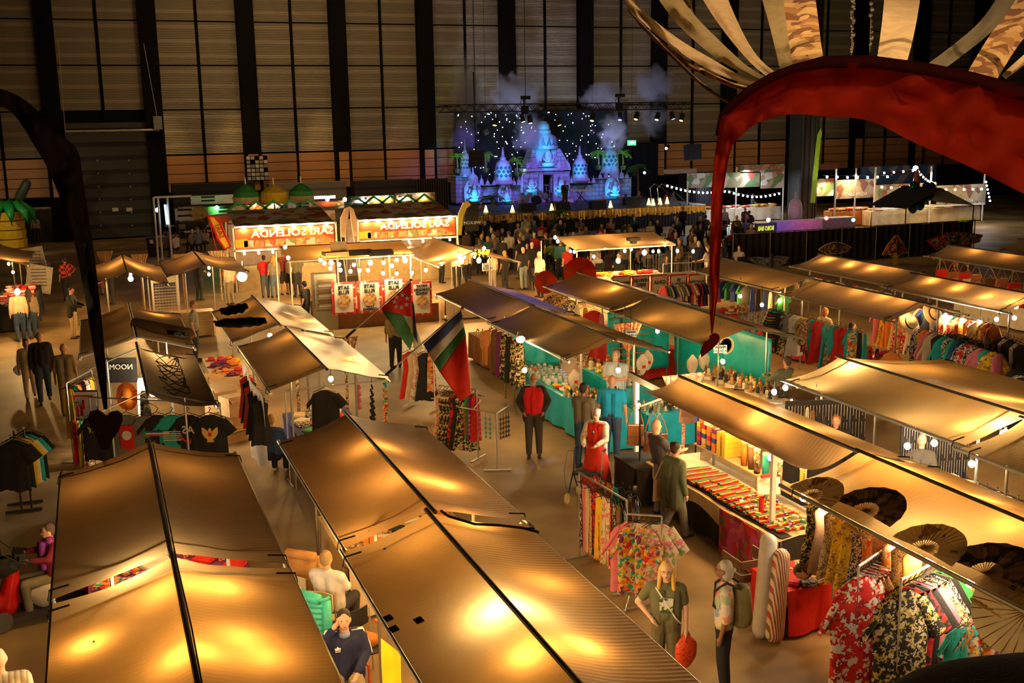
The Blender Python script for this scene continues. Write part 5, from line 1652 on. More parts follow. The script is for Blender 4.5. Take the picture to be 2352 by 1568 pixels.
t,J = person(p,yaw_to(p,CAMXY),'woman with ginger hair and glasses inside the silver jewellery booth',1.62,'stand','light',(.42,.15,.03),'bob',BLACKC,'long',BLKT,vox=.018)
p = pg(2105,1215)
person(p,yaw_to(p,CAMXY),'person in a grey flat cap working inside the jewellery booth',1.64,'reach','light',(.3,.27,.2),'short',cloth('dark_shirt',(.06,.05,.04)),'long',BLKT,vox=.018,lean=.3)
# people at the red snack booth and in the aisle beside it
far = [
 (685,682,'stand',.2,'man with a ponytail and olive shirt queueing at the red booth',1.84,'tail',(.20,.08,.03),(.10,.09,.05),(.02,.02,.02),'long'),
 (796 - 185 + 0,683,'fold',.1,'man in a red T-shirt queueing at the red booth',1.72,'short',(.04,.02,.02),(.65,.03,.03),(.08,.11,.14),'long'),
 (632,683,'stand',.2,'woman with long blond hair and jeans in the booth queue',1.70,'long',(.70,.38,.10),(.22,.20,.16),(.10,.15,.22),'long'),
 (655,677,'stand',.2,'man in shorts and a wine red shirt in the booth queue',1.85,'short',(.3,.22,.15),(.30,.06,.05),(.05,.05,.03),'short'),
 (674,677,'stand',-.1,'woman in a white patterned blouse at the end of the booth queue',1.66,'short',(.3,.2,.12),(.65,.55,.45),(.02,.02,.02),'long'),
 (1195,640,'stand',.5,'man in a black T-shirt with a white back print in the aisle',1.84,'short',(.05,.04,.03),(.02,.02,.02),(.05,.06,.08),'long'),
 (1203,665,'stand',.3,'bald man in a black polo and pale jeans in the aisle',1.78,'bald',(.2,.1,.08),(.02,.02,.02),(.22,.25,.24),'long'),
 (1240,683,'stand',1.9,'white haired man in a pale shirt and black trousers in the aisle',1.82,'short',(.6,.5,.38),(.62,.56,.48),(.02,.02,.02),'long'),
 (1160,665,'stand',.4,'woman with blond ponytail walking with the men in black',1.62,'tail',(.5,.28,.08),(.03,.03,.03),(.03,.03,.03),'long'),
 (1132,668,'stand',.2,'person in a white top left of the blond ponytail',1.60,'short',(.1,.06,.04),(.65,.56,.4),(.3,.26,.2),'long'),
 (1170,618,'stand',.2,'person with a white jacket and a black rucksack in the aisle',1.80,'short',(.08,.06,.05),(.6,.52,.4),(.03,.03,.03),'long'),
 (1213,610,'stand',.2,'bald man in a blue grey shirt in the aisle crowd',1.84,'bald',(.2,.1,.08),(.12,.14,.22),(.04,.04,.05),'long'),
 (1255,620,'stand',.9,'person in dark clothes with brown hair right in the aisle',1.74,'wavy',(.16,.08,.04),(.03,.025,.02),(.03,.03,.03),'long'),
 (1145,610,'stand',.1,'woman with a cloth bag on her shoulder in the aisle',1.72,'long',(.10,.05,.03),(.12,.09,.07),(.16,.2,.25),'long'),
 (1208,575,'stand',.1,'man in a mint green T-shirt standing behind the audience',1.86,'short',(.05,.04,.03),(.35,.42,.28),(.05,.05,.05),'long'),
 (1275,600,'stand',.1,'person in dark green standing by the pineapple plant',1.78,'short',(.05,.04,.03),(.05,.055,.035),(.10,.10,.09),'long'),
 (560 + 10,640,'stand',PI,'server in a blue shirt at the left end of the red booth',1.5,'short',(.05,.04,.03),(.08,.25,.62),(.02,.02,.02),'long'),
 (605,640,'stand',PI,'server in a bright blue shirt behind the red booth counter',1.78,'short',(.05,.04,.03),(.10,.30,.75),(.02,.02,.02),'long'),
 (730,640,'stand',PI,'server in a green top behind the poster counter',1.45,'short',(.05,.04,.03),(.03,.35,.10),(.02,.02,.02),'long'),
 (945,640,'reach',PI,'cook in a white jacket behind the counter',1.7,'short',(.05,.04,.03),(.6,.55,.45),(.02,.02,.02),'long'),
 (1015,650,'reach',-1.2,'person in an orange top at the satay stall',1.62,'short',(.03,.02,.02),(.65,.25,.04),(.02,.02,.02),'long'),
 (1050,660,'reach',-.4,'cook in white at the satay stall',1.66,'short',(.05,.04,.03),(.75,.65,.45),(.02,.02,.02),'long'),
 (1075,655,'stand',.4,'second cook in white at the satay stall, nearer the aisle',1.68,'short',(.05,.04,.03),(.7,.6,.4),(.02,.02,.02),'long'),
 (1625,660,'reach',.6,'man in a striped shirt by the red banner tail',1.76,'short',(.06,.05,.04),(.25,.2,.22),(.1,.1,.12),'long'),
 (1560,640,'stand',.6,'bald person behind the crowd fence',1.7,'bald',(.05,.04,.03),(.35,.25,.12),(.1,.08,.06),'long'),
 (1590,610,'stand',.4,'person in a brown shirt behind the crowd fence',1.7,'short',(.06,.05,.04),(.25,.16,.08),(.05,.05,.05),'long'),
 (1690,590,'stand',.4,'person in a black jacket right of the red banner',1.8,'short',(.06,.05,.04),(.02,.02,.02),(.05,.05,.05),'long'),
 (1728,505,'reach',-2.0,'person bending in black near the lit tent',1.75,'short',(.03,.02,.02),(.015,.015,.015),(.04,.04,.05),'long'),
 (85,560,'stand',.2,'person with grey top standing before the left doorway',1.75,'short',(.3,.25,.2),(.25,.22,.18),(.03,.03,.03),'long'),
 (110,655,'sit',.8,'dark haired person sitting by the white signs at the left',1.7,'short',(.04,.03,.02),(.10,.05,.04),(.03,.03,.03),'long'),
 (255,700,'reach',-.6,'woman in black bending over the far left food stall',1.7,'short',(.03,.02,.02),(.02,.02,.02),(.03,.03,.03),'long'),
 (242,680,'sit',.5,'person in a red top sitting behind the dark banner',1.6,'short',(.03,.02,.02),(.45,.03,.03),(.2,.14,.08),'long'),
 (460,690,'reach',-.8,'cook in black under the pointed roof',1.75,'short',(.03,.02,.02),(.02,.02,.02),(.03,.03,.03),'long'),
 (530,700,'stand',.5,'person in a pale jacket with a dark bag near the glowing globe lamp',1.7,'short',(.10,.07,.05),(.55,.45,.32),(.2,.16,.1),'long'),
 (705,760,'stand',.9,'person in a black cap passing behind the wrinkled roof',1.7,'short',(.02,.02,.02),(.03,.025,.02),(.02,.02,.02),'long'),
 (385,590,'sit',.8,'dark haired person sitting at the far left tables',1.7,'short',(.04,.03,.02),(.10,.07,.05),(.03,.03,.03),'long'),
 (407,590,'sit',.8,'person in a pink shirt sitting at the far left tables',1.7,'short',(.10,.06,.04),(.55,.40,.30),(.03,.03,.03),'long'),
 (445,580,'sit',.5,'white haired person sitting at the tables behind the pointed roof',1.7,'short',(.6,.5,.4),(.25,.2,.15),(.03,.03,.03),'long'),
 (458,580,'sit',.5,'grey haired person sitting next to the white haired one',1.7,'short',(.35,.3,.25),(.15,.16,.2),(.03,.03,.03),'long'),
 (474,575,'sit',2.6,'dark haired woman in a pink top at the back tables',1.65,'long',(.03,.02,.02),(.5,.35,.28),(.03,.03,.03),'long'),
 (468,560,'stand',2.6,'dark haired woman in black at the back tables',1.5,'long',(.03,.02,.02),(.04,.03,.03),(.03,.03,.03),'long'),
]
for (px,py,pose,yw,lb,h,hs,hc_,tc_,bc_,lg) in far:
 p = pg(px,py)
 person(p,yw + PI,lb,h,pose,random.choice(['light','tan','light']),hc_,hs,cloth('shirt_%.2f_%.2f_%.2f' % tc_,tc_),'short',cloth('trousers_%.2f_%.2f' % bc_[:2],bc_),lg,vox=.034,detail=0,build=1.05)
# singer
p = pg(1298,477,ZS)
t,J = person(p,yaw_to(p,CAMXY + V((-10,0,0))),'singer in black holding a microphone on the stage',1.72,'sing','light',(.30,.12,.05),'bob',cloth('black_top',(.02,.02,.02)),'short',cloth('dark_olive_trousers',(.07,.06,.03)),vox=.03,detail=0)
# ---- audience, seated and standing in rows before the stage
random.seed(21)
protos = []
for i,(pose,hs,h) in enumerate((('sit','short',1.72),('sit','bald',1.78),('sit','wavy',1.66),('sit','long',1.66),('stand','short',1.75),('stand','bob',1.64),('hip','short',1.70))):
 t,J = person((0,0,-50),0,'x',h,pose,'light',(.1,.08,.06),hs,WHITEC,'short' if i % 2 else 'long',BLKT,'long',vox=.045,detail=0)
 protos.append((t,hs,pose))
chair0 = thing('audience_chair','x','chair',(0,0,-50))
MB().box((0,0,.45),(.42,.42,.04)).obj('seat',BLACK,chair0,local=True)
MB().box((0,.2,.72),(.40,.03,.3)).obj('backrest',BLACK,chair0,local=True)
for sx in (-.19,.19):
 for sy in (-.19,.19):
  MB().cyl((sx,sy,0),(sx,sy,.44 if sy < 0 else .8),.012,n=5).obj('leg',STEEL,chair0,local=True)
hairc = dict(white=(.5,.44,.36),grey=(.22,.19,.16),dark=(.03,.02,.016),brown=(.10,.055,.03),blond=(.42,.26,.10))
topc = dict(black=(.015,.014,.013),dark_blue=(.02,.025,.05),grey=(.12,.11,.10),white=(.42,.38,.33),red=(.4,.02,.02),brown=(.11,.07,.04),olive=(.08,.08,.05),pink=(.4,.22,.18),checked=(.2,.15,.1),teal=(.04,.12,.13))
tw = ['black'] * 5 + ['dark_blue'] * 3 + ['grey'] * 3 + ['white'] * 2 + ['red','brown','brown','olive','pink','checked','teal']
rows = []
for r_ in range(13):
 y = 57.5 - r_ * 1.35
 n_ = 18 if r_ < 9 else 14
 for c_i in range(n_):
  x = lerp(23.0 - r_ * .55,49 - r_ * 1.35,c_i / (n_ - 1)) + random.uniform(-.3,.3)
  rows.append((x,y + random.uniform(-.35,.35),r_))
zone = ['by the stage','in the front rows','in the middle rows','in the back rows','behind the rows']
cnt = 0
for x,y,r_ in rows:
 if random.random() < .14:
  continue
 _c = RW.transposed() @ (V((x,y,1)) - CAMPOS)
 if CPX + FPX * _c.x / _c.z > 1728:
  continue
 if y < 44 and x > 27.5:
  continue
 stand = random.random() < (.12 if r_ < 10 else .6)
 pr_ = random.choice([q for q in protos if (q[2] != 'sit') == stand])
 hcn = random.choice(['white','grey','grey','dark','brown','blond','white'] if pr_[1] != 'long' else ['dark','brown','blond'])
 tcn = random.choice(tw)
 mats = {'shirt': cloth('crowd_' + tcn,topc[tcn]),'hair': M('hair',hairc[hcn],.7,bump=.4,bsc=120),'body': M('skin_' + random.choice(['light','tan','light']),random.choice([SK['light'],SK['tan'],SK['pale']]),.55)}
 stx = 'standing' if stand else 'seated'
 sidew = ['left','middle','right'][min(2,int((x - (23 - r_ * .55)) / 9))]
 hd = {'bald': 'bald','long': hcn + ' long haired'}.get(pr_[1],hcn + ' haired')
 lb = '%s %s listener in %s %s, %s side' % (hd,stx,tcn.replace('_',' '),zone[min(4,r_ // 3)],sidew)
 dup(pr_[0],(x,y,0),PI + random.uniform(-.5,.3) - .15,lb,'audience before the stage',mats=mats)
 if not stand and (r_ % 2 == 0 or r_ > 8):
  dup(chair0,(x,y - .02,0),PI,'chair under the ' + lb.replace('seated ',''),'audience chairs before the stage')
 cnt += 1
# a few standing at the stage front
for i,(px,py,tcn) in enumerate(((1150,515,'dark_blue'),(1180,512,'brown'),(1200,505,'pink'),(1246,508,'white'),(1260,510,'black'),(1292,508,'black'),(1310,508,'white'),(1333,505,'brown'),(1386,505,'red'),(1423,500,'red'),(1437,498,'red'),(1468,494,'red'),(1530,498,'red'),(1546,496,'white'),(1080,528,'white'),(1106,526,'pink'))):
 pr_ = protos[4 + i % 3]
 dup(pr_[0],G(px,py,0),PI + random.uniform(-.6,.6),'%s topped person standing close to the gold stage border, %s from the left' % (tcn.replace('_',' '),'first second third fourth fifth sixth seventh eighth ninth tenth eleventh twelfth thirteenth fourteenth fifteenth sixteenth'.split()[i]),
  'people standing at the stage border',mats={'shirt': cloth('crowd_' + tcn,topc[tcn]),'hair': M('hair',random.choice(list(hairc.values())),.7,bump=.4,bsc=120)})
for i in range(30):
 px,py = random.uniform(1066,1262),random.uniform(548,632)
 pr_ = protos[4 + i % 3]
 tcn = random.choice(tw)
 dup(pr_[0],G(px,py,0),PI + random.uniform(-1.2,1.2),'%s topped person in the aisle crowd, %s part, %s side' % (tcn.replace('_',' '),'rear' if py < 575 else ('central' if py < 605 else 'front'),'left' if px < 1130 else ('middle' if px < 1200 else 'right')),
  'people crowding in the aisle',mats={'shirt': cloth('crowd_' + tcn,topc[tcn]),'hair': M('hair',random.choice(list(hairc.values())),.7,bump=.4,bsc=120)})
for t_,_,_ in protos:
 drop(t_)
drop(chair0)
print('audience',cnt)
# ------------------------------------------------------------------ clothes, tables and goods
def P2(name,cols,pat='print',sc_=14):
 return M(name,cols[0],.85,pat=pat,cols=cols,sc_=sc_ * 1.9,bump=.25,bsc=18)
W_,K_,R_1,Y_,O_,T_,G_,B_,PK,BR,CR,PU = (.62,.56,.46),(.018,.016,.014),(.55,.02,.015),(.68,.45,.03),(.65,.20,.03),(.02,.33,.30),(.04,.25,.06),(.03,.05,.22),(.60,.16,.20),(.18,.09,.04),(.60,.45,.26),(.16,.03,.14)
CL = {
 'black': cloth('g_black',K_),'white': cloth('g_white',W_),'red': cloth('g_red',R_1),'yellow': cloth('g_yellow',Y_),'orange': cloth('g_orange',O_),'teal': cloth('g_teal',T_),
 'green': cloth('g_green',G_),'blue': cloth('g_blue',B_),'pink': cloth('g_pink',PK),'brown': cloth('g_brown',BR),'cream': cloth('g_cream',CR),'purple': cloth('g_purple',PU),
 'red floral': P2('g_red_floral',(R_1,W_,R_1,(.3,.01,.01)),sc_=13),'black and white print': P2('g_bw',(K_,W_,K_),sc_=22),'batik': P2('g_batik',(BR,CR,(.35,.15,.05),K_),sc_=18),
 'yellow batik': P2('g_ybatik',(Y_,(.55,.30,.03),Y_,BR),sc_=16),'multicoloured': P2('g_multi',(R_1,T_,Y_,CR,PU,O_),sc_=11),'black floral': P2('g_bfl',(K_,K_,CR,K_,(.4,.3,.05)),sc_=16),
 'striped poncho': M('g_poncho',K_,.9,pat='stripez',cols=(K_,R_1,K_,T_,K_,Y_,K_,CR),sc_=3.2),'pink floral': P2('g_pfl',(CR,PK,CR,(.25,.3,.12),W_),sc_=11),'paisley': P2('g_pais',((.55,.22,.08),CR,(.45,.08,.05)),sc_=20),
 'blue print': P2('g_bpr',(B_,W_,(.1,.2,.4)),sc_=15),'orange floral': P2('g_ofl',(O_,CR,R_1,(.5,.25,.05)),sc_=10),'leopard': P2('g_leo',(CR,(.3,.16,.05),CR,K_),sc_=26),'red and black': P2('g_rb',(R_1,K_,R_1,(.3,.01,.02)),sc_=9),
 'grey': cloth('g_grey',(.16,.15,.13)),
}
def garment(kind):
 """a hung garment; the hanger hook is at the origin, its width along x"""
 o = None
 prof = {'tee': (.74,[(0,.07),(.04,.13),(.10,.235),(.3,.235),(1,.25)]),'dress': (1.18,[(0,.06),(.03,.12),(.08,.20),(.35,.17),(1,.30)]),
   'scarf': (.95,[(0,.05),(.1,.08),(.5,.10),(1,.12)]),'robe': (1.12,[(0,.07),(.04,.16),(.12,.30),(.35,.31),(.7,.29),(1,.30)]),
   'trousers': (.95,[(0,.12),(.1,.17),(.5,.17),(1,.19)])}[kind]
 L,pr = prof
 def wd(v):
  for (v0,w0),(v1,w1) in zip(pr,pr[1:]):
   if v <= v1:
    return lerp(w0,w1,(v - v0) / (v1 - v0))
  return pr[-1][1]
 th = {'tee': .045,'dress': .055,'scarf': .022,'robe': .05,'trousers': .04}[kind]
 def f(u,v):
  a = 2 * PI * u
  r = wd(v)
  fold = 1 + .35 * math.sin(a * 5 + v * 2) * v + .2 * math.sin(a * 9) * v
  return V((r * math.cos(a),th * (.5 + .5 * v) * math.sin(a) * fold,-.13 - L * v - .02 * math.sin(a * 4) * v))
 mb = MB().grid(f,28,12)
 if kind in ('tee','robe'):
  ln = .26 if kind == 'tee' else .42
  for s_ in (-1,1):
   def sl(u,v):
    a = 2 * PI * u
    c = V((s_ * lerp(.16,.16 + ln * .62,v),0,-.13 - .10 - ln * v * (.75 if kind == 'tee' else .95)))
    return c + V((math.cos(a) * .035,math.sin(a) * .03,-abs(math.cos(a)) * .0)) + V((s_ * .5,0,.7)).normalized() * math.cos(a) * .065
   mb.grid(sl,10,5)
 o = mb.obj({'tee': 'tee_shirt','dress': 'dress','scarf': 'scarf','robe': 'robe','trousers': 'trousers'}[kind],WHITEC,local=True,smooth=True)
 MB().tube([(-.2,0,-.16),(-.02,0,-.08),(0,0,-.04),(.02,0,-.02),(0,0,0),(-.015,0,-.01)],.006,4).tube([(.2,0,-.16),(.0,0,-.08)],.006,4).obj('hanger',BLACK,o,local=True)
 tag(o,'x',{'tee': 'T-shirt','dress': 'dress','scarf': 'scarf','robe': 'robe','trousers': 'trousers'}[kind])
 o.location = (0,0,-50)
 return o
GARM = {k: garment(k) for k in ('tee','dress','scarf','robe','trousers')}
WORD = {'tee': 'T-shirt','dress': 'dress','scarf': 'scarf','robe': 'robe','trousers': 'pair of trousers'}
ORD = ('first second third fourth fifth sixth seventh eighth ninth tenth eleventh twelfth thirteenth fourteenth fifteenth sixteenth seventeenth eighteenth nineteenth twentieth '
       'twenty-first twenty-second twenty-third twenty-fourth twenty-fifth twenty-sixth').split()
def hang(items,p0,p1,place,group,along=True,s=1.0,jit=.15,turn=None):
 """items: list of (kind, colour) hung from p0 to p1"""
 p0,p1 = Vector(p0),Vector(p1)
 d = p1 - p0
 a = math.atan2(d.y,d.x)
 n = len(items)
 for i,(k,c) in enumerate(items):
  p = p0.lerp(p1,(i + .5) / n)
  lb = '%s %s %s, %s along' % (c,WORD[k],place,ORD[i])
  rz = (a + PI / 2 if along else a) if turn is None else turn
  dup(GARM[k],p,rz + random.uniform(-jit,jit),lb,group,s=(s,s,s),mats={'': CL[c]})
def rack(p0,p1,z,label,mat=STEEL,feet=.5,ext=0):
 p0,p1 = V((p0[0],p0[1],0)),V((p1[0],p1[1],0))
 t = thing('clothes_rack',label,'clothes rack',(p0 + p1) / 2)
 d = (p1 - p0).normalized()
 nrm = V((-d.y,d.x,0))
 MB().cyl(p0 + V((0,0,z)) - d * ext,p1 + V((0,0,z)) + d * ext,.016,n=7).obj('rail',mat,t)
 for p in (p0,p1):
  MB().cyl(p + V((0,0,.05)),p + V((0,0,z)),.015,n=7).obj('post',mat,t)
  MB().cyl(p - nrm * feet / 2 + V((0,0,.04)),p + nrm * feet / 2 + V((0,0,.04)),.02,n=7).obj('foot',mat,t)
 MB().cyl(p0 + V((0,0,.25)),p1 + V((0,0,.25)),.012,n=6).obj('stretcher',mat,t)
 return t
def table(x0,x1,y0,y1,z,mat,label,clabel,drop_=None,matc='cloth',dp=None):
 t = thing('market_table',label,'table',((x0 + x1) / 2,(y0 + y1) / 2,0))
 MB().box(((x0 + x1) / 2,(y0 + y1) / 2,z - .03),(x1 - x0 - .06,y1 - y0 - .06,.035)).obj('tabletop',WOOD,t)
 for xx in (x0 + .1,x1 - .1):
  for yy in (y0 + .1,y1 - .1):
   MB().cyl((xx,yy,0),(xx,yy,z - .05),.02,n=6).obj('leg',STEEL,t)
 dr = drop_ if drop_ is not None else z - .06
 per = 2 * (x1 - x0 + y1 - y0)
 cor = [(x0,y0),(x1,y0),(x1,y1),(x0,y1),(x0,y0)]
 def edge(u):
  s = u * per
  for (ax,ay),(bx,by) in zip(cor,cor[1:]):
   L = abs(bx - ax) + abs(by - ay)
   if s <= L:
    f = s / L
    return V((lerp(ax,bx,f),lerp(ay,by,f),0)),V((by - ay,-(bx - ax),0)).normalized()
   s -= L
  return V((x0,y0,0)),V((-1,-1,0)).normalized()
 def f(u,v):
  p,n = edge(min(u,.9999))
  w_ = v * (.02 + .035 * math.sin(u * per * 9) + .03 * math.sin(u * per * 4.3 + 1))
  return p + n * (.012 + w_) + V((0,0,z - dr * v))
 mb = MB().grid(f,int(per * 12),6).box(((x0 + x1) / 2,(y0 + y1) / 2,z - .002),(x1 - x0 + .02,y1 - y0 + .02,.006))
 c = mb.obj('table_cloth',mat,smooth=False)
 tag(c,clabel,'tablecloth')
 return t
# ---- small goods
def proto(name,cat,build):
 t = thing(name,'x',cat,(0,0,-50))
 build(t)
 return t
def _jar(t):
 MB().lathe([(.035,0),(.045,.01),(.045,.10),(.03,.125),(.03,.14)],n=10).obj('glass',M('clear_glass',(.75,.78,.8),.08,spec=.8,alpha=.55),t,local=True,smooth=True)
 MB().cyl((0,0,.138),(0,0,.155),.033,n=10).obj('lid',M('silver_lid',(.6,.6,.62),.25,.9),t,local=True)
def _fig(t):
 MB().lathe([(.04,0),(.042,.02),(.02,.03),(.036,.07),(.028,.11),(.012,.125),(.001,.13)],n=9).obj('figure_body',WHITEC,t,local=True,smooth=True)
 MB().sph((0,0,.145),.024,8,6).obj('figure_head',M('brown_head',(.25,.11,.04),.5),t,local=True)
def _bowl(t):
 MB().lathe([(.03,0),(.06,.02),(.085,.06),(.08,.06),(.055,.028),(.001,.02)],n=12).obj('bowl_shell',WHITEC,t,local=True,smooth=True)
def _box(t):
 MB().box((0,0,.05),(.16,.24,.10)).obj('carton',WHITEC,t,local=True)
 MB().box((0,-.121,.05),(.1,.004,.05)).box((0,0,.101),(.1,.12,.003)).obj('box_label',M('paper_label',(.7,.62,.45),.8),t,local=True)
def _fold(t):
 MB().box((0,0,.022),(.24,.30,.04)).box((.0,.02,.048),(.22,.26,.012),rz=.05).obj('folded_cloth',WHITEC,t,local=True)
def _inc(t):
 for i in range(4):
  MB().box((-.048 + i * .032,0,.014),(.027,.24,.026)).obj('incense_packet',CL[('red','yellow','purple','green')[i]],t,local=True)
def _tube(t):
 MB().cyl((0,0,0),(0,0,.34),.045,n=12).obj('tube_body',WHITEC,t,local=True,smooth=True)
 MB().cyl((0,0,.34),(0,0,.37),.05,n=12).obj('tube_cap',CL['cream'],t,local=True)
def _bag(t):
 MB().grid(lambda u,v: V(((.17 - .03 * v) * math.cos(2 * PI * u),(.07 - .02 * v) * math.sin(2 * PI * u) * (1 - .6 * v),-.55 + .28 * v)),14,6).box((0,0,-.55),(.28,.1,.02)).box((0,-.075,-.34),(.28,.02,.16),rx=.15).obj('bag_body',WHITEC,t,local=True)
 MB().tube([(-.15,0,-.28),(-.08,0,-.1),(0,0,0),(.08,0,-.1),(.15,0,-.28)],.011,5).obj('strap',M('leather_strap',(.28,.12,.05),.5),t,local=True)
def _hat(t):
 MB().lathe([(.19,0),(.19,.012),(.10,.02),(.09,.09),(.06,.115),(.001,.12)],n=16).obj('hat_body',WHITEC,t,local=True,smooth=True)
 MB().cyl((0,0,.02),(0,0,.045),.101,.099,n=16).obj('hat_band',BLACK,t,local=True)
PR = {'jar': proto('glass_jar','jar',_jar),'figurine': proto('figurine','figurine',_fig),'bowl': proto('bowl','bowl',_bowl),'box': proto('carton_box','box',_box),'folded cloth': proto('folded_cloth','folded cloth',_fold),
'pack of incense': proto('incense_bundle','incense',_inc),'incense tube': proto('incense_tube','tube',_tube),'handbag': proto('handbag','handbag',_bag),'hat': proto('hat','hat',_hat)}
MAINPART = {'jar': None,'figurine': 'figure_body','bowl': 'bowl_shell','box': 'carton','folded cloth': 'folded_cloth','pack of incense': None,'incense tube': 'tube_body','handbag': 'bag_body','hat': 'hat_body'}
PLAIN = {'wooden': M('wood_carving',(.35,.16,.05),.45),'gold': M('gold_paint',(.75,.5,.12),.35,.6),'silver': M('silver_paint',(.6,.6,.58),.3,.8),'black': BLACK,'ivory': M('ivory_paint',(.65,.55,.4),.5),'tan leather': M('tan_leather',(.35,.15,.06),.5),
'brown leather': M('brown_leather',(.14,.06,.03),.5),'kraft': CARD}
for k_ in ('red','yellow','orange','teal','green','blue','pink','white','brown','purple','multicoloured','red floral','black and white print','batik','cream'):
 PLAIN[k_] = CL[k_]
def goods(kind,cols,quad,nx,ny,place,group,z=None,s=1.0,rz=None,jit=.3,keep=1.0,lift=0.0):
 """a field of small wares: quad = four corners (world), nx by ny of them"""
 a_,b_,c_,d_ = [Vector(q) for q in quad]
 for j in range(ny):
  for i in range(nx):
   if random.random() > keep:
    continue
   u = (i + .5 + random.uniform(-jit,jit) * .8) / nx
   v = (j + .5 + random.uniform(-jit,jit) * .8) / ny
   p = a_.lerp(b_,u).lerp(d_.lerp(c_,u),v)
   cn = random.choice(cols)
   mp = MAINPART[kind]
   dup(PR[kind],p + V((0,0,lift)),rz if rz is not None else random.uniform(-1,1),'%s %s %s, %s row, %s place' % (cn,kind,place,ORD[j],ORD[i]),group,s=s * random.uniform(.85,1.15),mats={mp: PLAIN[cn]} if mp else None)
random.seed(77)
# ============ the green cloth stall with jars and little figures
table(9.45,10.35,20.1,25.0,.8,TEAL,'long stall table under the teal cloth with figurines','long teal satin cloth hanging to the floor beside the red shirt man')
table(10.45,11.6,19.9,20.75,.8,TEAL,'corner table under the teal cloth behind the turquoise shirt','teal satin cloth on the corner table behind the turquoise shirt')
table(10.75,11.5,21.6,23.9,.95,TEAL,'raised back table behind the jars','teal cloth on the raised back table')
for (a_,b_,z0,z1,lb) in (((9.4,25.15),(10.75,25.15),.8,2.1,'wrinkled teal backdrop sheet behind the jars'),((13.9,20.6),(13.9,25.0),.2,2.0,'large teal sheet closing the back of the blowpipe stall'),((12.1,25.3),(13.9,25.3),.4,2.0,'teal sheet at the far end of the blowpipe stall')):
 def f(u,v,a_=a_,b_=b_,z0=z0,z1=z1):
  dx = .05 * noise.noise(V((u * 7,v * 4,a_[0])))
  if abs(a_[0] - b_[0]) < .01:
   return V((a_[0] + dx,lerp(a_[1],b_[1],u),lerp(z0,z1,v)))
  return V((lerp(a_[0],b_[0],u),a_[1] + dx,lerp(z0,z1,v)))
 tag(MB().grid(f,30,14).obj('backdrop_sheet',TEAL,solid=.004,smooth=True),lb,'sheet')
q = [(9.5,23.1,.8),(9.5,24.9,.8),(10.25,24.9,.8),(10.25,23.1,.8)]
goods('jar',['clear'] if False else ['silver'],q,9,4,'on the teal cloth','glass jars on the teal cloth',s=1.1)
goods('figurine',['wooden','gold','red','black','yellow','ivory'],[(9.5,20.3,.8),(9.5,22.3,.8),(10.25,22.3,.8),(10.25,20.3,.8)],14,5,'on the teal cloth','little figures on the teal cloth',s=1.0)
goods('bowl',['white','yellow','red'],[(9.55,22.4,.8),(9.55,23.0,.8),(10.2,23.0,.8),(10.2,22.4,.8)],4,3,'between jars and figures','bowls on the teal cloth')
goods('figurine',['wooden','gold','ivory'],[(10.8,21.7,.95),(10.8,23.8,.95),(11.4,23.8,.95),(11.4,21.7,.95)],7,2,'on the raised teal table','larger carvings on the raised table',s=1.9)
goods('figurine',['silver','black','wooden','ivory'],[(10.5,20.0,.8),(10.5,20.7,.8),(11.5,20.7,.8),(11.5,20.0,.8)],5,6,'on the corner table','small wares on the corner table',s=.8)
# the other side of that stall
table(13.0,13.8,18.3,22.6,.8,CL['white'],'long table with pale boxes and shells','white cloth under the pale boxes and shells')
goods('box',['kraft','cream','white'],[(13.1,18.4,.8),(13.1,22.4,.8),(13.7,22.4,.8),(13.7,18.4,.8)],10,2,'on the shell table','pale boxes on the shell table',s=1.3)
goods('figurine',['wooden','ivory','gold','black'],[(13.1,19.4,.95),(13.1,22.4,.95),(13.7,22.4,.95),(13.7,19.4,.95)],12,3,'on top of the pale boxes','shell figures on the pale boxes',s=1.3)
# blowpipes: dark rods on the uprights
rk = thing('blowpipe_rack','black upright rack with horizontal dark blowpipes before the teal sheet','rack',(12.2,24.7,0))
for dx in (0,.42):
 MB().cyl((12.2 + dx,24.7,.4),(12.2 + dx,24.7,2.15),.035,n=6).obj('upright',BLACK,rk)
for i in range(9):
 MB().cyl((11.9,24.62,.7 + i * .16),(13.0,24.62,.7 + i * .16),.022,n=6).obj('blowpipe',DWOOD,rk)
# hanging things: paisley gathered cloths tied to posts
def tied(p,w_,z1,m,lb,h=.7):
 def f(u,v):
  x = (u - .5) * w_ * (1 - v) ** .8 + (u - .5) * .06
  return V((p[0] + x,p[1] + .02 * math.sin(u * 40),z1 - h * v))
 t = thing('tied_cloth',lb,'cloth',(p[0],p[1],0))
 MB().grid(f,40,12).obj('drape',m,t,solid=.008)
 MB().cyl((p[0],p[1],0),(p[0],p[1],z1),.035,n=8).obj('wrapped_post',m,t)
for px,py,w_,m_,lb in ((1442,924,.75,'paisley','orange paisley cloth tied round the post beside the striped shirt seller'),(1726,890,.9,'pink floral','pink paisley cloth tied round the post in the empty aisle'),(1568,1085,.9,'paisley','orange paisley cloth tied on the leather bag stall'),
(690,1000,.6,'batik','brown gathered cloth tied on the post beside the black T-shirt'),(800,965,.6,'batik','dark green gathered cloth hanging at the flag stall corner'),(250,690,.6,'brown','brown tied cloth behind the dark banner'),(330,700,.6,'brown','dark tied cloth left of the wire trolley'),
(425,700,.6,'brown','brown tied cloth right of the wire trolley'),(510,690,.8,'leopard','spotted dark tied cloth by the globe lamp'),(2190,700,.5,'orange floral','orange tied cloth under the butterfly kite'),(1335,975,.6,'leopard','mottled green cloth wrapped branch stand on the teal stall')):
 p = G(px,py,0)
 tied(p,w_,2.0,CL[m_],lb)
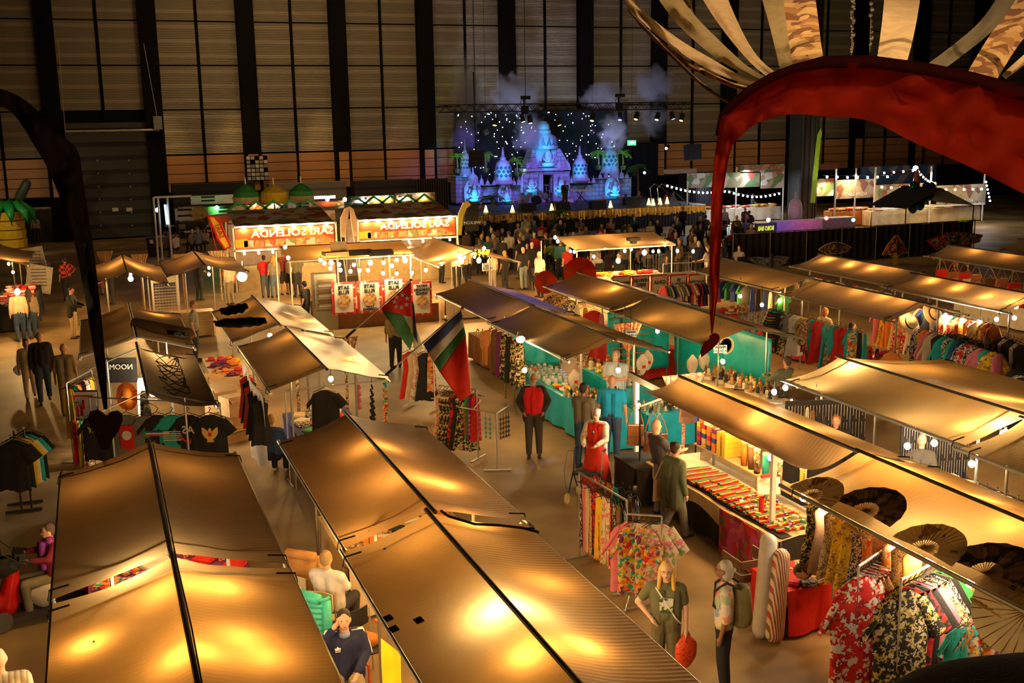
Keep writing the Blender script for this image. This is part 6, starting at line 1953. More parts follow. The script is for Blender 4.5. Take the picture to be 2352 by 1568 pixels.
# signs PINNEN JA GRAAG
SW,SBL,SBK = M('sign_white',(.72,.72,.68),.5),M('sign_blue',(.02,.16,.45),.5),M('sign_black',(.02,.03,.05),.5)
for (x0,y0,x1,y1,yy,lb) in ((1638,787,1670,815,None,'white PINNEN JA GRAAG sign in front of the dark red tassel'),(1436,755,1463,776,None,'white PINNEN JA GRAAG sign under the dark canvas, before the teal sheet')):
 zc = 1.75
 c = G((x0 + x1) / 2,(y0 + y1) / 2,zc)
 w_ = (G(x1,(y0 + y1) / 2,zc) - G(x0,(y0 + y1) / 2,zc)).length
 h_ = w_ * .62
 rt_ = (RW @ V((1,0,0)))
 rt_.z = 0
 rt_.normalize()
 t = thing('payment_sign',lb,'sign',c)
 ang = math.atan2(rt_.y,rt_.x)
 MB().box(c,(w_,.02,h_),rz=ang).obj('board',SBL,t)
 MB().box(c - V((-rt_.y,rt_.x,0)) * .012,(w_ * .94,.012,h_ * .9),rz=ang).obj('face',SW,t)
 f_ = c - V((-rt_.y,rt_.x,0)) * .022
 text('PINNEN',h_ * .36,f_ + V((0,0,h_ * .2)),rt_,(0,0,1),SBK,t,bold=.004)
 text('JA GRAAG',h_ * .36,f_ - V((0,0,h_ * .22)),rt_,(0,0,1),SBL,t,bold=.004)
 MB().cyl(c + V((0,.02,h_ / 2)),c + V((0,.02,.6)),.006,n=4).obj('cord',BLACK,t)
# round basket hoop near the sign
tag(MB().lathe([(.17,-.03),(.2,-.03),(.2,.03),(.17,.03),(.17,-.03)],G(1667,793,1.8),18,Matrix.Rotation(PI / 2,3,'X')).obj('shell_wreath',CL['cream']),'cream shell wreath hanging beside the payment sign','wreath')
# seller's white bags
for px,py,z_,lb in ((1320,895,.85,'white plastic bag with a red mark hanging over the teal table'),(1590,860,.9,'white plastic bag hanging at the far teal stall'),(1475,860,1.1,'left one of two white bags behind the seller'),(1487,850,1.1,'right one of two white bags behind the seller'),(1617,850,1.0,'tall white bag under the payment sign'),(1402,940,.85,'cream plastic bag beside the seller')):
 t = thing('plastic_bag',lb,'bag',G(px,py,z_))
 sack(V((0,0,0)),.15,.48,None,mouth=.3).obj('pouch',M('thin_white_plastic',(.7,.62,.52),.4,trans=.3,bump=.5,bsc=10),t,local=True,smooth=True)
 if 'red' in lb or 'two' in lb:
  MB().box((0,-.085,.2),(.08,.012,.07)).obj('red_mark',CL['red'],t,local=True)
# ============ brown cloth stall with wood carvings
table(9.95,10.85,25.5,30.2,.8,cloth('rust_brown_cloth',(.28,.09,.02)),'table with little carvings behind the second flag','rust brown cloth hanging to the floor behind the red flag')
goods('figurine',['wooden','red','ivory','teal','gold','silver'],[(10.0,25.6,.8),(10.0,30.0,.8),(10.8,30.0,.8),(10.8,25.6,.8)],16,4,'on the brown cloth','carvings on the brown cloth table',s=1.0)
hang([('scarf','black floral'),('scarf','black floral'),('scarf','black'),('scarf','black floral'),('scarf','purple'),('scarf','brown')],(8.85,23.0,2.05),(8.85,25.0,2.05),'at the brown cloth stall','dark scarves at the brown cloth stall',s=1.15)
hang([('scarf','orange'),('scarf','red'),('scarf','green'),('scarf','black')],(9.75,24.3,1.05),(9.75,25.6,1.05),'low over the brown cloth','small cloths over the brown cloth',s=.8)
tag(MB().grid(lambda u,v: G(1113,800,1.0) + V(((u - .5) * .16 * (1.6 if v < .5 else 1),.05 * math.sin(2 * PI * u),-.9 * v + .45)),10,12).obj('dotted_cloth',P2('orange_blue_dots',(O_,(.05,.3,.5)),'dots',12),solid=.01),'long orange cloth with blue dots beside the striped flag','cloth')
# red paper parasols
def parasol(c,r,ax,m,lb,ribs=22,h=.12,cat='parasol',nm='paper_parasol',deco=None):
 c = Vector(c)
 q = Vector(ax).normalized().to_track_quat('Z','Y').to_matrix()
 t = thing(nm,lb,cat,c)
 MB().lathe([(r,0),(r * .5,h * .6),(.01,h)],c,32,q).obj('paper_cover',m,t)
 mb = MB()
 for i in range(ribs):
  a = 2 * PI * i / ribs
  mb.cyl(c + q @ V((0,0,h + .004)),c + q @ V((r * math.cos(a),r * math.sin(a),.006)),.005,n=4)
 mb.obj('rib',M('dark_rib',(.18,.03,.02),.7),t)
 MB().cyl(c + q @ V((0,0,-r)),c + q @ V((0,0,h + .06)),.014,n=6).obj('handle',DWOOD,t)
 return t
RP = M('red_paper',(.50,.05,.02),.7,trans=.45)
vd = (CAMPOS - G(1330,640,1.5)).normalized()
parasol(G(1332,628,ZK(2.6)),.5,vd,RP,'large red paper parasol standing behind the canvas roof corner')
parasol(G(1253,648,ZK(2.3)),.36,(vd + V((-.3,0,0))),RP,'small red paper parasol at the canvas roof corner')
# red parasol stall goods and clothes under C3/C4
table(13.2,14.4,25.6,29.6,.8,CL['red'],'table under the canvas roof by the red parasols','red cloth on the table by the red parasols')
hang([('tee','batik'),('scarf','leopard'),('tee','batik')],(12.35,28.6,2.0),(12.35,29.6,2.0),'under the roof by the red parasols','batik cloths by the red parasols',s=1.1)
hang([('scarf','pink'),('tee','red'),('scarf','yellow'),('scarf','white'),('tee','black and white print')],(12.2,25.6,2.0),(12.2,28.2,2.0),'along the roof edge behind the violet lit roof','cloths by the violet lit roof',s=.95)
hang([('tee',c) for c in ('red','green','white','blue','white','white','grey','white','black','red','white','red floral','black','red','blue','black')],G(1522,648,1.7),G(1622,640,1.7),'before the white and red drink banners','T-shirts before the drink banners',s=1.0)
rack(G(1522,712,0),G(1622,706,0),1.7,'rail carrying the row of T-shirts before the drink banners')
# ============ incense stall
table(9.05,10.05,13.0,17.1,.8,CL['black'],'long incense stall table','black cloth skirt of the incense table')
tag(MB().grid(lambda u,v: V((lerp(8.98,10.1,min(1,v * 1.25)) if v > .2 else 8.97,lerp(12.95,17.15,u),.815 if v > .2 else lerp(.5 + .08 * math.sin(u * 14),.815,v / .2))),60,12).obj('table_cover',CL['cream']),'cream cover on top of the incense table','tablecloth')
goods('pack of incense',['red','yellow','green','purple'],[(9.08,13.1,.825),(9.08,16.3,.825),(9.75,16.3,.825),(9.75,13.1,.825)],16,3,'on the incense table','incense packs on the incense table',rz=PI / 2,jit=.12,s=1.15)
goods('pack of incense',['red','yellow','green','purple'],[(9.08,13.6,.86),(9.08,15.6,.86),(9.6,15.6,.86),(9.6,13.6,.86)],9,2,'lying on the other packs','incense packs on the incense table',rz=PI / 2 + .12,jit=.2,s=1.1)
goods('box',['red','yellow','green','purple','orange','white','blue'],[(9.15,13.0,.86),(9.15,14.6,.86),(9.8,14.6,.86),(9.8,13.0,.86)],9,5,'atop the incense','incense boxes on the near end',s=.34,jit=.4)
sh_ = thing('display_shelf','pine shelf board behind the incense packs','shelf',(10.0,15,0))
MB().box((9.95,14.9,1.08),(.26,4.0,.03)).obj('board',WOOD,sh_)
for yy in (13.2,14.9,16.7):
 MB().box((9.95,yy,.94),(.2,.04,.26)).obj('bracket',WOOD,sh_)
random.seed(9)
for lv in range(7):
 for i in range(6):
  for j in range(2):
   if lv > 4 and i > 2:
    continue
   y_ = 16.75 - i * .17 + (.1 if lv > 4 else 0)
   cn = random.choice(['red','blue','yellow','purple','white','orange'])
   if i > 3 and lv < 5:
    cn = 'yellow'
   o = dup(PR['box'],(9.9 + j * .16,y_,1.1 + lv * .085),PI / 2,'%s incense carton, %s layer, %s column of the %s stack on the pine shelf' % (cn,'lowest second third fourth fifth sixth topmost'.split()[lv],'far second third fourth fifth near'.split()[i],('front','back')[j]),'stack of incense cartons',s=(.62,.68,.8),mats={'carton': PLAIN[cn]})
for i,(cn,dy,dx) in enumerate((('orange',0,0),('brown',-.22,.0),('batik',-.45,-.04),('teal',-.72,-.05),('yellow',-.76,.09),('purple',-.92,.02),('batik',-1.1,-.05),('orange',-1.6,.05),('white',-.05,.1))):
 dup(PR['incense tube'],(9.92 + dx,15.4 + dy,1.1),0,'%s tall capped tube on the pine shelf, %s from the carton stack' % (cn,'first second third fourth fifth sixth seventh eighth ninth'.split()[i]),'tall tubes on the pine shelf',s=1.15,mats={'tube_body': PLAIN[cn]})
tag(MB().grid(lambda u,v: V((8.93 - .02 * math.sin(u * 9),lerp(13.4,14.5,u),lerp(.05,.78,v))),12,8).obj('patchwork_hanging',M('red_patchwork',R_1,.8,pat='cell',cols=((.5,.02,.03),(.30,.02,.05),(.6,.1,.08),(.2,.12,.05),(.45,.05,.12)),sc_=7,bump=.4,bsc=40),solid=.01),'red patchwork cloth hanging on the front of the incense table','cloth')
# small sheet of paper with red clips
p = G(1766,1115,1.15)
t = thing('paper_note','paper note with handwriting clipped at the incense table corner','note',p)
a_ = math.atan2(rt_.y,rt_.x)
MB().box(p,(.36,.006,.27),rz=a_,rx=-.3).obj('paper',M('note_paper',(.7,.62,.5),.8),t)
mb = MB()
for r_ in range(4):
 mb.box(p + V((0,-.005,.08 - r_ * .045)),(.26 - .03 * (r_ % 2),.003,.008),rz=a_,rx=-.3)
mb.obj('handwriting',M('red_ink',(.4,.15,.1),.8),t)
MB().box(p + V((-.05,0,.17)),(.2,.03,.05),rz=a_ + .4).obj('clip',CL['red'],t)
MB().cyl((p.x,p.y + .05,0),(p.x,p.y + .05,p.z),.02,n=6).obj('stand',STEEL,t)
tag(MB().grid(lambda u,v: G(1747,1220,.55) + V((.04 * math.cos(2 * PI * u),.04 * math.sin(2 * PI * u),-.5 + 1.05 * v)),10,6).obj('red_ribbon',CL['red']),'tall red cloth strip at the incense table corner','cloth')
# leather bags on stands
table(8.65,9.25,16.9,17.8,.75,CL['black'],'small black table at the end of the incense table','black cloth of the small table beside the shaved head man')
for i,(px,py,z_,cn,lb) in enumerate(((1460,930,1.75,'tan leather','tan leather satchel hanging nearest the teal table'),(1500,945,1.7,'brown leather','dark brown leather bag hanging on long straps'),(1515,950,1.6,'brown leather','large brown leather bag behind the shaved head man'),
(1580,905,1.75,'brown leather','brown leather rucksack hanging right of the paisley cloth'),(1600,900,1.7,'black','black leather bag hanging by the carton stack'),(1672,985,1.2,'tan leather','flat tan leather case behind the carton stack'))):
 b_ = dup(PR['handbag'],G(px,py,z_),a_,lb,'leather bags under the sagging roof',s=(1.0,1.2,1.35 if i < 3 else 1.0),mats={'bag_body': PLAIN[cn]})
bs = thing('bag_rail','pale bar with lamps that carries the leather bags','rail',G(1460,1000,0))
MB().cyl(G(1455,938,1.8),G(1620,880,1.8),.02).obj('bar',WHITEP,bs)
for px in (1470,1600):
 pt = G(px,930 if px < 1500 else 888,1.8)
 MB().cyl(pt,(pt.x,pt.y,0),.018).obj('post',BLACK,bs)
# ============ fan stall: fans on the roof, dresses below
def fan(p,r,q,m,lb,dark):
 t = thing('hand_fan',lb,'hand fan',p,0,'big fans along the golden roof')
 right,up = q
 nn = right.cross(up)
 n = 18
 vs_,fs_ = [],[]
 for i in range(n + 1):
  a = PI * (1 + .04) * i / n - .02 * PI
  zz = .012 * (i % 2)
  for rr in (.36,1.0):
   vs_.append(p + right * (r * rr * math.cos(a)) + up * (r * rr * math.sin(a)) + nn * zz)
 for i in range(n):
  fs_.append((2 * i,2 * i + 1,2 * i + 3,2 * i + 2))
 MB().add(vs_,fs_).obj('fan_leaf',m,t)
 mb = MB()
 for i in range(n + 1):
  a = PI * i / n
  mb.cyl(p,p + (right * math.cos(a) + up * math.sin(a)) * r * .98 + nn * .01,.004 if dark else .006,n=4)
 mb.obj('fan_stick',M('bamboo',(.55,.36,.12),.5) if not dark else DWOOD,t)
e0,e1 = G(1850,1110,ZE),G(2352,1400,ZE)
for i,(px,py,r,dark,lb) in enumerate(((1862,1140,.50,0,'cream fan with small figures, first on the golden roof edge'),(1984,1175,.60,1,'black and brown fan with painted figures, second on the roof edge'),(2120,1262,.55,0,'cream fan with a branch painting, third on the roof edge'),(2262,1318,.62,1,'dark fan with golden landscape, fourth on the roof edge'))):
 p = G(px,py,ZE + .06)
 dr_y = V((0,-1,0))
 upv = V((.80,0,.34)).normalized()
 m_ = M('dark_painted_fan',K_,.7,pat='print',cols=((.03,.015,.01),(.30,.15,.05),(.05,.02,.01),(.18,.08,.03)),sc_=9) if dark else M('cream_painted_fan',(.5,.4,.2),.7,trans=.35,pat='print',cols=((.48,.38,.2),(.50,.4,.22),(.46,.36,.18),(.10,.05,.03),(.5,.4,.22)),sc_=6)
 fan(p,r * .86,(dr_y,upv),m_,lb,dark)
parasol(G(2352,1395,1.75),.55,vd,M('cream_paper',(.55,.48,.33),.7,trans=.5),'large cream paper parasol with dark ribs at the right edge',28)
fan(G(1972,1225,1.95),.22,(V((0,-1,0)),V((-.6,0,.6)).normalized()),M('plain_bamboo_fan',(.55,.38,.12),.6),'small plain bamboo fan under the second painted fan',0)
fan(G(2268,1400,1.8),.2,(V((0,-1,0)),V((-.6,0,.6)).normalized()),M('plain_bamboo_fan',(.55,.38,.12),.6),'small plain bamboo fan under the fourth painted fan',0)
ex = 8.73 * KR - 1.1 * KR
random.seed(4)
hang([('dress',c) for c in ('black floral','brown','leopard','yellow batik','yellow batik','black and white print','orange floral','paisley','orange floral','leopard','orange')],(ex + .38,11.75,1.98),(ex + .38,9.7,1.98),'under the painted fans','dresses under the painted fans',s=.78)
hang([('tee',c) for c in ('multicoloured','teal','multicoloured','orange','green','batik')],(ex + .8,12.0,1.9),(ex + .8,10.9,1.9),'behind the first painted fan','small cloths behind the first fan',s=.7)
# front rails of long kaftans
p0,p1 = G(1972,1300,1.72),G(2045,1250,1.72)
rack(p0,p1,1.72,'dress rack with the red kaftans at the lower right')
hang([('robe',c) for c in ('red floral','red floral','leopard','red floral','red and black','orange floral','batik','red and black','black and white print','red')],p0,p1,'on the lower right dress rack','kaftans on the lower right rack',s=1.22,turn=a_ + .25,jit=.1)
p0,p1 = G(2070,1330,1.75),G(2180,1275,1.75)
rack(p0,p1,1.75,'rack of black and patterned dresses right of the red kaftans')
hang([('robe',c) for c in ('black floral','red and black','black','pink','leopard','black and white print','black','green','yellow batik')],p0,p1,'on the rack right of the red kaftans','dresses right of the red kaftans',s=1.15,turn=a_ + .15,jit=.12)
p0,p1 = G(2200,1420,1.35),G(2352,1385,1.4)
hang([('tee',c) for c in ('teal','multicoloured','batik','orange','multicoloured','leopard','red floral','orange floral','brown')],p0,p1,'near the cream parasol','colourful tops near the cream parasol',s=.9,turn=a_ + .2)
table(8.75,9.9,7.9,9.9,.7,CL['multicoloured'],'table of folded cloths under the cream parasol','multicoloured cloth on the table under the cream parasol')
goods('folded cloth',['multicoloured','teal','batik','orange','red'],[(8.8,8.0,.7),(8.8,9.8,.7),(9.8,9.8,.7),(9.8,8.0,.7)],6,4,'under the cream parasol','folded cloths under the cream parasol',rz=.2)
# red table with folded goods, bolsters, crate
table(8.2,9.15,11.6,12.45,.68,RED,'small table with the bright red cloth','bright red cloth on the small table before the fans')
goods('folded cloth',['black and white print','red','batik','green','multicoloured'],[(8.3,11.65,.69),(8.3,12.3,.69),(9.0,12.3,.69),(9.0,11.65,.69)],3,4,'on the bright red cloth','folded wares on the bright red cloth',s=.8)
PB = M('round_bag_cloth',BR,.8,pat='print',cols=((.35,.16,.05),CR,(.2,.07,.03),K_),sc_=16)
for i,(px,py,z_,r) in enumerate(((1878,1300,.95,.15),(1862,1262,1.1,.14),(1895,1275,1.15,.15),(1845,1310,.9,.14),(1915,1300,1.0,.13),(1870,1238,1.25,.12))):
 c = G(px,py,z_)
 tag(MB().sph(c,(r,r * .8,r * .85),14,9).obj('round_pouch',PB if i % 2 else PLAIN['tan leather'],smooth=True),'%s round bag, %s in the heap above the red table' % ('patterned' if i % 2 else 'tan','lowest second third fourth fifth topmost'.split()[i]),'bag','round bags above the red table')
for px,py,c1,lb,zt in ((1748,1465,(.50,.42,.33),'tall pale rolled sheet leaning at the crate',1.28),(1778,1475,None,'striped rolled cushion wrapped in plastic beside the pale roll',1.12)):
 p = G(px,py,0)
 mb = MB()
 capsule(mb,p + V((0,0,.13)),p + V((.18,.16,zt)),.13,.12)
 m_ = M('rolled_sheet',c1,.6,bump=.4,bsc=8) if c1 else M('striped_roll',CR,.35,pat='stripex',cols=(CR,(.35,.05,.04),CR,BR),sc_=16)
 tag(mb.obj('rolled_cushion',m_,smooth=True),lb,'cushion roll')
cr = thing('wooden_crate','dark wooden crate behind the rolled cushions','crate',G(1735,1400,0) + V((0,.25,0)))
for z_ in (.1,.3,.5,.7):
 MB().box((0,-.25,z_),(.5,.02,.12)).obj('slat',DWOOD,cr,local=True)
 MB().box((-.25,0,z_),(.02,.5,.12)).obj('slat',DWOOD,cr,local=True)
 MB().box((.25,0,z_),(.02,.5,.12)).obj('slat',DWOOD,cr,local=True)
MB().box((0,0,.02),(.5,.5,.03)).obj('bottom_board',DWOOD,cr,local=True)
# ============ middle racks
p0,p1 = G(1330,1085,1.45),G(1440,1150,1.45)
rack(p0,p1,1.45,'rack of long silk scarves beside the walking frame')
hang([('scarf',c) for c in ('black and white print','pink','cream','leopard','red and black','orange floral','yellow','cream','pink floral','red floral','black and white print','brown','black','blue print')],p0,p1,'on the scarf rack','silk scarves by the walking frame',s=1.1,along=False,jit=.5)
hang([('scarf',c) for c in ('red floral','batik','orange','teal','black','grey','blue print')],p0 + V((.35,.25,0)),p1 + V((.35,.25,0)),'behind on the scarf rack','silk scarves by the walking frame',s=1.1,along=False,jit=.4)
p0,p1 = G(1440,1180,1.4),G(1520,1185,1.4)
rack(G(1408,1345,0),G(1466,1400,0),.3,'low bent steel foot frame behind the blond woman')
rack(p0,p1,1.4,'rack of flowered kimonos above the blond woman')
hang([('robe',c) for c in ('pink','multicoloured','pink floral','pink floral','multicoloured','pink floral')],p0,p1,'above the blond woman','kimonos above the blond woman',s=.92,turn=a_ + .1,jit=.3)
hb = dup(PR['handbag'],G(1500,1215,1.25),0,'round embroidered handbag hanging before the kimonos','kimono rack bags',s=.9,mats={'bag_body': CL['multicoloured']})
bk = thing('round_basket','brown round basket on the floor below the scarf rack','basket',G(1382,1285,0))
MB().lathe([(.12,0),(.22,.08),(.24,.22),(.22,.22),(.18,.06),(.01,.04)],n=18).obj('basket_shell',PLAIN['tan leather'],bk,local=True,smooth=True)
# lantern rack
p = G(1143,1082,0)
t = thing('ornament_stand','steel T stand with strings of fabric stars','stand',p)
rv = rt_
MB().cyl(p,p + V((0,0,1.2)),.018).obj('post',STEEL,t)
MB().cyl(p - rv * .28 + V((0,.0,.03)),p + rv * .28 + V((0,0,.03)),.025).obj('foot',STEEL,t)
tops = []
MB().cyl(p + V((0,0,1.2)),p - rv * .55 + V((0,.55,1.2)),.014).cyl(p + V((0,0,1.2)),p + rv * .35 + V((0,.3,1.28)),.012).cyl(p - rv * .35 + V((0,.35,1.2)),p - rv * .05 + V((0,.8,1.28)),.012).obj('arm',STEEL,t)
for i,(dx,dy,c) in enumerate(((-.5,.5,'red'),(-.42,.42,'pink'),(-.34,.36,'red'),(-.26,.28,'pink'),(-.18,.7,'red'),(-.1,.75,'red'),(-.16,.18,'teal'),(-.1,.1,'teal'),(.1,.08,'black'),(.18,.15,'black'),(.26,.22,'black'),(.33,.28,'black'))):
 q0 = p + rv * dx + V((0,dy,1.2))
 mb = MB().cyl(q0,q0 - V((0,0,.55)),.004,n=4)
 for k in range(5):
  c0 = q0 - V((0,0,.15 + k * .095))
  for m_i in range(5):
   a = 2 * PI * m_i / 5
   mb.add([c0,c0 + V((math.cos(a),.3 * math.sin(a),math.sin(a))) * .055,c0 + V((math.cos(a + .8),.3 * math.sin(a + .8),math.sin(a + .8))) * .02,c0 + V((0,-.02,0))],[(0,1,2),(1,3,2),(0,3,1)])
 tag(mb.obj('star_garland',CL[c]),'%s string of fabric stars on the T stand, %s from the flag side' % (c,'first second third fourth fifth sixth seventh eighth ninth tenth eleventh twelfth'.split()[i]),'garland','star strings on the T stand')
p0,p1 = G(1008,885,1.5),G(1095,895,1.5)
rack(p0,p1,1.5,'rack of long printed skirts left of the star stand',feet=.6)
hang([('scarf','cream'),('dress','paisley'),('dress','black floral'),('dress','black floral'),('dress','black floral'),('dress','red and black'),('dress','black'),('dress','black floral'),('scarf','green'),('scarf','purple'),('scarf','red')],p0,p1,'left of the star stand','long garments left of the star stand',s=1.0,turn=a_,jit=.25)
p0,p1 = G(935,795,1.5),G(995,800,1.5)
rack(p0,p1,1.5,'white rack with red and cream clothes behind the striped flags',WHITEP)
hang([('dress','red'),('dress','cream'),('dress','pink floral'),('dress','black'),('scarf','orange floral')],p0,p1,'behind the two flags','clothes behind the two flags',s=1.0,turn=a_,jit=.2)
# ============ right rows
def rail_row(x,y0,y1,items,place,group,s=1.0,z=1.85,lab=None):
 hang(items,(x,y1,z),(x,y0,z),place,group,s=s,jit=.35)
rc_ = lambda seq,n,ks: [(random.choice(ks),random.choice(seq)) for _ in range(n)]
random.seed(31)
rail_row(17.0,21.2,25.4,[('robe','striped poncho')] * 3 + [('robe','black'),('dress','black floral'),('tee','grey')] + [('dress','white'),('tee','white')] + rc_(['red','teal','pink','yellow batik','black','multicoloured','batik'],14,['tee','scarf','dress']),'at the poncho stall','clothes at the poncho stall',.92)
rail_row(17.2,20.5,24.0,rc_(['black','red and black','batik','leopard','cream','brown','orange'],15,['tee','scarf']),'inside the poncho stall','clothes inside the poncho stall',.8,z=1.5)
rail_row(20.6,20.9,25.2,rc_(['cream','pink','orange','yellow batik','orange floral','multicoloured','teal','blue','black and white print','red floral','white','black'],26,['dress','dress','robe']),'at the summer dress stall','summer dresses on the right',1.05)
rail_row(21.1,25.5,30.0,rc_(['white','black','pink','grey','cream','black and white print'],20,['tee','tee','scarf']),'under the roof before the yellow kite','clothes before the yellow kite',.8,z=1.95)
rail_row(18.2,26.3,30.4,rc_(['red','white','green','black','blue'],13,['scarf','tee']),'over the souvenir table','small flags and shirts over the souvenirs',.75,z=1.95)
rail_row(19.2,19.6,21.0,rc_(['black','grey','red and black','black floral','red','green'],12,['tee','trousers','robe']),'behind the woman in the cream suit','dark jackets on the right',1.0,z=1.75)
hang(rc_(['cream','pink','yellow batik','teal','red floral','blue','black and white print','leopard','orange','black'],16,['dress','robe']),G(2110,740,1.85),G(2300,800,1.75),'in the lit row of summer dresses','lit summer dresses at the right',s=1.1,jit=.35)
hang(rc_(['red','red and black','pink floral','yellow','black'],6,['dress','tee']),G(2300,760,1.85),G(2350,780,1.8),'at the far right end of the dresses','lit summer dresses at the right',s=1.05,jit=.3)
hang(rc_(['grey','black','batik','white'],6,['dress','robe']),G(2335,830,1.6),G(2352,860,1.6),'beyond the wide roof at the edge','grey tunics at the right edge',s=1.1)
table(18.4,19.3,25.6,30.2,.8,CL['red and black'],'souvenir table under the small flags','dark red cloth of the souvenir table')
goods('figurine',['gold','silver','ivory','wooden','white'],[(18.5,25.8,.8),(18.5,30.0,.8),(19.2,30.0,.8),(19.2,25.8,.8)],22,4,'on the souvenir table','souvenirs on the dark red table',s=1.1)
goods('hat',['cream','red'],[(18.4,29.6,.8),(18.4,30.4,.8),(19.0,30.4,.8),(19.0,29.6,.8)],2,2,'on the souvenir table','hats on the souvenir table')
table(17.6,18.5,21.0,22.8,.8,RED,'table with red cloth behind the cream suit woman','red cloth to the floor behind the woman in the cream suit')
goods('folded cloth',['white','black','red','multicoloured'],[(17.7,21.1,.8),(17.7,22.7,.8),(18.4,22.7,.8),(18.4,21.1,.8)],4,3,'behind the cream suit woman','wares behind the cream suit woman',s=.7)
table(19.4,20.4,17.2,18.6,.8,RED,'table with a red cloth by the man in the black T-shirt','red cloth by the man in the black T-shirt')
goods('bowl',['gold','red','silver','ivory'],[(19.5,17.3,.8),(19.5,18.5,.8),(20.3,18.5,.8),(20.3,17.3,.8)],4,4,'by the black T-shirt man','small bowls on the red cloth at the right')
goods('handbag',['red','tan leather','black','brown leather','white'],[(26.9,25.3,2.1),(26.9,30.2,2.1),(27.0,30.2,1.6),(27.0,25.3,1.6)],9,2,'hanging at the handbag stall','handbags at the far right stall',rz=-.3,s=1.2,jit=.1)
table(27.3,28.2,25.6,29.6,.75,CL['white'],'table of red handbags at the far right','white cloth under the red handbags')
goods('handbag',['red'],[(27.2,26.5,1.45),(27.2,28.6,1.45),(27.9,28.6,1.45),(27.9,26.5,1.45)],5,1,'standing on the white cloth','red handbags on the white cloth',rz=-.3,s=1.3,jit=.05)
for px,py,z_,lb in ((2008,745,1.75,'pink straw sun hat hanging at the roof end'),(2092,725,1.9,'cream straw hat hanging above the pink dresses')):
 h_ = dup(PR['hat'],G(px + 80 if px < 2050 else px + 50,py - 2,z_),0,lb,None,s=1.7,mats={'hat_body': CL['cream']})
 h_.rotation_euler = (1.0,0,.2)
# jewellery booth: panels of silver chains
for (x,y,w_,lb) in ((11.95,15.9,1.5,'black panel with rows of silver chains, left one'),(12.9,14.2,1.2,'black panel of silver necklaces beside the pale cards')):
 t = thing('chain_display',lb,'jewellery display',(x,y,0))
 MB().box((x,y + .05,1.35),(w_,.04,1.1),rz=-.25).obj('black_panel',BLACKC,t)
 MB().box((x,y + .05,.4),(w_,.4,.8),rz=-.25).obj('plinth',BLACKC,t)
 R3 = Matrix.Rotation(-.25,3,'Z')
 for r_ in range(3):
  mb = MB()
  for i in range(26):
   p = V((x,y,0)) + R3 @ V(((i / 25 - .5) * w_ * .95,-.0,1.82 - r_ * .34))
   mb.cyl(p,p - V((0,0,.22 + .07 * ((i * 7) % 3))),.007,n=4)
  mb.obj('silver_chains',M('silver_chain',(.75,.78,.85),.2,.9),t)['kind'] = 'stuff'
table(12.3,13.5,12.2,15.4,.8,CL['black'],'jewellery table inside the wide booth','black cloth on the jewellery table')
goods('box',['white','silver','white'],[(12.4,12.6,.8),(12.4,15.2,.8),(13.3,15.2,.8),(13.3,12.6,.8)],8,3,'on the jewellery table','white cards and boxes on the jewellery table',s=.9)
hang(rc_(['multicoloured','teal','orange','red','yellow batik','green','red floral','black and white print'],12,['scarf','tee']),G(2085,1045,1.9),G(2352,1140,1.85),'under the wide roof at the right','colourful cloths under the wide roof',s=.85)
hang(rc_(['cream','white','brown','black'],7,['scarf']),G(1812,905,1.9),G(1900,950,1.8),'by the necklace hooks','necklace bunches at the booth corner',s=.5)
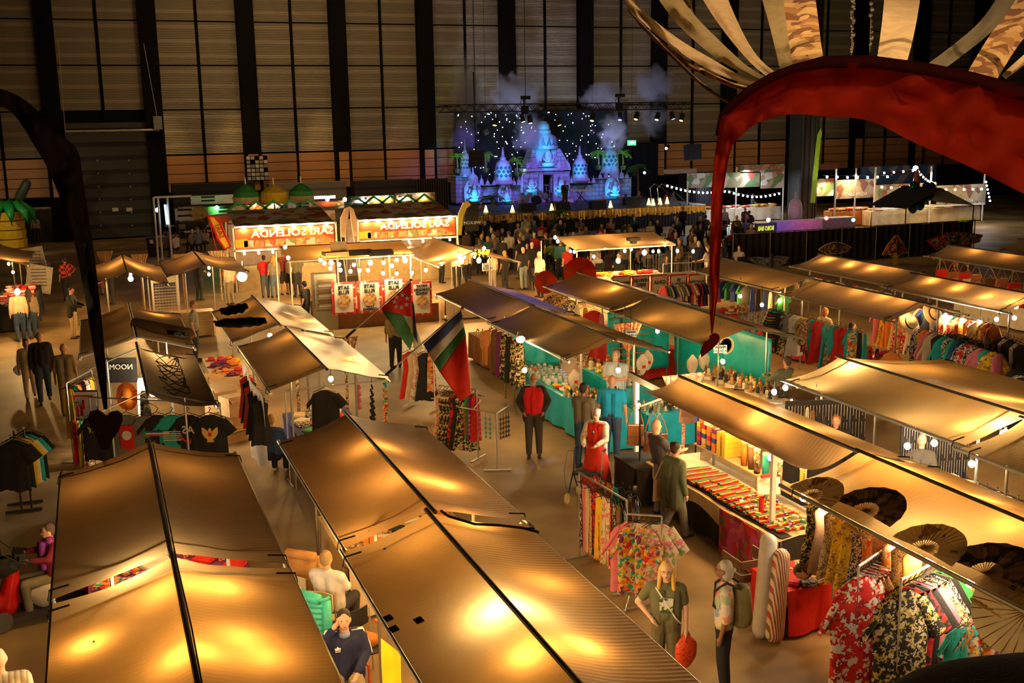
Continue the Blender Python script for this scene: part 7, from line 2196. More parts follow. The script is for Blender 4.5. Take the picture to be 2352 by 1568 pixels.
# ============ left part
TEEZ = 1.72
yl = None
tees = [(222,'black','UPAY',Y_),(290,'grey',None,R_1),(336,'grey',None,G_),(360,'black',None,None),(394,'teal',None,None),(431,'black','AS',W_),(481,'black',None,Y_)]
rack(G(205,912,TEEZ),G(505,925,TEEZ),TEEZ,'rail that carries the row of printed T-shirts')
names = ['black T-shirt with yellow letters, leftmost under the heart tassel','dark grey T-shirt with a red patch and round emblem','grey T-shirt with a small round green emblem','dark T-shirt with blue white red chest stripes','teal T-shirt with white stripes',
'black T-shirt with white letters and red ribbon print','black T-shirt with a golden eagle, rightmost of the row']
for (px,c,tx,pc),lb in zip(tees,names):
 p = G(px,935,TEEZ)
 o = dup(GARM['tee'],p,a_,lb,'printed T-shirts in a row',s=(1.25,1.3,1.18),mats={'': CL[c]})
 R3 = Matrix.Rotation(a_,3,'Z')
 f_ = p + R3 @ V((0,-.085,-.50))
 def pr_(mb,m_,nm):
  me = mb.obj(nm,m_)
  me.parent = o
  me.matrix_parent_inverse = (Matrix.Translation(o.location) @ Matrix.Rotation(a_,4,'Z') @ Matrix.Diagonal((1.25,1.3,1.18,1))).inverted()
 if px == 222 or px == 431:
  tt = text(tx,.14 if px == 222 else .2,f_ + V((0,0,.08)),rt_,(0,0,1),M('print_%s' % tx,pc,.7),None,mirror=True,name='letter_print',bold=.004)
  tt.parent = o
  tt.matrix_parent_inverse = (Matrix.Translation(o.location) @ Matrix.Rotation(a_,4,'Z') @ Matrix.Diagonal((1.25,1.3,1.18,1))).inverted()
  if px == 431:
   pr_(MB().tube([f_ + R3 @ V((x_,0,z_)) for x_,z_ in ((-.15,-.05),(-.05,-.14),(.05,-.10),(.02,-.18))],.02),CL['red'],'ribbon_print')
 elif px == 290:
  pr_(MB().box(f_ + V((0,0,-.06)),(.26,.01,.46),rz=a_),CL['red'],'patch_print')
  pr_(MB().lathe([(.05,0),(.09,0),(.09,.012),(.05,.012)],f_ + R3 @ V((0,-.012,-.02)),16,R3 @ Matrix.Rotation(PI / 2,3,'X')),CL['white'],'round_emblem')
 elif px == 336:
  pr_(MB().lathe([(.05,0),(.075,0),(.075,.012),(.05,.012)],f_,16,R3 @ Matrix.Rotation(PI / 2,3,'X')),CL['green'],'round_emblem')
 elif px == 360:
  for q_,(cc,dz) in enumerate((('blue',.05),('white',.015),('red',-.02))):
   pr_(MB().box(f_ + V((0,0,dz)),(.44,.012,.03),rz=a_),CL[cc],'chest_stripe')
 elif px == 394:
  for dz in (-.06,-.02,.02,.06,.10):
   pr_(MB().box(f_ + V((0,0,dz - .05)),(.34,.012,.016),rz=a_),CL['white'],'chest_stripe')
 else:
  eg = [(0,.13),(.03,.10),(.03,.05),(.10,.12),(.15,.14),(.15,.02),(.10,-.06),(.05,-.10),(.07,-.15),(-.07,-.15),(-.05,-.10),(-.10,-.06),(-.15,.02),(-.15,.14),(-.10,.12),(-.03,.05),(-.03,.10)]
  pr_(MB().poly(eg,f_,rt_,(0,0,1),.008),M('gold_print',(.65,.42,.08),.6),'eagle_print')
  pr_(MB().box(f_ + R3 @ V((0,-.015,.0)),(.06,.012,.07),rz=a_),CL['red'],'shield_print')
# scarf rack on the far left and the sign board
p0,p1 = G(152,880,1.75),G(210,850,1.75)
rack(p0,p1,1.75,'rack of bright scarves by the olive grey T-shirt man')
hang([('scarf',c) for c in ('yellow','multicoloured','teal','green','orange','pink','black','red','white','red floral','yellow','brown')],p0,p1,'on the left scarf rack','scarves on the left rack',s=1.1,jit=.6)
hang([('scarf',c) for c in ('red','yellow','green','red floral','batik')],G(165,950,1.1),G(205,955,1.1),'low on the left scarf rack','scarves low on the left rack',s=1.0,jit=.6)
p = G(192,930,1.25)
t = thing('plan_board','white board with a red and grey floor plan on the scarf rack','board',p)
MB().box(p,(.62,.03,.62),rz=a_,rx=-.1).obj('frame',BLACK,t)
MB().box(p - V((0,.02,0)),(.56,.012,.56),rz=a_,rx=-.1).obj('paper',M('board_paper',(.62,.58,.52),.6),t)
MB().box(p + V((0,-.03,.2)),(.42,.01,.03),rz=a_).box(p + V((-.12,-.03,-.12)),(.05,.01,.22),rz=a_).box(p + V((-.04,-.03,-.12)),(.05,.01,.22),rz=a_).box(p + V((.0,-.03,.02)),(.05,.01,.2),rz=a_).obj('red_blocks',CL['red'],t)
MB().box(p + V((.12,-.03,.0)),(.09,.01,.16),rz=a_).box(p + V((-.14,-.03,.08)),(.1,.01,.03),rz=a_).obj('grey_blocks',CL['grey'],t)
MB().cyl((p.x,p.y + .03,0),(p.x,p.y + .03,p.z - .2),.012,n=6).obj('leg',STEEL,t)
# black T-shirt stand at the left edge
p0,p1 = G(15,985,1.5),G(60,990,1.5)
p = (p0 + p1) / 2
t = thing('shirt_stand','black stand with black T-shirts at the left edge','clothes stand',(p.x,p.y,0))
for dx in (-.05,.12):
 MB().cyl((p.x + dx,p.y,0),(p.x + dx,p.y,1.5),.018).obj('post',BLACK,t)
for dy in (-.2,.25):
 MB().box((p.x,p.y + dy,.03),(.62,.05,.04)).obj('foot',BLACK,t)
hang([('tee','black'),('tee','black'),('tee','yellow'),('tee','white'),('tee','teal'),('tee','black')],p - V((.12,.35,0)),p + V((.22,.45,0)),'on the black stand','T-shirts on the black stand',s=1.2,turn=a_,jit=.1)
# stall contents under the tarpaulin, hanging sign, orange paper parasol
tag(MB().box(G(270,850,1.7),(.85,.03,.55),rz=a_).obj('black_banner',BLACKC),'black cloth banner with NOOMA lettering in the left stall','banner')
text('NOOMA',.16,G(272,842,1.8) - V((0,.05,0)),rt_,(0,0,1),CL['white'],bpy.data.objects['black_banner'],name='lettering')
parasol(G(292,910,1.3),.30,vd + V((-.5,0,0)),M('orange_paper',(.75,.25,.02),.6,trans=.4),'small orange paper parasol in the left stall')
hang([('scarf',c) for c in ('white','black and white print','white','silver') if c in CL],G(318,840,1.9),G(340,930,1.7),'in the glare under the left roof','white necklaces under the left roof',s=1.0,jit=.6)
# boxes
for i,(px,py,z_,d) in enumerate(((520,905,.75,(.7,.5,.35)),(505,985,.35,(.5,.45,.55)),(535,975,.35,(.5,.45,.6)),(508,930,.85,(.55,.5,.45)),(540,950,.8,(.5,.45,.4)),(540,1010,0,(.5,.4,.35)),(505,1020,0,(.45,.4,.35)),(478,880,.8,(.4,.4,.2)))):
 c = G(px,py,z_)
 t = thing('cardboard_box','brown cardboard box, %s' % ['wide open one on the pile','left one in the middle row','right one in the middle row','left upper one of the pile','right upper one of the pile','right one on the floor','left one on the floor','low one with white lid papers'][i],'box',c,.1 * i,'cardboard boxes beside the white side cloth')
 MB().box((0,0,d[2] / 2),d).obj('carton',CARD,t,local=True)
 MB().box((0,-d[1] / 2 - .08,d[2] * .95),(d[0],.17,.01),rx=.5).obj('flap',CARD,t,local=True)
q4 = [G(556,830,2.05),G(603,915,2.05),G(616,1080,.2),G(578,1050,.2)]
tag(MB().grid(lambda u,v: q4[0].lerp(q4[1],u).lerp(q4[3].lerp(q4[2],u),v) + V((.03 * math.sin(u * 9),0,0)),20,12).obj('side_sheet',M('thin_white_cloth',(.8,.72,.62),.8,trans=.5,bump=.2,bsc=10),solid=.006),'white cloth closing the side of the flag stall','sheet')
hang([('dress',c) for c in ('red','black','red','black','black','black')],G(562,848,1.95),G(600,915,1.95),'on the white side cloth','red and black skirts on the white cloth',s=.72,jit=.1)
table(3.4,4.75,19.2,23.2,.8,CL['blue'],'goods table under the wrinkled roof','blue cloth under the folded shirts')
goods('folded cloth',['white','red','green','cream','black and white print','blue','white'],[(3.5,19.3,.8),(3.5,23.0,.8),(4.6,23.0,.8),(4.6,19.3,.8)],9,4,'on the blue cloth','folded shirts on the blue cloth')
o = dup(GARM['tee'],G(745,880,1.85),a_,'single black T-shirt hanging from the front of the flag stall',None,s=(1.15,1.2,1.1),mats={'': CL['black']})
rack(G(655,897,1.88),G(880,872,1.88),1.88,'thin bar across the front of the flag stall')
for px,y0,h,c,lb in ((822,880,.5,'pink','pink flower garland hanging from the flag stall'),(853,880,.75,'black','black cord tassel hanging from the flag stall'),(883,875,.9,'multicoloured','rainbow fabric garland hanging at the flag stall corner')):
 p = G(px,y0,1.9)
 mb = MB()
 for k in range(int(h / .045)):
  mb.sph(p + V((.02 * math.sin(k * 2.1),0,-k * .045 - .05)),(.05,.04,.03) if c != 'black' else (.015 + .05 * k / 17,.02,.04),7,4)
 mb.cyl(p + V((0,0,.1)),p,.004,n=4)
 tag(mb.obj('garland',CL[c]),lb,'garland')
# goods seen through the joints of the near roofs
table(-.5,1.6,14.3,16.6,.8,CL['purple'],'table seen through the gap of the near left roofs','purple cloth seen between the near left roofs')
goods('folded cloth',['white','red','blue','pink','multicoloured'],[(-.4,14.4,.81),(1.5,14.4,.81),(1.5,16.5,.81),(-.4,16.5,.81)],7,5,'between the near left roofs','wares between the near left roofs')
table(2.9,4.9,14.4,16.6,.8,CL['cream'],'table seen through the gap of the centre roofs','cream cloth seen between the centre roofs')
goods('folded cloth',['red','orange','white','black','batik'],[(3.0,14.5,.81),(4.8,14.5,.81),(4.8,16.5,.81),(3.0,16.5,.81)],7,5,'between the centre roofs','wares between the centre roofs')
# hat table
table(2.35,3.35,26.9,29.8,.8,CL['white'],'table of hats and pouches','white cloth under the heap of red hats')
goods('hat',['red','pink','yellow','purple','cream','orange'],[(2.45,27.0,.8),(2.45,29.5,.8),(3.2,29.5,.8),(3.2,27.0,.8)],6,3,'on the white cloth','felt hats on the white table',s=1.0)
goods('hat',['red','purple','orange'],[(2.55,27.2,.9),(2.55,29.0,.9),(3.1,29.0,.9),(3.1,27.2,.9)],4,2,'stacked on the other hats','felt hats on the white table',s=1.0)
# black cloths thrown on the roof and rolled tarpaulin
BLKW = M('black_fleece',(.012,.010,.008),.95,bump=.6,bsc=60)
for i,(px0,py0,px1,py1,w_,lb) in enumerate(((505,722,568,708,.62,'black cloth lying on the upper roof half'),(492,748,610,742,.6,'long black cloth lying on the lower roof half'),(385,770,432,778,.16,'dark cloth on the rolled tarpaulin'))):
 p0,p1 = G(px0,py0,ZK(2.62)),G(px1,py1,ZK(2.66))
 def f(u,v,p0=p0,p1=p1,w_=w_,i=i):
  c = p0.lerp(p1,u)
  wv = w_ * math.sin(PI * (.06 + .88 * u)) ** .5 * (1 + .3 * noise.noise(V((u * 5,v,i))))
  return c + V((0,(v - .5) * 2 * wv,.05 + .07 * math.sin(PI * v) + .04 * noise.noise(V((u * 6,v * 6,i)))))
 tag(MB().grid(f,24,10).obj('thrown_cloth',BLKW,solid=.02,smooth=True),lb,'cloth')
mb = MB()
capsule(mb,G(312,742,ZK(2.78)),G(432,768,ZK(2.6)),.13,.15)
tag(mb.obj('rolled_tarpaulin',CANV,smooth=True),'rolled beige tarpaulin lying on the left stall roof','tarpaulin')
# wire trolley
p = G(384,735,0)
t = thing('wire_trolley','silver trolley with wire shelves beside the left stalls','trolley',p)
for sx in (-.42,.42):
 for sy in (-.3,.3):
  MB().box((sx,sy,.85),(.05,.05,1.7)).obj('post',STEEL,t,local=True)
MB().box((0,0,1.55),(.86,.62,.3)).obj('top_box',M('steel_box',(.3,.27,.2),.4,.5),t,local=True)
for i in range(11):
 mb = MB()
 for k in range(9):
  mb.cyl((-.4 + k * .1,-.3,.2 + i * .105),(-.4 + k * .1,.3,.2 + i * .105),.006,n=4)
 mb.cyl((-.42,-.3,.2 + i * .105),(.42,-.3,.2 + i * .105),.01,n=4).cyl((-.42,.3,.2 + i * .105),(.42,.3,.2 + i * .105),.01,n=4)
 mb.obj('wire_shelf',STEEL,t,local=True)
# litter bin
p = G(352,590,0)
t = thing('wheeled_bin','dark blue wheeled bin with a paper label near the back wall','bin',p)
MB().lathe([(.26,0),(.33,.95),(.33,1.0)],(0,0,.05),4,Matrix.Rotation(PI / 4 + a_,3,'Z')).obj('tub',M('blue_black_plastic',(.015,.018,.03),.4),t,local=True)
MB().box((0,0,1.08),(.56,.60,.07)).obj('lid',M('lid_blue',(.02,.03,.06),.3),t,local=True)
MB().box((0,-.25,.85),(.26,.02,.2)).obj('paper_label',M('label_tan',(.5,.4,.25),.8),t,local=True)
# seating things near the white shirt man
for (px,py,yw,lb,m_) in ((705,1440,2.4,'bentwood chair with a tan jacket behind the white shirt man','pine'),(765,1480,2.4,'pale folding chair under the white shirt man','pine'),(850,1560,.4,'orange armed metal chair behind the tracksuit man','orange'),(800,1650,.3,'chair under the tracksuit man','orange')):
 t = thing('chair',lb,'chair',G(px,py,0),yw)
 mm = WOOD if m_ == 'pine' else M('orange_red_tube',(.65,.08,.02),.35)
 MB().lathe([(.001,.43),(.2,.43),(.21,.45),(.001,.46)],(0,0,0),16).obj('seat',M('pale_seat',(.62,.5,.3),.4) if m_ == 'pine' else BLACK,t,local=True)
 for sx in (-.17,.17):
  for sy in (-.17,.17):
   MB().cyl((sx * 1.15,sy * 1.15,0),(sx,sy,.44),.012,n=6).obj('leg',STEEL,t,local=True)
  MB().tube([(sx,.17,.44),(sx * 1.1,.22,.85)],.012,6).obj('back_post',STEEL,t,local=True)
  if m_ != 'pine':
   MB().tube([(sx * 1.3,-.15,.44),(sx * 1.3,-.15,.66),(sx * 1.3,.15,.68)],.02,6).obj('armrest',mm,t,local=True)
 MB().grid(lambda u,v: V((lerp(-.2,.2,u),.22 - .04 * math.sin(PI * u) + .05,lerp(.62,.86,v))),8,4).obj('backrest',M('pale_seat',(.62,.5,.3),.4) if m_ == 'pine' else BLACK,t,solid=.012,local=True)
def coat(px,py,z_,yaw,m,lb,L=.75,quilt=False):
 o = G(px,py,z_)
 R3 = Matrix.Rotation(yaw,3,'Z')
 def f(u,v):
  a = PI * (1.25 * u - .125)
  q_ = .02 * math.sin(v * 60) if quilt else .02 * noise.noise(V((u * 6,v * 6,px)))
  return o + R3 @ V(((.25 + q_) * math.cos(a) * (1 - .1 * v),(.14 + q_) * math.sin(a),-L * v))
 mb = MB().grid(f,24,40)
 mb.tube([o + R3 @ V((x_,.1,0)) for x_ in (-.22,0,.22)],.07,8)
 for s_ in (-1,1):
  mb.tube([o + R3 @ V((s_ * .24,.0,-.05)),o + R3 @ V((s_ * .30,.05,-.35)),o + R3 @ V((s_ * .26,.02,-.65))],.065,8)
 tag(mb.obj('jacket_on_chair',m,smooth=True,solid=.01),lb,'jacket')
coat(700,1268,1.02,2.4,cloth('tan_jacket',(.55,.27,.08)),'tan orange jacket hung over the bentwood chair')
coat(716,1362,.95,2.2,M('mint_quilted',(.06,.48,.38),.4,bump=.3,bsc=20),'mint green quilted jacket over a chair back',quilt=True)
tag(sack(G(830,1500,.35),.24,.3,None,mouth=.5).obj('leather_bag',M('orange_leather',(.45,.15,.02),.5,bump=.5,bsc=12),smooth=True),'orange brown leather bag beside the white shirt man','bag')
yc_ = [WD(0,0,1) * 0] if False else None
p = G(892,1530,1.75)
t = thing('yellow_sheet','bright yellow plastic sheet hanging at the roof edge','sheet',p)
MB().grid(lambda u,v: G(lerp(876,920,u),lerp(1465,1500,u),1.9) + V((.0,.02 * math.sin(v * 5),-.85 * v)),8,8).obj('sheet',M('yellow_plastic',(.8,.6,.01),.35),t,solid=.006)
for i,(px,py) in enumerate(((892,1427),(905,1452),(962,1432))):
 q = G(px,py,ZK(2.66 if i < 2 else 2.72))
 tag(MB().box(q + V((0,0,.035)),(.075,.10,.012),ry=-.2,rz=.1).obj('dark_patch',BLACK),'small dark square patch on the canvas roof, %s' % ['left upper one','left lower one','single one near the ridge'][i],'patch','square patches on the roof')
for pts,lb in (((( 1012,1172,2.52),(1030,1185,2.46),(1090,1203,2.36),(1150,1206,2.30),(1200,1212,2.22),(1238,1222,2.2)),'thick black cable lying over the centre roof joint'),(((352,1020,2.42),(385,1180,2.40),(408,1300,2.46),(440,1440,2.44),(470,1600,2.42)),'thin black cord running down the near left roofs')):
 tag(MB().tube([G(x_,y_,z_) for x_,y_,z_ in pts],.016 if 'thick' in lb else .008,6).obj('roof_cable',HOOK),lb,'cable')
# flags on slanted poles
def flag(p0px,p1px,z0,z1,cloth_px,mats_,lb,stars=False):
 """pole from the roof edge; cloth corners traced and placed in depth beside the pole"""
 a,b = G(*p0px,z0),None
 d0 = (a - CAMPOS).length
 b = WD(*p1px,d0 * z1)
 t = thing('flag',lb,'flag',a)
 MB().cyl(a,b,.018,.014,8).obj('pole',M('flag_pole',(.55,.48,.35),.4),t)
 MB().cyl(a,a.lerp(b,.14),.03,.028,8).obj('pole_grip',BLACK,t)
 MB().sph(b,.035).obj('pole_tip',CL['red'],t)
 return t,a,b,d0
def flagcloth(t,quads,d,name,m,wob=.05,nu=10,nv=10):
 """quads: corner pixels TL, TR, BR, BL with depth"""
 tl,tr_,br_,bl = quads
 def f(u,v):
  px = lerp(lerp(tl[0],tr_[0],u),lerp(bl[0],br_[0],u),v)
  py = lerp(lerp(tl[1],tr_[1],u),lerp(bl[1],br_[1],u),v)
  return WD(px,py,d + wob * math.sin(px * .11) + wob * .5 * math.sin(px * .05 + py * .04))
 return MB().grid(f,nu,nv).obj(name,m,t,solid=.004,smooth=True)
t,a,b,d0 = flag((795,775),(944,643),ZK(2.5),1.0,None,None,'upper flag of red white and green with six stars on a slanted pole')
FR,FW,FG,FB = M('flag_red',(.66,.035,.012),.7,trans=.3),M('flag_white',(.62,.55,.42),.7,trans=.3),M('flag_green',(.06,.20,.07),.7,trans=.25),M('flag_blue',(.035,.045,.13),.7,trans=.25)
dm = d0
flagcloth(t,((876,708),(944,646),(947,728),(878,712)),dm,'red_field',FR)
flagcloth(t,((877,712),(925,722),(952,772),(942,805)),dm,'green_field',FG)
flagcloth(t,((925,722),(945,728),(947,770),(945,765)),dm,'white_field',FW)
flagcloth(t,((946,690),(951,700),(960,790),(950,770)),dm + .06,'folded_edge',FB)
flagcloth(t,((942,728),(950,735),(972,800),(952,812)),dm + .1,'white_fold',FW)
for sx,sy in ((911,682),(924,677),(935,685),(934,699),(922,706),(910,704),(906,693)):
 c = WD(sx,sy,dm - .10)
 pts = []
 for k in range(10):
  rr = .062 if k % 2 == 0 else .026
  an = PI / 2 + k * PI / 5
  pts.append((rr * math.cos(an),rr * math.sin(an)))
 MB().poly(pts,c,rt_,(0,0,1),.01).obj('star',FW,t)
t,a,b,d0 = flag((885,862),(1062,708),ZK(2.35),1.0,None,None,'lower flag striped blue white green above a large red field on a slanted pole')
dm = d0
L0,L1 = (972,790),(1059,712)
dl,dr_v = (11,18),(4,26)
def sp_(a0,b0):
 return ((L0[0] + a0 * 1.0,L0[1] + a0 * 1.7),(L1[0] + a0 * .30,L1[1] + a0 * 1.55),(L1[0] + b0 * .30,L1[1] + b0 * 1.55),(L0[0] + b0 * 1.0,L0[1] + b0 * 1.7))
flagcloth(t,sp_(0,12),dm,'blue_stripe',FB,nv=4)
flagcloth(t,sp_(12,24),dm,'white_stripe',FW,nv=4)
flagcloth(t,sp_(24,37),dm,'green_stripe',FG,nv=4)
q_ = sp_(37,37)
flagcloth(t,(q_[0],q_[1],(1082,905),(1058,922)),dm,'red_field',FR,nv=16)
# ------------------------------------------------------------------ food stalls at the back and the right side
XR = V((1,0,0))
def pan(px0,py0,px1,py1,Y,m,nm,par=None,th=.03,lb=None,cat='banner',group=None):
 xa,xb,za,zb = rect(px0,py0,px1,py1,Y)
 o = MB().box(((xa + xb) / 2,Y,(za + zb) / 2),(xb - xa,th,zb - za)).obj(nm,m,par)
 if par is None:
  tag(o,lb,cat,group)
 return o,(xa,xb,za,zb)
def string(pts,n,lb,glow,r=.05,group=None,sag=0):
 t = thing('string_lights',lb,'string lights',pts[0],0,group)
 pts = [Vector(p) for p in pts]
 MB().tube(pts,.012,4).obj('cord',BLACK,t)
 m = len(pts) - 1
 for i in range(n):
  k = (i + .5) / n * m
  j = int(k)
  p = pts[j].lerp(pts[j + 1],k - j) - V((0,0,r + .03))
  MB().sph(p,r,7,5).obj('bulb',glow,t)
 return t
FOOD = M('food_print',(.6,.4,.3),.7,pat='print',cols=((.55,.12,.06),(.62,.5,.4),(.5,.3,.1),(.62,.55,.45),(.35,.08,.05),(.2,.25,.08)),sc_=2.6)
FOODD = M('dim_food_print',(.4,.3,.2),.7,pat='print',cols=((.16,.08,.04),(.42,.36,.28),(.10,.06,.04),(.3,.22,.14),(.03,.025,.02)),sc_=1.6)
REDB = M('red_orange_banner',(.6,.10,.03),.6,pat='print',cols=((.62,.10,.03),(.58,.07,.02),(.66,.2,.04)),sc_=1.2)
YB = M('yellow_panel',(.75,.5,.03),.6)
WT = M('white_letters',(.8,.78,.7),.5)
GL = M('booth_bulb',(1,.75,.4),emit=200,ecol=(1,.70,.32))
# the two red booths
for (x0,y0,x1,y1,nb,side) in ((541,521,768,566,6,'left'),(826,506,1046,545,8,'right')):
 Y = 46.8
 t = thing('snack_booth','%s red snack booth with a row of lamps over its mirrored banner' % side,'food booth',(WY((x0 + x1) / 2,y1,Y).x,Y,0))
 o,(xa,xb,za,zb) = pan(x0,y0,x1,y1,Y,REDB,'banner',t)
 text('SARI SOLENDA',(zb - za) * .50,((xa + xb) / 2 + .3,Y - .05,lerp(za,zb,.70)),XR,(0,0,1),WT,t,bold=.012,wid=1.25)
 for i in range(8):
  w_ = (xb - xa) / 9.6
  MB().box((xa + w_ * (1.2 + i),Y - .04,lerp(za,zb,.24)),(w_ * .92,.03,(zb - za) * .34)).obj('food_picture',(FOOD,M('bun_picture',(.5,.3,.1),.7,pat='noise',cols=((.25,.06,.02),(.6,.45,.2)),sc_=9))[i % 2],t)
 MB().box((xa + .22,Y - .04,lerp(za,zb,.28)),(.5,.03,(zb - za) * .4)).obj('yellow_panel',YB,t)
 for xx in (xa - .08,xb + .08):
  MB().box((xx,Y,(zb + .1) / 2),(.07,.07,zb + .1)).box((xx,Y + 2.6,(zb + .1) / 2),(.07,.07,zb + .1)).obj('post',WHITEP,t)
 MB().box(((xa + xb) / 2,Y,zb + .08),(xb - xa + .2,.07,.07)).box(((xa + xb) / 2,Y,za - .08),(xb - xa + .2,.07,.07)).obj('frame',WHITEP,t)
 MB().grid(lambda u,v: V((lerp(xa,xb,u),lerp(Y,Y + 2.8,v),zb + .12 + .45 * v)),4,4).obj('roof',FOOD,t,solid=.03)
 MB().box(((xa + xb) / 2,Y + .35,.5),(xb - xa,.6,1.0)).obj('counter',cloth('ivory_skirt',(.5,.38,.2)),t)
 MB().box(((xa + xb) / 2,Y + 2.7,1.3),(xb - xa,.05,2.6)).obj('back_wall',M('pinkish_wall',(.5,.36,.3),.8),t)
 string([V((lerp(xa,xb,k / 6),Y - .14,zb + .14)) for k in range(7)],nb,'row of bright bulbs on the %s red booth banner' % side,GL,.075)
 string([V((lerp(xa,xb,k / 6),Y - .12,za - .12)) for k in range(7)],7,'lower row of bulbs under the %s red booth banner' % side,GL,.05)
 for i in range(5):
  c = V((lerp(xa,xb,(i + .7) / 5.4),Y + 2.9,zb + .75))
  MB().poly([(-.55,-.2),(0,.22),(.55,-.2),(.42,-.2),(0,.08),(-.42,-.2)],c,(1,0,0),(0,0,1),.05).obj('green_gable',CL['green'],t)
pan(478,489,770,512,50.5,FOOD,'food_banner',lb='long banner of food pictures above the left red booth')
pan(820,478,985,498,50.5,FOOD,'food_banner',lb='banner of food pictures above the right red booth')
# dim noodle banners further back
i = 0
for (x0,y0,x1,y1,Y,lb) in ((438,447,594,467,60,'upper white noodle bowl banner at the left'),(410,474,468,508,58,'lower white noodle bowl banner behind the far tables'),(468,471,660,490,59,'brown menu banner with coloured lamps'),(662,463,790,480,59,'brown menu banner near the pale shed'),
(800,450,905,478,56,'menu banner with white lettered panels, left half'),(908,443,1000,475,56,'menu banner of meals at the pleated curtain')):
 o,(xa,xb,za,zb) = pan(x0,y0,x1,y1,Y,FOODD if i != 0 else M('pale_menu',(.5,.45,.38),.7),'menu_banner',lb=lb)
 n_ = max(2,int((xb - xa) / 1.7))
 for k in range(n_):
  x_ = lerp(xa,xb,(k + .5) / n_)
  if k % 2 == 0:
   MB().box((x_,Y - .03,(za + zb) / 2),(.95,.02,(zb - za) * .8)).obj('white_panel',M('menu_white',(.55,.5,.42),.7),o).location = V((0,0,0))
   for q in (.3,-.1):
    MB().box((x_,Y - .05,(za + zb) / 2 + q * (zb - za)),(.7,.02,.1)).obj('menu_line',BLACK,o)
  else:
   MB().sph((x_,Y - .02,(za + zb) / 2),(.55,.05,(zb - za) * .38),14,8).obj('bowl_picture',M('salad_print',(.2,.3,.05),.7,pat='noise',cols=((.12,.2,.03),(.5,.35,.1),(.55,.2,.05)),sc_=5),o)
 i += 1
for (px,py,c,lb) in ((498,477,(.1,1,.25),'green lamp on the brown menu banner'),(584,469,(1,.35,.1),'orange lamp on the brown menu banner'),(752,458,(1,.08,.05),'red lamp near the pale shed'),(628,466,(.9,.9,1),'white lamp behind the yellow parasol'),(792,458,(1,.8,.5),'bright lamp by the menu banners'),(833,460,(.9,.9,1),'white lamp on the white panel menu'),
      (865,456,(1,.8,.5),'lamp right of the white panel menu'),(892,454,(1,.8,.5),'lamp in the middle of the meals banner'),(930,455,(1,.8,.5),'lamp on the lettered meals banner'),(972,451,(1,.8,.5),'lamp at the meals banner end'),(362,482,(1,.4,.7),'violet flare lamp on the white left frame'),(545,560,(1,.8,.5),'lamp at the tail of the yellow feather flag')):
 tag(MB().sph(WY(px,py,58.8 if px < 800 else 55.85),.11,8,6).obj('coloured_lamp',M('lamp_%g_%g' % c[:2],c,emit=60,ecol=c)),lb,'lamp')
tag(pan(713,450,770,456,57,M('tube_white',(1,.9,.7),emit=12),'tube_lamp',lb='white tube lamp right of the green parasol')[0],None,'lamp')
for (px,py,r,c,lb) in ((565,447,.6,'green','green fringed parasol over the brown menu banner'),(629,447,.64,'yellow','yellow fringed parasol between two green ones'),(692,444,.6,'green','green fringed parasol with a dark finial right of the yellow one')):
 c0 = WY(px,py,53)
 t = thing('fringed_parasol',lb,'parasol',(c0.x,53,0))
 MB().lathe([(r,-.1),(r * .96,.12),(r * .5,.34),(.02,.5)],c0,20).obj('canopy',CL[c],t)
 MB().lathe([(r,-.38),(r * 1.01,-.1)],c0,40).obj('fringe',CL['cream'] if c == 'green' else CL['yellow'],t)
 MB().cyl((c0.x,53,0),c0 + V((0,0,.8)),.035).obj('pole',WHITEP,t)
# white light frame at the left
t = thing('lamp_frame','tall white pipe frame with lights left of the menu banners','frame',WY(356,560,55) * 1)
A_ = WY(354,453,56)
for px in (356,366,388):
 p = WY(px,500,56)
 MB().cyl((p.x,56,0),(p.x,56,A_.z),.05).obj('post',WHITEP,t)
MB().cyl((A_.x,56,A_.z),(WY(440,448,56).x,56,A_.z),.05).obj('top_pipe',WHITEP,t)
MB().cyl(WY(379,470,55.9),WY(384,515,55.9),.05).obj('blue_tube',M('blue_tube',(.4,.7,1),emit=6),t)
# feather flags
for (pts,m_,lb) in (([(478,496),(492,497),(506,512),(520,545),(530,566),(516,572),(500,548),(486,515)],YB,'yellow and red feather flag leaning left of the red booth'),([(783,545),(782,500),(792,478),(802,474),(800,500),(793,545)],M('pale_feather',(.65,.48,.35),.6,trans=.3),'left of two pale feather flags between the red booths'),
([(812,543),(806,505),(803,474),(812,480),(820,505),(822,543)],M('pale_feather',(.65,.48,.35),.6,trans=.3),'right of two pale feather flags between the red booths'),([(1051,540),(1053,490),(1064,465),(1075,462),(1082,470),(1072,478),(1064,500),(1060,540)],M('yellow_green_feather',(.5,.45,.08),.6,trans=.3),'yellow green feather flag right of the red booths')):
 Y = 46.0
 P_ = [WY(x,y,Y) for x,y in pts]
 b_ = min(P_,key=lambda q: q.z)
 t = thing('feather_flag',lb,'flag',(b_.x,Y,0))
 k = len(P_)
 MB().add(P_ + [q + V((0,.02,0)) for q in P_],[tuple(range(k)),tuple(range(2 * k - 1,k - 1,-1))] + [(q,q + k,(q + 1) % k + k,(q + 1) % k) for q in range(k)]).obj('sail',m_,t)
 if 'yellow and' in lb:
  MB().tube(P_ + [P_[0]],.05,5).obj('red_border',CL['red'],t)
  text('SARI',.3,sum(P_,V((0,0,0))) / k - V((0,.06,0)),(.35,0,-1),(1,0,.35),CL['red'],t)
 MB().tube([(b_.x,Y,0)] + [P_[q] for q in (0,1,2)][::1],.02,5).obj('mast',CL['red'] if 'red feather' in lb else WHITEP,t)
o,r_ = pan(1068,466,1099,530,48,BLACK,'welcome_board',lb='black board with mirrored white lettering beside the yellow green feather flag',cat='sign')
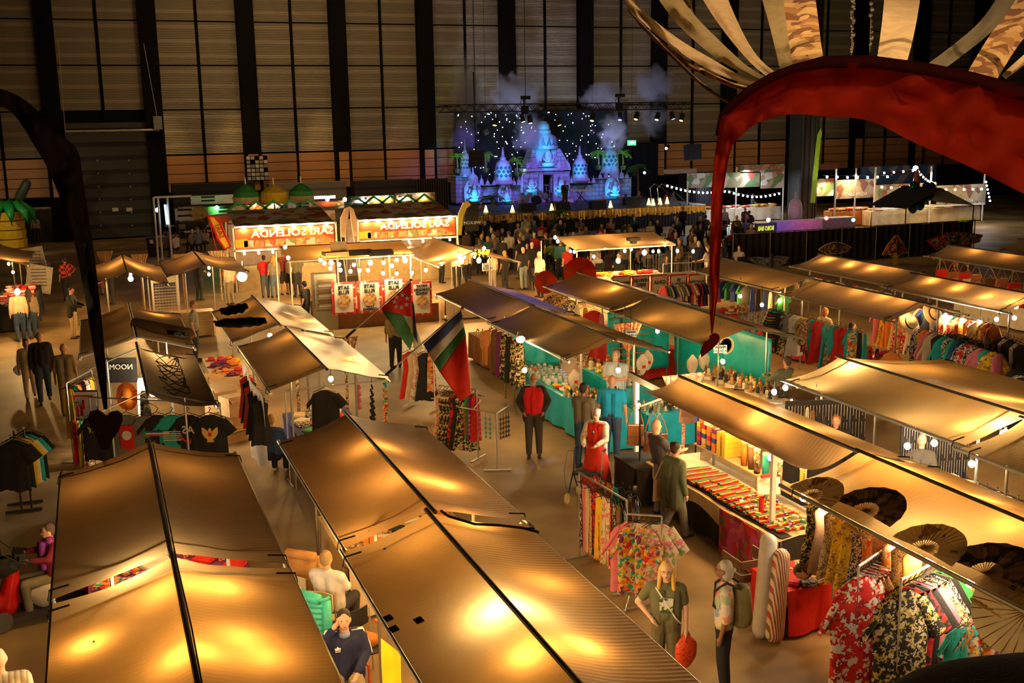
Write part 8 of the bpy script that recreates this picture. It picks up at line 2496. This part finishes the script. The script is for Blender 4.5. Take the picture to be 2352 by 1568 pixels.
text('WELKOM',.19,((r_[0] + r_[1]) / 2,47.95,r_[3] - .9),XR,(0,0,1),WT,o)
# far tables with chairs (left)
for k,(px,py) in enumerate(((380,572),(410,545),(455,560),(440,530),(475,530),(500,545))):
 p = G(px,py,0)
 t = thing('folding_table','white topped folding table in the dim seating area, %s from the bin' % 'first second third fourth fifth sixth'.split()[k],'table',p,0,'tables in the dim seating area')
 MB().box((0,0,.74),(1.5,.8,.04)).obj('tabletop',M('cream_top',(.55,.48,.38),.5),t,local=True)
 for sx in (-.6,.6):
  MB().cyl((sx,-.3,0),(sx,.3,.72),.02).cyl((sx,.3,0),(sx,-.3,.72),.02).obj('leg',BLACK,t,local=True)
 for q in range(2):
  c = thing('folding_chair','grey folding chair %s the %s dim table' % (('before','behind')[q],'first second third fourth fifth sixth'.split()[k]),'chair',p + V((.2,(-1,1)[q] * .8,0)),PI * q)
  MB().box((0,0,.45),(.4,.4,.03)).obj('seat',M('grey_plastic',(.2,.18,.15),.5),c,local=True)
  MB().box((0,-.2,.75),(.4,.03,.3)).obj('backrest',M('grey_plastic',(.2,.18,.15),.5),c,local=True)
  for sx in (-.18,.18):
   MB().cyl((sx,-.2,0),(sx,-.2,.85),.015,n=5).obj('leg',STEEL,c,local=True)
   MB().cyl((sx,.18,0),(sx,.1,.45),.015,n=5).obj('leg',STEEL,c,local=True)
# poster counter
Y = 36.6
o,r_ = pan(733,705,1008,765,Y + .1,cloth('brown_skirt',(.20,.10,.04)),'counter_skirt',th=.06,lb='brown cloth front of the meal poster counter',cat='tablecloth')
t = thing('meal_poster','x','poster')
drop(t)
PBD = M('red_white_border',(.5,.05,.04),.7,pat='floral',cols=(CL and (.6,.04,.03),(.65,.55,.45),(.6,.04,.03)),sc_=9)
for (x0,y0,x1,y1,a_t,b_t,lb) in ((762,648,817,722,'SATE\nPLUS','','first SATE PLUS poster, nearest the fridge'),(820,644,877,718,'SATE\nPLUS','NASI\nGORENG','middle SATE PLUS poster with NASI GORENG'),(878,636,930,712,'SATE\nPLUS','','third SATE PLUS poster behind the upper flag'),(944,646,992,724,'PATAT\nCHICKEN\nWINGS','','PATAT CHICKEN WINGS poster right of the upper flag')):
 o,(xa,xb,za,zb) = pan(x0,y0,x1,y1,Y - .12,PBD,'meal_poster',lb=lb,cat='poster',group='meal posters on the brown counter')
 cx,cz,w_,h_ = (xa + xb) / 2,(za + zb) / 2,xb - xa,zb - za
 MB().box((cx,Y - .15,cz),(w_ * .78,.02,h_ * .86)).obj('sheet',M('poster_white',(.68,.62,.52),.7),o)
 text(a_t,.17 if len(a_t) < 12 else .13,(cx,Y - .17,cz + h_ * .26),XR,(0,0,1),SBK,o,bold=.006)
 if b_t:
  text(b_t,.12,(cx,Y - .17,cz - h_ * .33),XR,(0,0,1),SBK,o,bold=.006)
 MB().cyl((cx,Y - .165,cz - h_ * .08),(cx,Y - .18,cz - h_ * .08),w_ * .27,n=20).obj('meal_picture',M('meal_print',(.4,.2,.08),.7,pat='noise',cols=((.12,.04,.02),(.5,.25,.08),(.65,.5,.25)),sc_=12),o)
p = G(742,762,0)
t = thing('display_fridge','open wire shelved steel fridge left of the SATE PLUS posters','fridge',(WY(746,700,36.9).x,36.9,0))
MB().box((0,0,.95),(.75,.6,1.9)).obj('case',M('steel_box',(.3,.27,.2),.4,.5),t,local=True)
for k in range(6):
 MB().box((0,-.31,.75 + k * .17),(.6,.02,.03)).box((0,-.31,.84 + k * .17),(.5,.02,.1)).obj('shelf',DWOOD if k % 2 else STEEL,t,local=True)
for k,(px,py) in enumerate(((736,597),(745,604),(759,616),(779,607),(782,620),(805,623),(813,608),(826,621),(845,620),(880,627),(881,603),(911,628),(911,597),(928,591),(946,626),(655,567),(662,592),(900,610))):
 bulb_at(WY(px,py,36.2),'round bulb on the string over the poster counter, %s from the left' % ('first second third fourth fifth sixth seventh eighth ninth tenth eleventh twelfth thirteenth fourteenth fifteenth sixteenth seventeenth eighteenth'.split()[k]),'bulbs over the poster counter',GL,.06)
for k,(px,py) in enumerate(((1053,586),(1065,590),(1112,570),(1014,606),(978,620),(1086,580),(1275,545),(1281,554),(1319,578),(1364,589),(1435,576),(1527,562),(1556,576),(1592,577),(1513,577))):
 bulb_at(WY(px,py,36.8 if px < 1200 else 38),'round bulb at the food stalls by the aisle, %s from the left' % ('first second third fourth fifth sixth seventh eighth ninth tenth eleventh twelfth thirteenth fourteenth fifteenth'.split()[k]),'bulbs at the aisle food stalls',GL,.06)
tag(MB().sph(WY(556,635,40),.18,12,8).cyl(WY(556,625,40),WY(556,600,40),.01).obj('globe_lamp',M('globe_glow',(1,.8,.45),emit=16)),'large glowing globe lamp under the pointed roof tip','lamp')
# counters of the neighbouring stalls
for (x0,x1,y0,y1,z,m_,a1,b1) in ((6.6,10.6,37.2,38.0,.95,CL['cream'],'serving counter behind the meal posters','cream cloth on the serving counter'),(11.2,13.6,36.5,37.3,.85,CL['cream'],'satay stall counter near the orange shirt','cream cloth on the satay stall counter'),(16.9,20.6,38.0,38.9,.9,CL['white'],'fruit counter under the stage side roof','white cloth on the fruit counter'),
(-3.5,-2.2,41.0,46.2,.9,CL['black'],'sweets counter at the left edge','black cloth of the sweets counter'),(1.2,3.4,37.2,37.8,.85,WOOD,'wooden worktop of the far left food stall','wooden cover on the far left worktop')):
 table(x0,x1,y0,y1,z,m_,a1,b1)
goods('bowl',['orange','yellow','gold','white','red'],[(17.0,38.1,.9),(20.5,38.1,.9),(20.5,38.8,.9),(17.0,38.8,.9)],14,2,'on the fruit counter','bowls on the fruit counter',s=1.8)
goods('bowl',['cream','gold','white','yellow'],[(11.3,36.6,.85),(13.5,36.6,.85),(13.5,37.2,.85),(11.3,37.2,.85)],8,2,'on the satay counter','bowls on the satay counter',s=1.7)
goods('bowl',['white','cream','gold','orange'],[(6.7,37.3,.95),(10.4,37.3,.95),(10.4,37.9,.95),(6.7,37.9,.95)],14,2,'behind the meal posters','bowls behind the meal posters',s=1.6)
goods('bowl',['red','pink','white','red'],[(-2.3,41.1,.9),(-2.3,46.0,.9),(-3.4,46.0,.9),(-3.4,41.1,.9)],14,4,'on the sweets counter','bowls of sweets at the left edge',s=1.5)
# drink banners
Y = 34.9
o,r0 = pan(1402,628,1622,634,Y + .02,WHITEP,'banner_rail',lb='white rail above the drink banners',cat='rail')
for (x0,x1,tx,lb) in ((1406,1448,'SMOOTHIES','SMOOTHIES banner, red and white, left end'),(1451,1491,'HEERLIJK\nIJSJES!','HEERLIJK IJSJES banner, red and white'),(1494,1534,'GINA','GINA banner between two ice banners'),(1537,1577,'IJS\nCAMPUR','IJS CAMPUR banner, red and white'),(1580,1618,'MUNTTHEE','MUNTTHEE banner, red and white, right end')):
 o,(xa,xb,za,zb) = pan(x0,628 + (1600 - x0) * .022,x1,690,Y,PBD,'drink_banner',lb=lb,group='red and white drink banners')
 cx,cz,w_,h_ = (xa + xb) / 2,(za + zb) / 2,xb - xa,zb - za
 MB().box((cx,Y - .03,cz),(w_ * .84,.02,h_ * .88)).obj('sheet',M('poster_white',(.68,.62,.52),.7),o)
 text(tx,.16 if '\n' in tx else (.12 if len(tx) > 5 else .2),(cx,Y - .05,cz + h_ * .2),XR,(0,0,1),SBK,o,bold=.005)
 MB().box((cx,Y - .05,cz - h_ * .2),(w_ * .3,.02,h_ * .25)).obj('drink_picture',CL['pink'],o)
# yellow pennants, plant, small hanging sign
t = thing('pennant_string','string of yellow pennants at the pointed canvas stall','pennants',WY(1100,575,37))
MB().cyl(WY(1078,572,37),WY(1124,568,37),.008).obj('cord',BLACK,t)
for k in range(5):
 c = WY(1083 + k * 9,573,37)
 MB().poly([(-.12,0),(.12,0),(0,-.28)],c,(1,0,0),(0,0,1),.01).obj('pennant',CL['yellow'],t)
palm(G(1281,635,0),1.9,.7,M('pineapple_leaf',(.25,.4,.05),.5,trans=.3),'spiky green plant beside the fruit counter',seed=44)
o,r_ = pan(1108,604,1128,622,37,SW,'hanging_sign',lb='small pale hanging sign at the pointed stall',cat='sign')
text('HIER\nBESTELLEN',.09,((r_[0] + r_[1]) / 2,36.95,(r_[2] + r_[3]) / 2),XR,(0,0,1),SBK,o)
t = thing('roof_carton','open cardboard box lying on the golden stall roof','box',G(770,585,2.3))
MB().box((0,0,.05),(.85,.5,.12),rz=.1).box((.2,.3,.25),(.6,.04,.4),rx=-.6).obj('carton',CARD,t,local=True)
for k,px in enumerate((828,875)):
 tag(MB().box(G(px,585,2.25) + V((0,0,.06)),(.85,.35,.12)).box(G(px,585,2.25) + V((0,0,.15)),(.8,.3,.06)).obj('folded_blanket',BLKW),'dark folded blanket on the golden stall roof, %s one' % ('left','right')[k],'blanket')
tag(MB().box(G(1455,555,2.3) + V((0,0,.1)),(.45,.3,.12)).box(G(1455,555,2.3) + V((0,0,.0)),(.2,.2,.14)).obj('roof_floodlight',BLACK),'black floodlight on the roof nearest the audience','floodlight')
# crowd barrier and white pen around the drink tables
for k,px in enumerate((1535,1560,1700)):
 p = G(px,640 if k < 2 else 560,0)
 t = thing('crowd_barrier','steel crowd barrier, %s' % ['left one near the drink banners','right one near the drink banners','one right of the red banner'][k],'barrier',p)
 MB().tube([(-1,0,0),(-1,0,1.1),(1,0,1.1),(1,0,0)],.02,6).cyl((-1,0,.25),(1,0,.25),.015).obj('frame',STEEL,t,local=True)
 for q in range(13):
  MB().cyl((-.9 + q * .15,0,.25),(-.9 + q * .15,0,1.1),.009,n=5).obj('bar',STEEL,t,local=True)
# ------------------------------------------------ right side
Y = 43.6
xa,za_ = WY(1682,548,Y).x,WY(1850,530,Y).z
xb = WY(2236,520,Y).x
t = thing('black_fence','long black cloth covered fence behind the kites','fence',((xa + xb) / 2,Y,0))
MB().grid(lambda u,v: V((lerp(xa,xb,u),Y + .05 * math.sin(u * 240),za_ * v)),240,3).obj('fence_cloth',BLACKC,t,solid=.01)
for k in range(8):
 x_ = lerp(xa,xb,k / 7)
 MB().cyl((x_,Y - .08,0),(x_,Y - .08,za_ + .08),.03).obj('post',M('dim_post',(.18,.16,.13),.5),t)
MB().cyl((xa,Y - .08,za_ + .05),(xb,Y - .08,za_ + .05),.02).obj('rail',M('dim_post',(.18,.16,.13),.5),t)
def kite(pts,Y,m,lb,edge,extra=()):
 P_ = [WY(x,y,Y) for x,y in pts]
 c = sum(P_,V((0,0,0))) / len(P_)
 t = thing('kite',lb,'kite',c)
 k = len(P_)
 MB().add(P_ + [c + V((0,-.1,0))],[(q,(q + 1) % k,k) for q in range(k)]).obj('sail',m,t,solid=.006)
 MB().tube(P_ + [P_[0]],.022,5).obj('edge',edge,t)
 MB().cyl(c + V((0,-.12,.35)),c + V((0,-.12,-.3)),.05,n=7).obj('body',BLACK,t)
 MB().cyl(c,(c.x,c.y,za_ + .1),.006,n=4).obj('line',BLACK,t)
 for e_,m2 in extra:
  Q = [WY(x,y,Y - .15) for x,y in e_]
  MB().add(Q,[tuple(range(len(Q)))]).obj('wing_patch',m2,t,solid=.01)
kite([(1715,593),(1740,590),(1762,593),(1785,588),(1812,590),(1808,603),(1785,612),(1765,612),(1740,607)],41.5,P2('kite_blue',((.10,.12,.16),(.2,.2,.22),(.05,.05,.06)),sc_=6),'dim blue grey bird kite above the fence foot',CL['grey'])
kite([(1880,573),(1895,562),(1915,556),(1935,558),(1955,568),(1945,578),(1925,582),(1900,583)],41.5,P2('kite_brown',((.14,.09,.05),(.3,.2,.1),(.03,.02,.02)),sc_=6),'brown winged kite with pale rim',CL['cream'])
kite([(2026,585),(2040,560),(2056,541),(2062,541),(2075,560),(2085,582),(2075,580),(2066,588),(2058,582),(2050,590),(2040,582)],41.5,P2('kite_red',((.45,.06,.03),(.55,.25,.05),(.08,.02,.01)),sc_=5),'red and yellow lantern shaped kite with a yellow tail',CL['yellow'],
(([(2053,580),(2063,580),(2062,612),(2050,612)],CL['yellow']),))
kite([(2131,552),(2150,545),(2175,535),(2195,532),(2225,535),(2257,540),(2250,555),(2225,562),(2200,562),(2180,580),(2150,572)],36,P2('kite_butterfly',((.55,.15,.15),(.05,.25,.2),(.6,.4,.15),(.02,.02,.02),(.55,.08,.06)),sc_=5.5),'large butterfly kite in pink, green and black spots',CL['red'])
# BORO BAR
Y = 52
o,r_ = pan(1733,512,1783,537,Y,M('dark_grey_board',(.06,.055,.05),.6),'bar_sign',lb='dark sign reading BORO BAR in yellow green letters, mirrored',cat='sign')
text('BORO BAR',.34,((r_[0] + r_[1]) / 2,Y - .05,(r_[2] + r_[3]) / 2),XR,(0,0,1),M('yellow_green_letters',(.7,.8,.05),emit=.8),o,bold=.012,wid=.62)
for (x0,y0,x1,y1,Yb,m_,lb) in ((1785,507,1888,537,52.6,M('white_bar_panel',(.6,.6,.62),.6),'pale bar panel lit violet and pink'),(1890,500,1965,530,54,M('white_bar_panel',(.6,.6,.62),.6),'pale bar panel between the red and blue lamps')):
 xa,xb,z0,z1 = rect(x0,y0,x1,y1,Yb)
 tag(MB().box(((xa + xb) / 2,Yb + .4,z1 - (z1 - z0) / 2),(xb - xa,.8,z1 - z0)).box(((xa + xb) / 2,Yb + .9,z0 / 2),(xb - xa,.1,z0)).obj('bar_counter',m_),lb,'bar')
area_light('bar_wash',WY(1800,480,51),WY(1810,520,52.6),.6,26,(.25,.12,1))
area_light('bar_wash',WY(1870,480,51.4),WY(1875,520,52.6),.5,12,(1,.1,.35))
for (px,py,c,lb) in ((1898,501,(1,.1,.08),'red lamp on the bar panel'),(1960,505,(.1,.3,1),'blue lamp at the bar panel end'),(1765,505,(1,.85,.6),'bright lamp over the BORO BAR sign')):
 tag(MB().sph(WY(px,py,51.5),.11,10,7).obj('bar_lamp',M('bar_%g' % c[1],c,emit=9,ecol=c)),lb,'lamp')
c0 = WY(1826,500,55)
tag(MB().lathe([(.42,0),(.42,.45),(.38,.9),(.24,1.15),(.08,1.22),(.06,1.6),(.02,1.65)],(c0.x,55,WY(1826,500,55).z - .1),18).obj('stupa_cutout',M('white_cutout',(.6,.55,.5),.7),smooth=True),'white bell dome figure in front of the black column','figure')
# green banner at the column
P_ = [WY(x,y,58) for x,y in ((1884,293),(1888,305),(1884,330),(1878,400),(1872,466),(1860,466),(1866,400),(1872,340),(1876,310))]
t = thing('green_banner','tall lime green banner flag beside the black column','banner',P_[4])
MB().add(P_,[(0,1,8),(1,2,7,8),(2,3,6,7),(3,4,5,6)]).obj('cloth',M('lime_cloth',(.35,.5,.03),.7,trans=.3,emit=0),t,solid=.02)
MB().tube([P_[0],P_[8],P_[6],P_[5],(P_[5].x,58,0)],.03,5).obj('pole',BLACK,t)
spot('banner_spot',P_[4] + V((-3,-6,1)),P_[2],900,(.9,1,.4),40)
# tents
WB = M('blue_white_bulb',(.8,.9,1),emit=55,ecol=(.7,.82,1))
YBU = M('warm_small_bulb',(1,.7,.35),emit=60,ecol=(1,.68,.3))
TENTP = P2('tent_print',((.42,.4,.38),(.3,.22,.14),(.5,.48,.42),(.1,.16,.06),(.35,.08,.05)),sc_=1.4)
TENTG = P2('tent_green_print',((.08,.14,.06),(.2,.16,.08),(.35,.3,.2),(.3,.05,.03)),sc_=1.2)
for (x0,y0,x1,y1,Y,m_,lb) in ((1578,397,1660,430,62,TENTP,'pale picture banner on the white tent, behind the red banner tail'),(1662,395,1745,430,62,TENTG,'jungle picture banner on the white tent'),(1700,378,1800,396,62,TENTG,'green orange title banner on top of the white tent'),(1748,395,1800,432,62,TENTP,'pale banner next to the black column'),
(1876,410,1915,450,60,TENTP,'grey banner right of the green banner'),(1920,412,2008,455,58,P2('tan_print',((.30,.24,.15),(.36,.28,.18),(.18,.08,.05)),sc_=1.3),'tan picture banner left of the dark balloons'),
(2010,422,2150,462,57,P2('beige_print',((.42,.34,.2),(.3,.12,.07),(.42,.36,.24),(.2,.22,.1)),sc_=1.3),'beige picture banner behind the balloons'),(2152,424,2264,470,56,P2('tan_print',((.30,.24,.15),(.36,.28,.18),(.18,.08,.05)),sc_=1.3),'tan banner at the right end of the lit tent'),
(1976,380,2150,424,66,P2('sky_print',((.05,.12,.32),(.06,.15,.36),(.3,.36,.45),(.04,.10,.28)),sc_=.7),'large blue sky banner above the lit tent'),(1875,376,1926,390,66,M('dull_red_banner',(.25,.1,.08),.7),'small dull red banner above the string of blue stars')):
 o,(xa,xb,za,zb) = pan(x0,y0,x1,y1,Y,m_,'tent_banner',lb=lb)
 if 'sky' in lb:
  text('BANDUNG',.5,((xa + xb) / 2 + .2,Y - .05,zb - .55),XR,(0,0,1),M('dull_red_letters',(.4,.05,.05),.6),o,wid=1.3)
 elif 'title' in lb:
  text('WARUNG AFRIRIE',.35,((xa + xb) / 2,Y - .05,(za + zb) / 2),XR,(0,0,1),M('orange_letters',(.6,.15,.05),.6),o)
 elif 'tan picture' in lb or 'right end' in lb:
  text('AGUNG SATE',.3,((xa + xb) / 2,Y - .05,za + .25),XR,(0,0,1),WT,o)
def arc(px,Y,n=8,sag=.0):
 a,b = WY(*px[0],Y),WY(*px[1],Y)
 return [a.lerp(b,k / n) - V((0,0,sag * math.sin(PI * k / n))) for k in range(n + 1)]
string(arc(((1528,422),(1670,436)),60,sag=.25),14,'blue white string lights left of the red banner tail',WB,.06)
string(arc(((1670,436),(1795,440)),60,sag=.3),12,'blue white string lights between tail and column',WB,.06)
string(arc(((1888,402),(2050,402)),57,sag=.05),7,'widely spaced blue star lights right of the green banner',WB,.07)
string(arc(((2020,395),(2108,388)),57),4,'star lights climbing to the brightest one',WB,.06)
string(arc(((2108,388),(2150,418)),57,sag=.2),8,'star lights falling from the brightest one',YBU,.06)
string(arc(((2015,425),(2265,430)),55,sag=.1),12,'warm lights along the beige banners',YBU,.07)
string(arc(((2264,410),(2275,462)),55),6,'lights running down the right tent post',WB,.06)
tag(MB().sph(WY(2103,386,57),.16,8,6).obj('star_lamp',WB),'brightest white star lamp at the top of the string','lamp')
tag(MB().sph(WY(2061,468,55),.13,8,6).obj('star_lamp',WB),'white star lamp below the beige banner','lamp')
for (x0,x1,Y,z,lb,gl_,m_) in ((1580,1800,63,.9,'white counter inside the white tent',(.75,.85,1),CL['white']),(1920,2010,57,.95,'lit food counter left of the balloons',(1,.7,.35),CL['orange']),(2010,2260,56,.95,'long lit food counter behind the balloons',(.95,.85,.6),CL['cream'])):
 xa,xb = WY(x0,470,Y).x,WY(x1,470,Y).x
 table(xa,xb,Y + .3,Y + 1.2,z,m_,lb,'cloth of the ' + lb)
 goods('bowl',['white','silver','gold','orange','red'],[(xa + .2,Y + .4,z),(xb - .2,Y + .4,z),(xb - .2,Y + 1.1,z),(xa + .2,Y + 1.1,z)],14,2,'on the ' + lb,'dishes on the ' + lb,s=2.6)
 area_light('tent_lamp',((xa + xb) / 2,Y + 1.2,3.0),((xa + xb) / 2,Y + .6,0),.4,700 if Y > 60 else 420,gl_,xb - xa)
 for k in range(3):
  xx = lerp(xa,xb,k / 2)
  tag(MB().cyl((xx,Y + .1,0),(xx,Y + .1,3.6),.05).obj('tent_post',WHITEP),'pale tent post %s the %s' % (('at the left end of','in the middle of','at the right end of')[k],lb),'post')
pan(1525,388,1600,398,60,M('white_awning',(.6,.6,.6),.6),'awning',lb='white awning edge at the left of the white tent',cat='awning')
pan(2010,440 + 32,2262,476,55.9,WHITEP,'tent_rail',lb='pale rail under the beige banners',cat='rail')
# balloons
random.seed(12)
for k in range(16):
 px,py = 2118 + random.uniform(-26,26),452 + random.uniform(-24,26)
 tag(MB().sph(WY(px,py,50 + random.uniform(-.5,.5)),(.26,.26,.32),12,9).obj('balloon',M(['dark_foil','green_foil','blue_foil'][k % 3],[(.02,.02,.03),(.01,.12,.10),(.03,.05,.12)][k % 3],.12,.6),smooth=True),
  '%s foil balloon in the dark bunch, %s from the left, %s part' % (['black','green','blue'][k % 3],ORD[int((px - 2090) / 3)],'upper' if py < 452 else 'lower'),'balloon','dark foil balloons')
tag(MB().lathe([(.12,0),(.22,.5),(.1,1.1),(.01,1.3)],WY(2104,440,50),10).obj('balloon',M('pink_foil',(.5,.15,.18),.2,.3),smooth=True),'tall pink balloon above the dark bunch','balloon')
q0,q1 = WY(2050,520,49),WY(2205,486,49)
t = thing('dark_canopy','black pitched canopy roof under the balloons','canopy',((q0.x + q1.x) / 2,49,0))
xm = (q0.x + q1.x) / 2
for (xa,xb,s_) in ((q0.x,xm,1),(xm,q1.x,-1)):
 MB().grid(lambda u,v: V((lerp(xa,xb,u),lerp(48,51,v),lerp(1.9,2.9,u if s_ > 0 else 1 - u))),4,3).obj('roof_sheet',BLACKC if s_ > 0 else CL['grey'],t,solid=.03)
for xx in (q0.x,q1.x):
 MB().cyl((xx,48,0),(xx,48,1.9),.03).obj('post',BLACK,t)
pan(2203,500,2225,518,48,M('yellow_notice',(.7,.6,.05),emit=.25),'yellow_notice',lb='yellow notice board right of the dark canopy',cat='sign')
# inflatable decoration at the left edge: yellow drum with palm leaves
c0 = G(28,588,0)
t = thing('palm_decoration','giant palm decoration with yellow trunk and green leaves at the left edge','decoration',c0)
t.scale = (.85,.85,.8)
for k in range(5):
 MB().cyl((-.0,0,k * .62),(0,0,k * .62 + .56),1.0 - .02 * k,1.05 - .02 * k,18).obj('trunk_ring',M('yellow_vinyl',(.62,.38,.02),.35),t,local=True)
for k in range(9):
 a = 2 * PI * k / 9
 d = V((math.cos(a),math.sin(a),0))
 MB().tube([V((0,0,3.1)),d * .8 + V((0,0,3.5)),d * 1.4 + V((0,0,3.0)),d * 1.6 + V((0,0,2.2))],[.3,.34,.26,.06],8).obj('leaf',M('green_vinyl',(.02,.28,.05),.35),t,local=True,smooth=True)
spot('deco_spot',c0 + V((-2,-6,4)),c0 + V((0,0,2.5)),500,(1,.8,.5),50)
mb = MB()
capsule(mb,c0 + V((.7,0,3.2)),c0 + V((1.1,-.2,3.9)),.28,.24)
tag(mb.obj('bird_figure',M('dark_bird',(.04,.05,.03),.5),smooth=True),'dark bird figure perched above the green leaves at the left','figure')
for (px,py,z,w_,h_,lb) in ((80,600,1.3,.9,1.2,'upper white sign board by the sweets counter'),(90,640,.95,1.0,1.1,'lower tilted white sign board by the sweets counter')):
 p = G(px,py,z)
 t = thing('sign_board',lb,'sign',p)
 MB().box(p,(w_,.04,h_),rz=a_,ry=-.15 if h_ > 1.15 else .2).obj('board',M('sign_paper',(.6,.52,.42),.7),t)
 for k in range(6):
  MB().box(p + V((0,-.04,h_ * .35 - k * .13)),(w_ * .6,.01,.025),rz=a_).obj('text_line',BLACK,t)
# clamp lamp on the dark roof
p = G(1197,775,ZK(2.5))
t = thing('clamp_lamp','glaring clamp lamp on the dark canvas roof edge above the teal stall','lamp',p)
MB().cyl(p + V((0,.1,.1)),p + V((-.05,-.1,-.02)),.05,.10,10).obj('shade',WHITEP,t)
MB().sph(p + V((-.06,-.15,-.03)),.06,8,6).obj('lamp_bulb',M('clamp_glow',(1,.8,.5),emit=420,ecol=(1,.7,.38)),t)
for g_ in list(GARM.values()) + list(PR.values()):
 drop(g_)
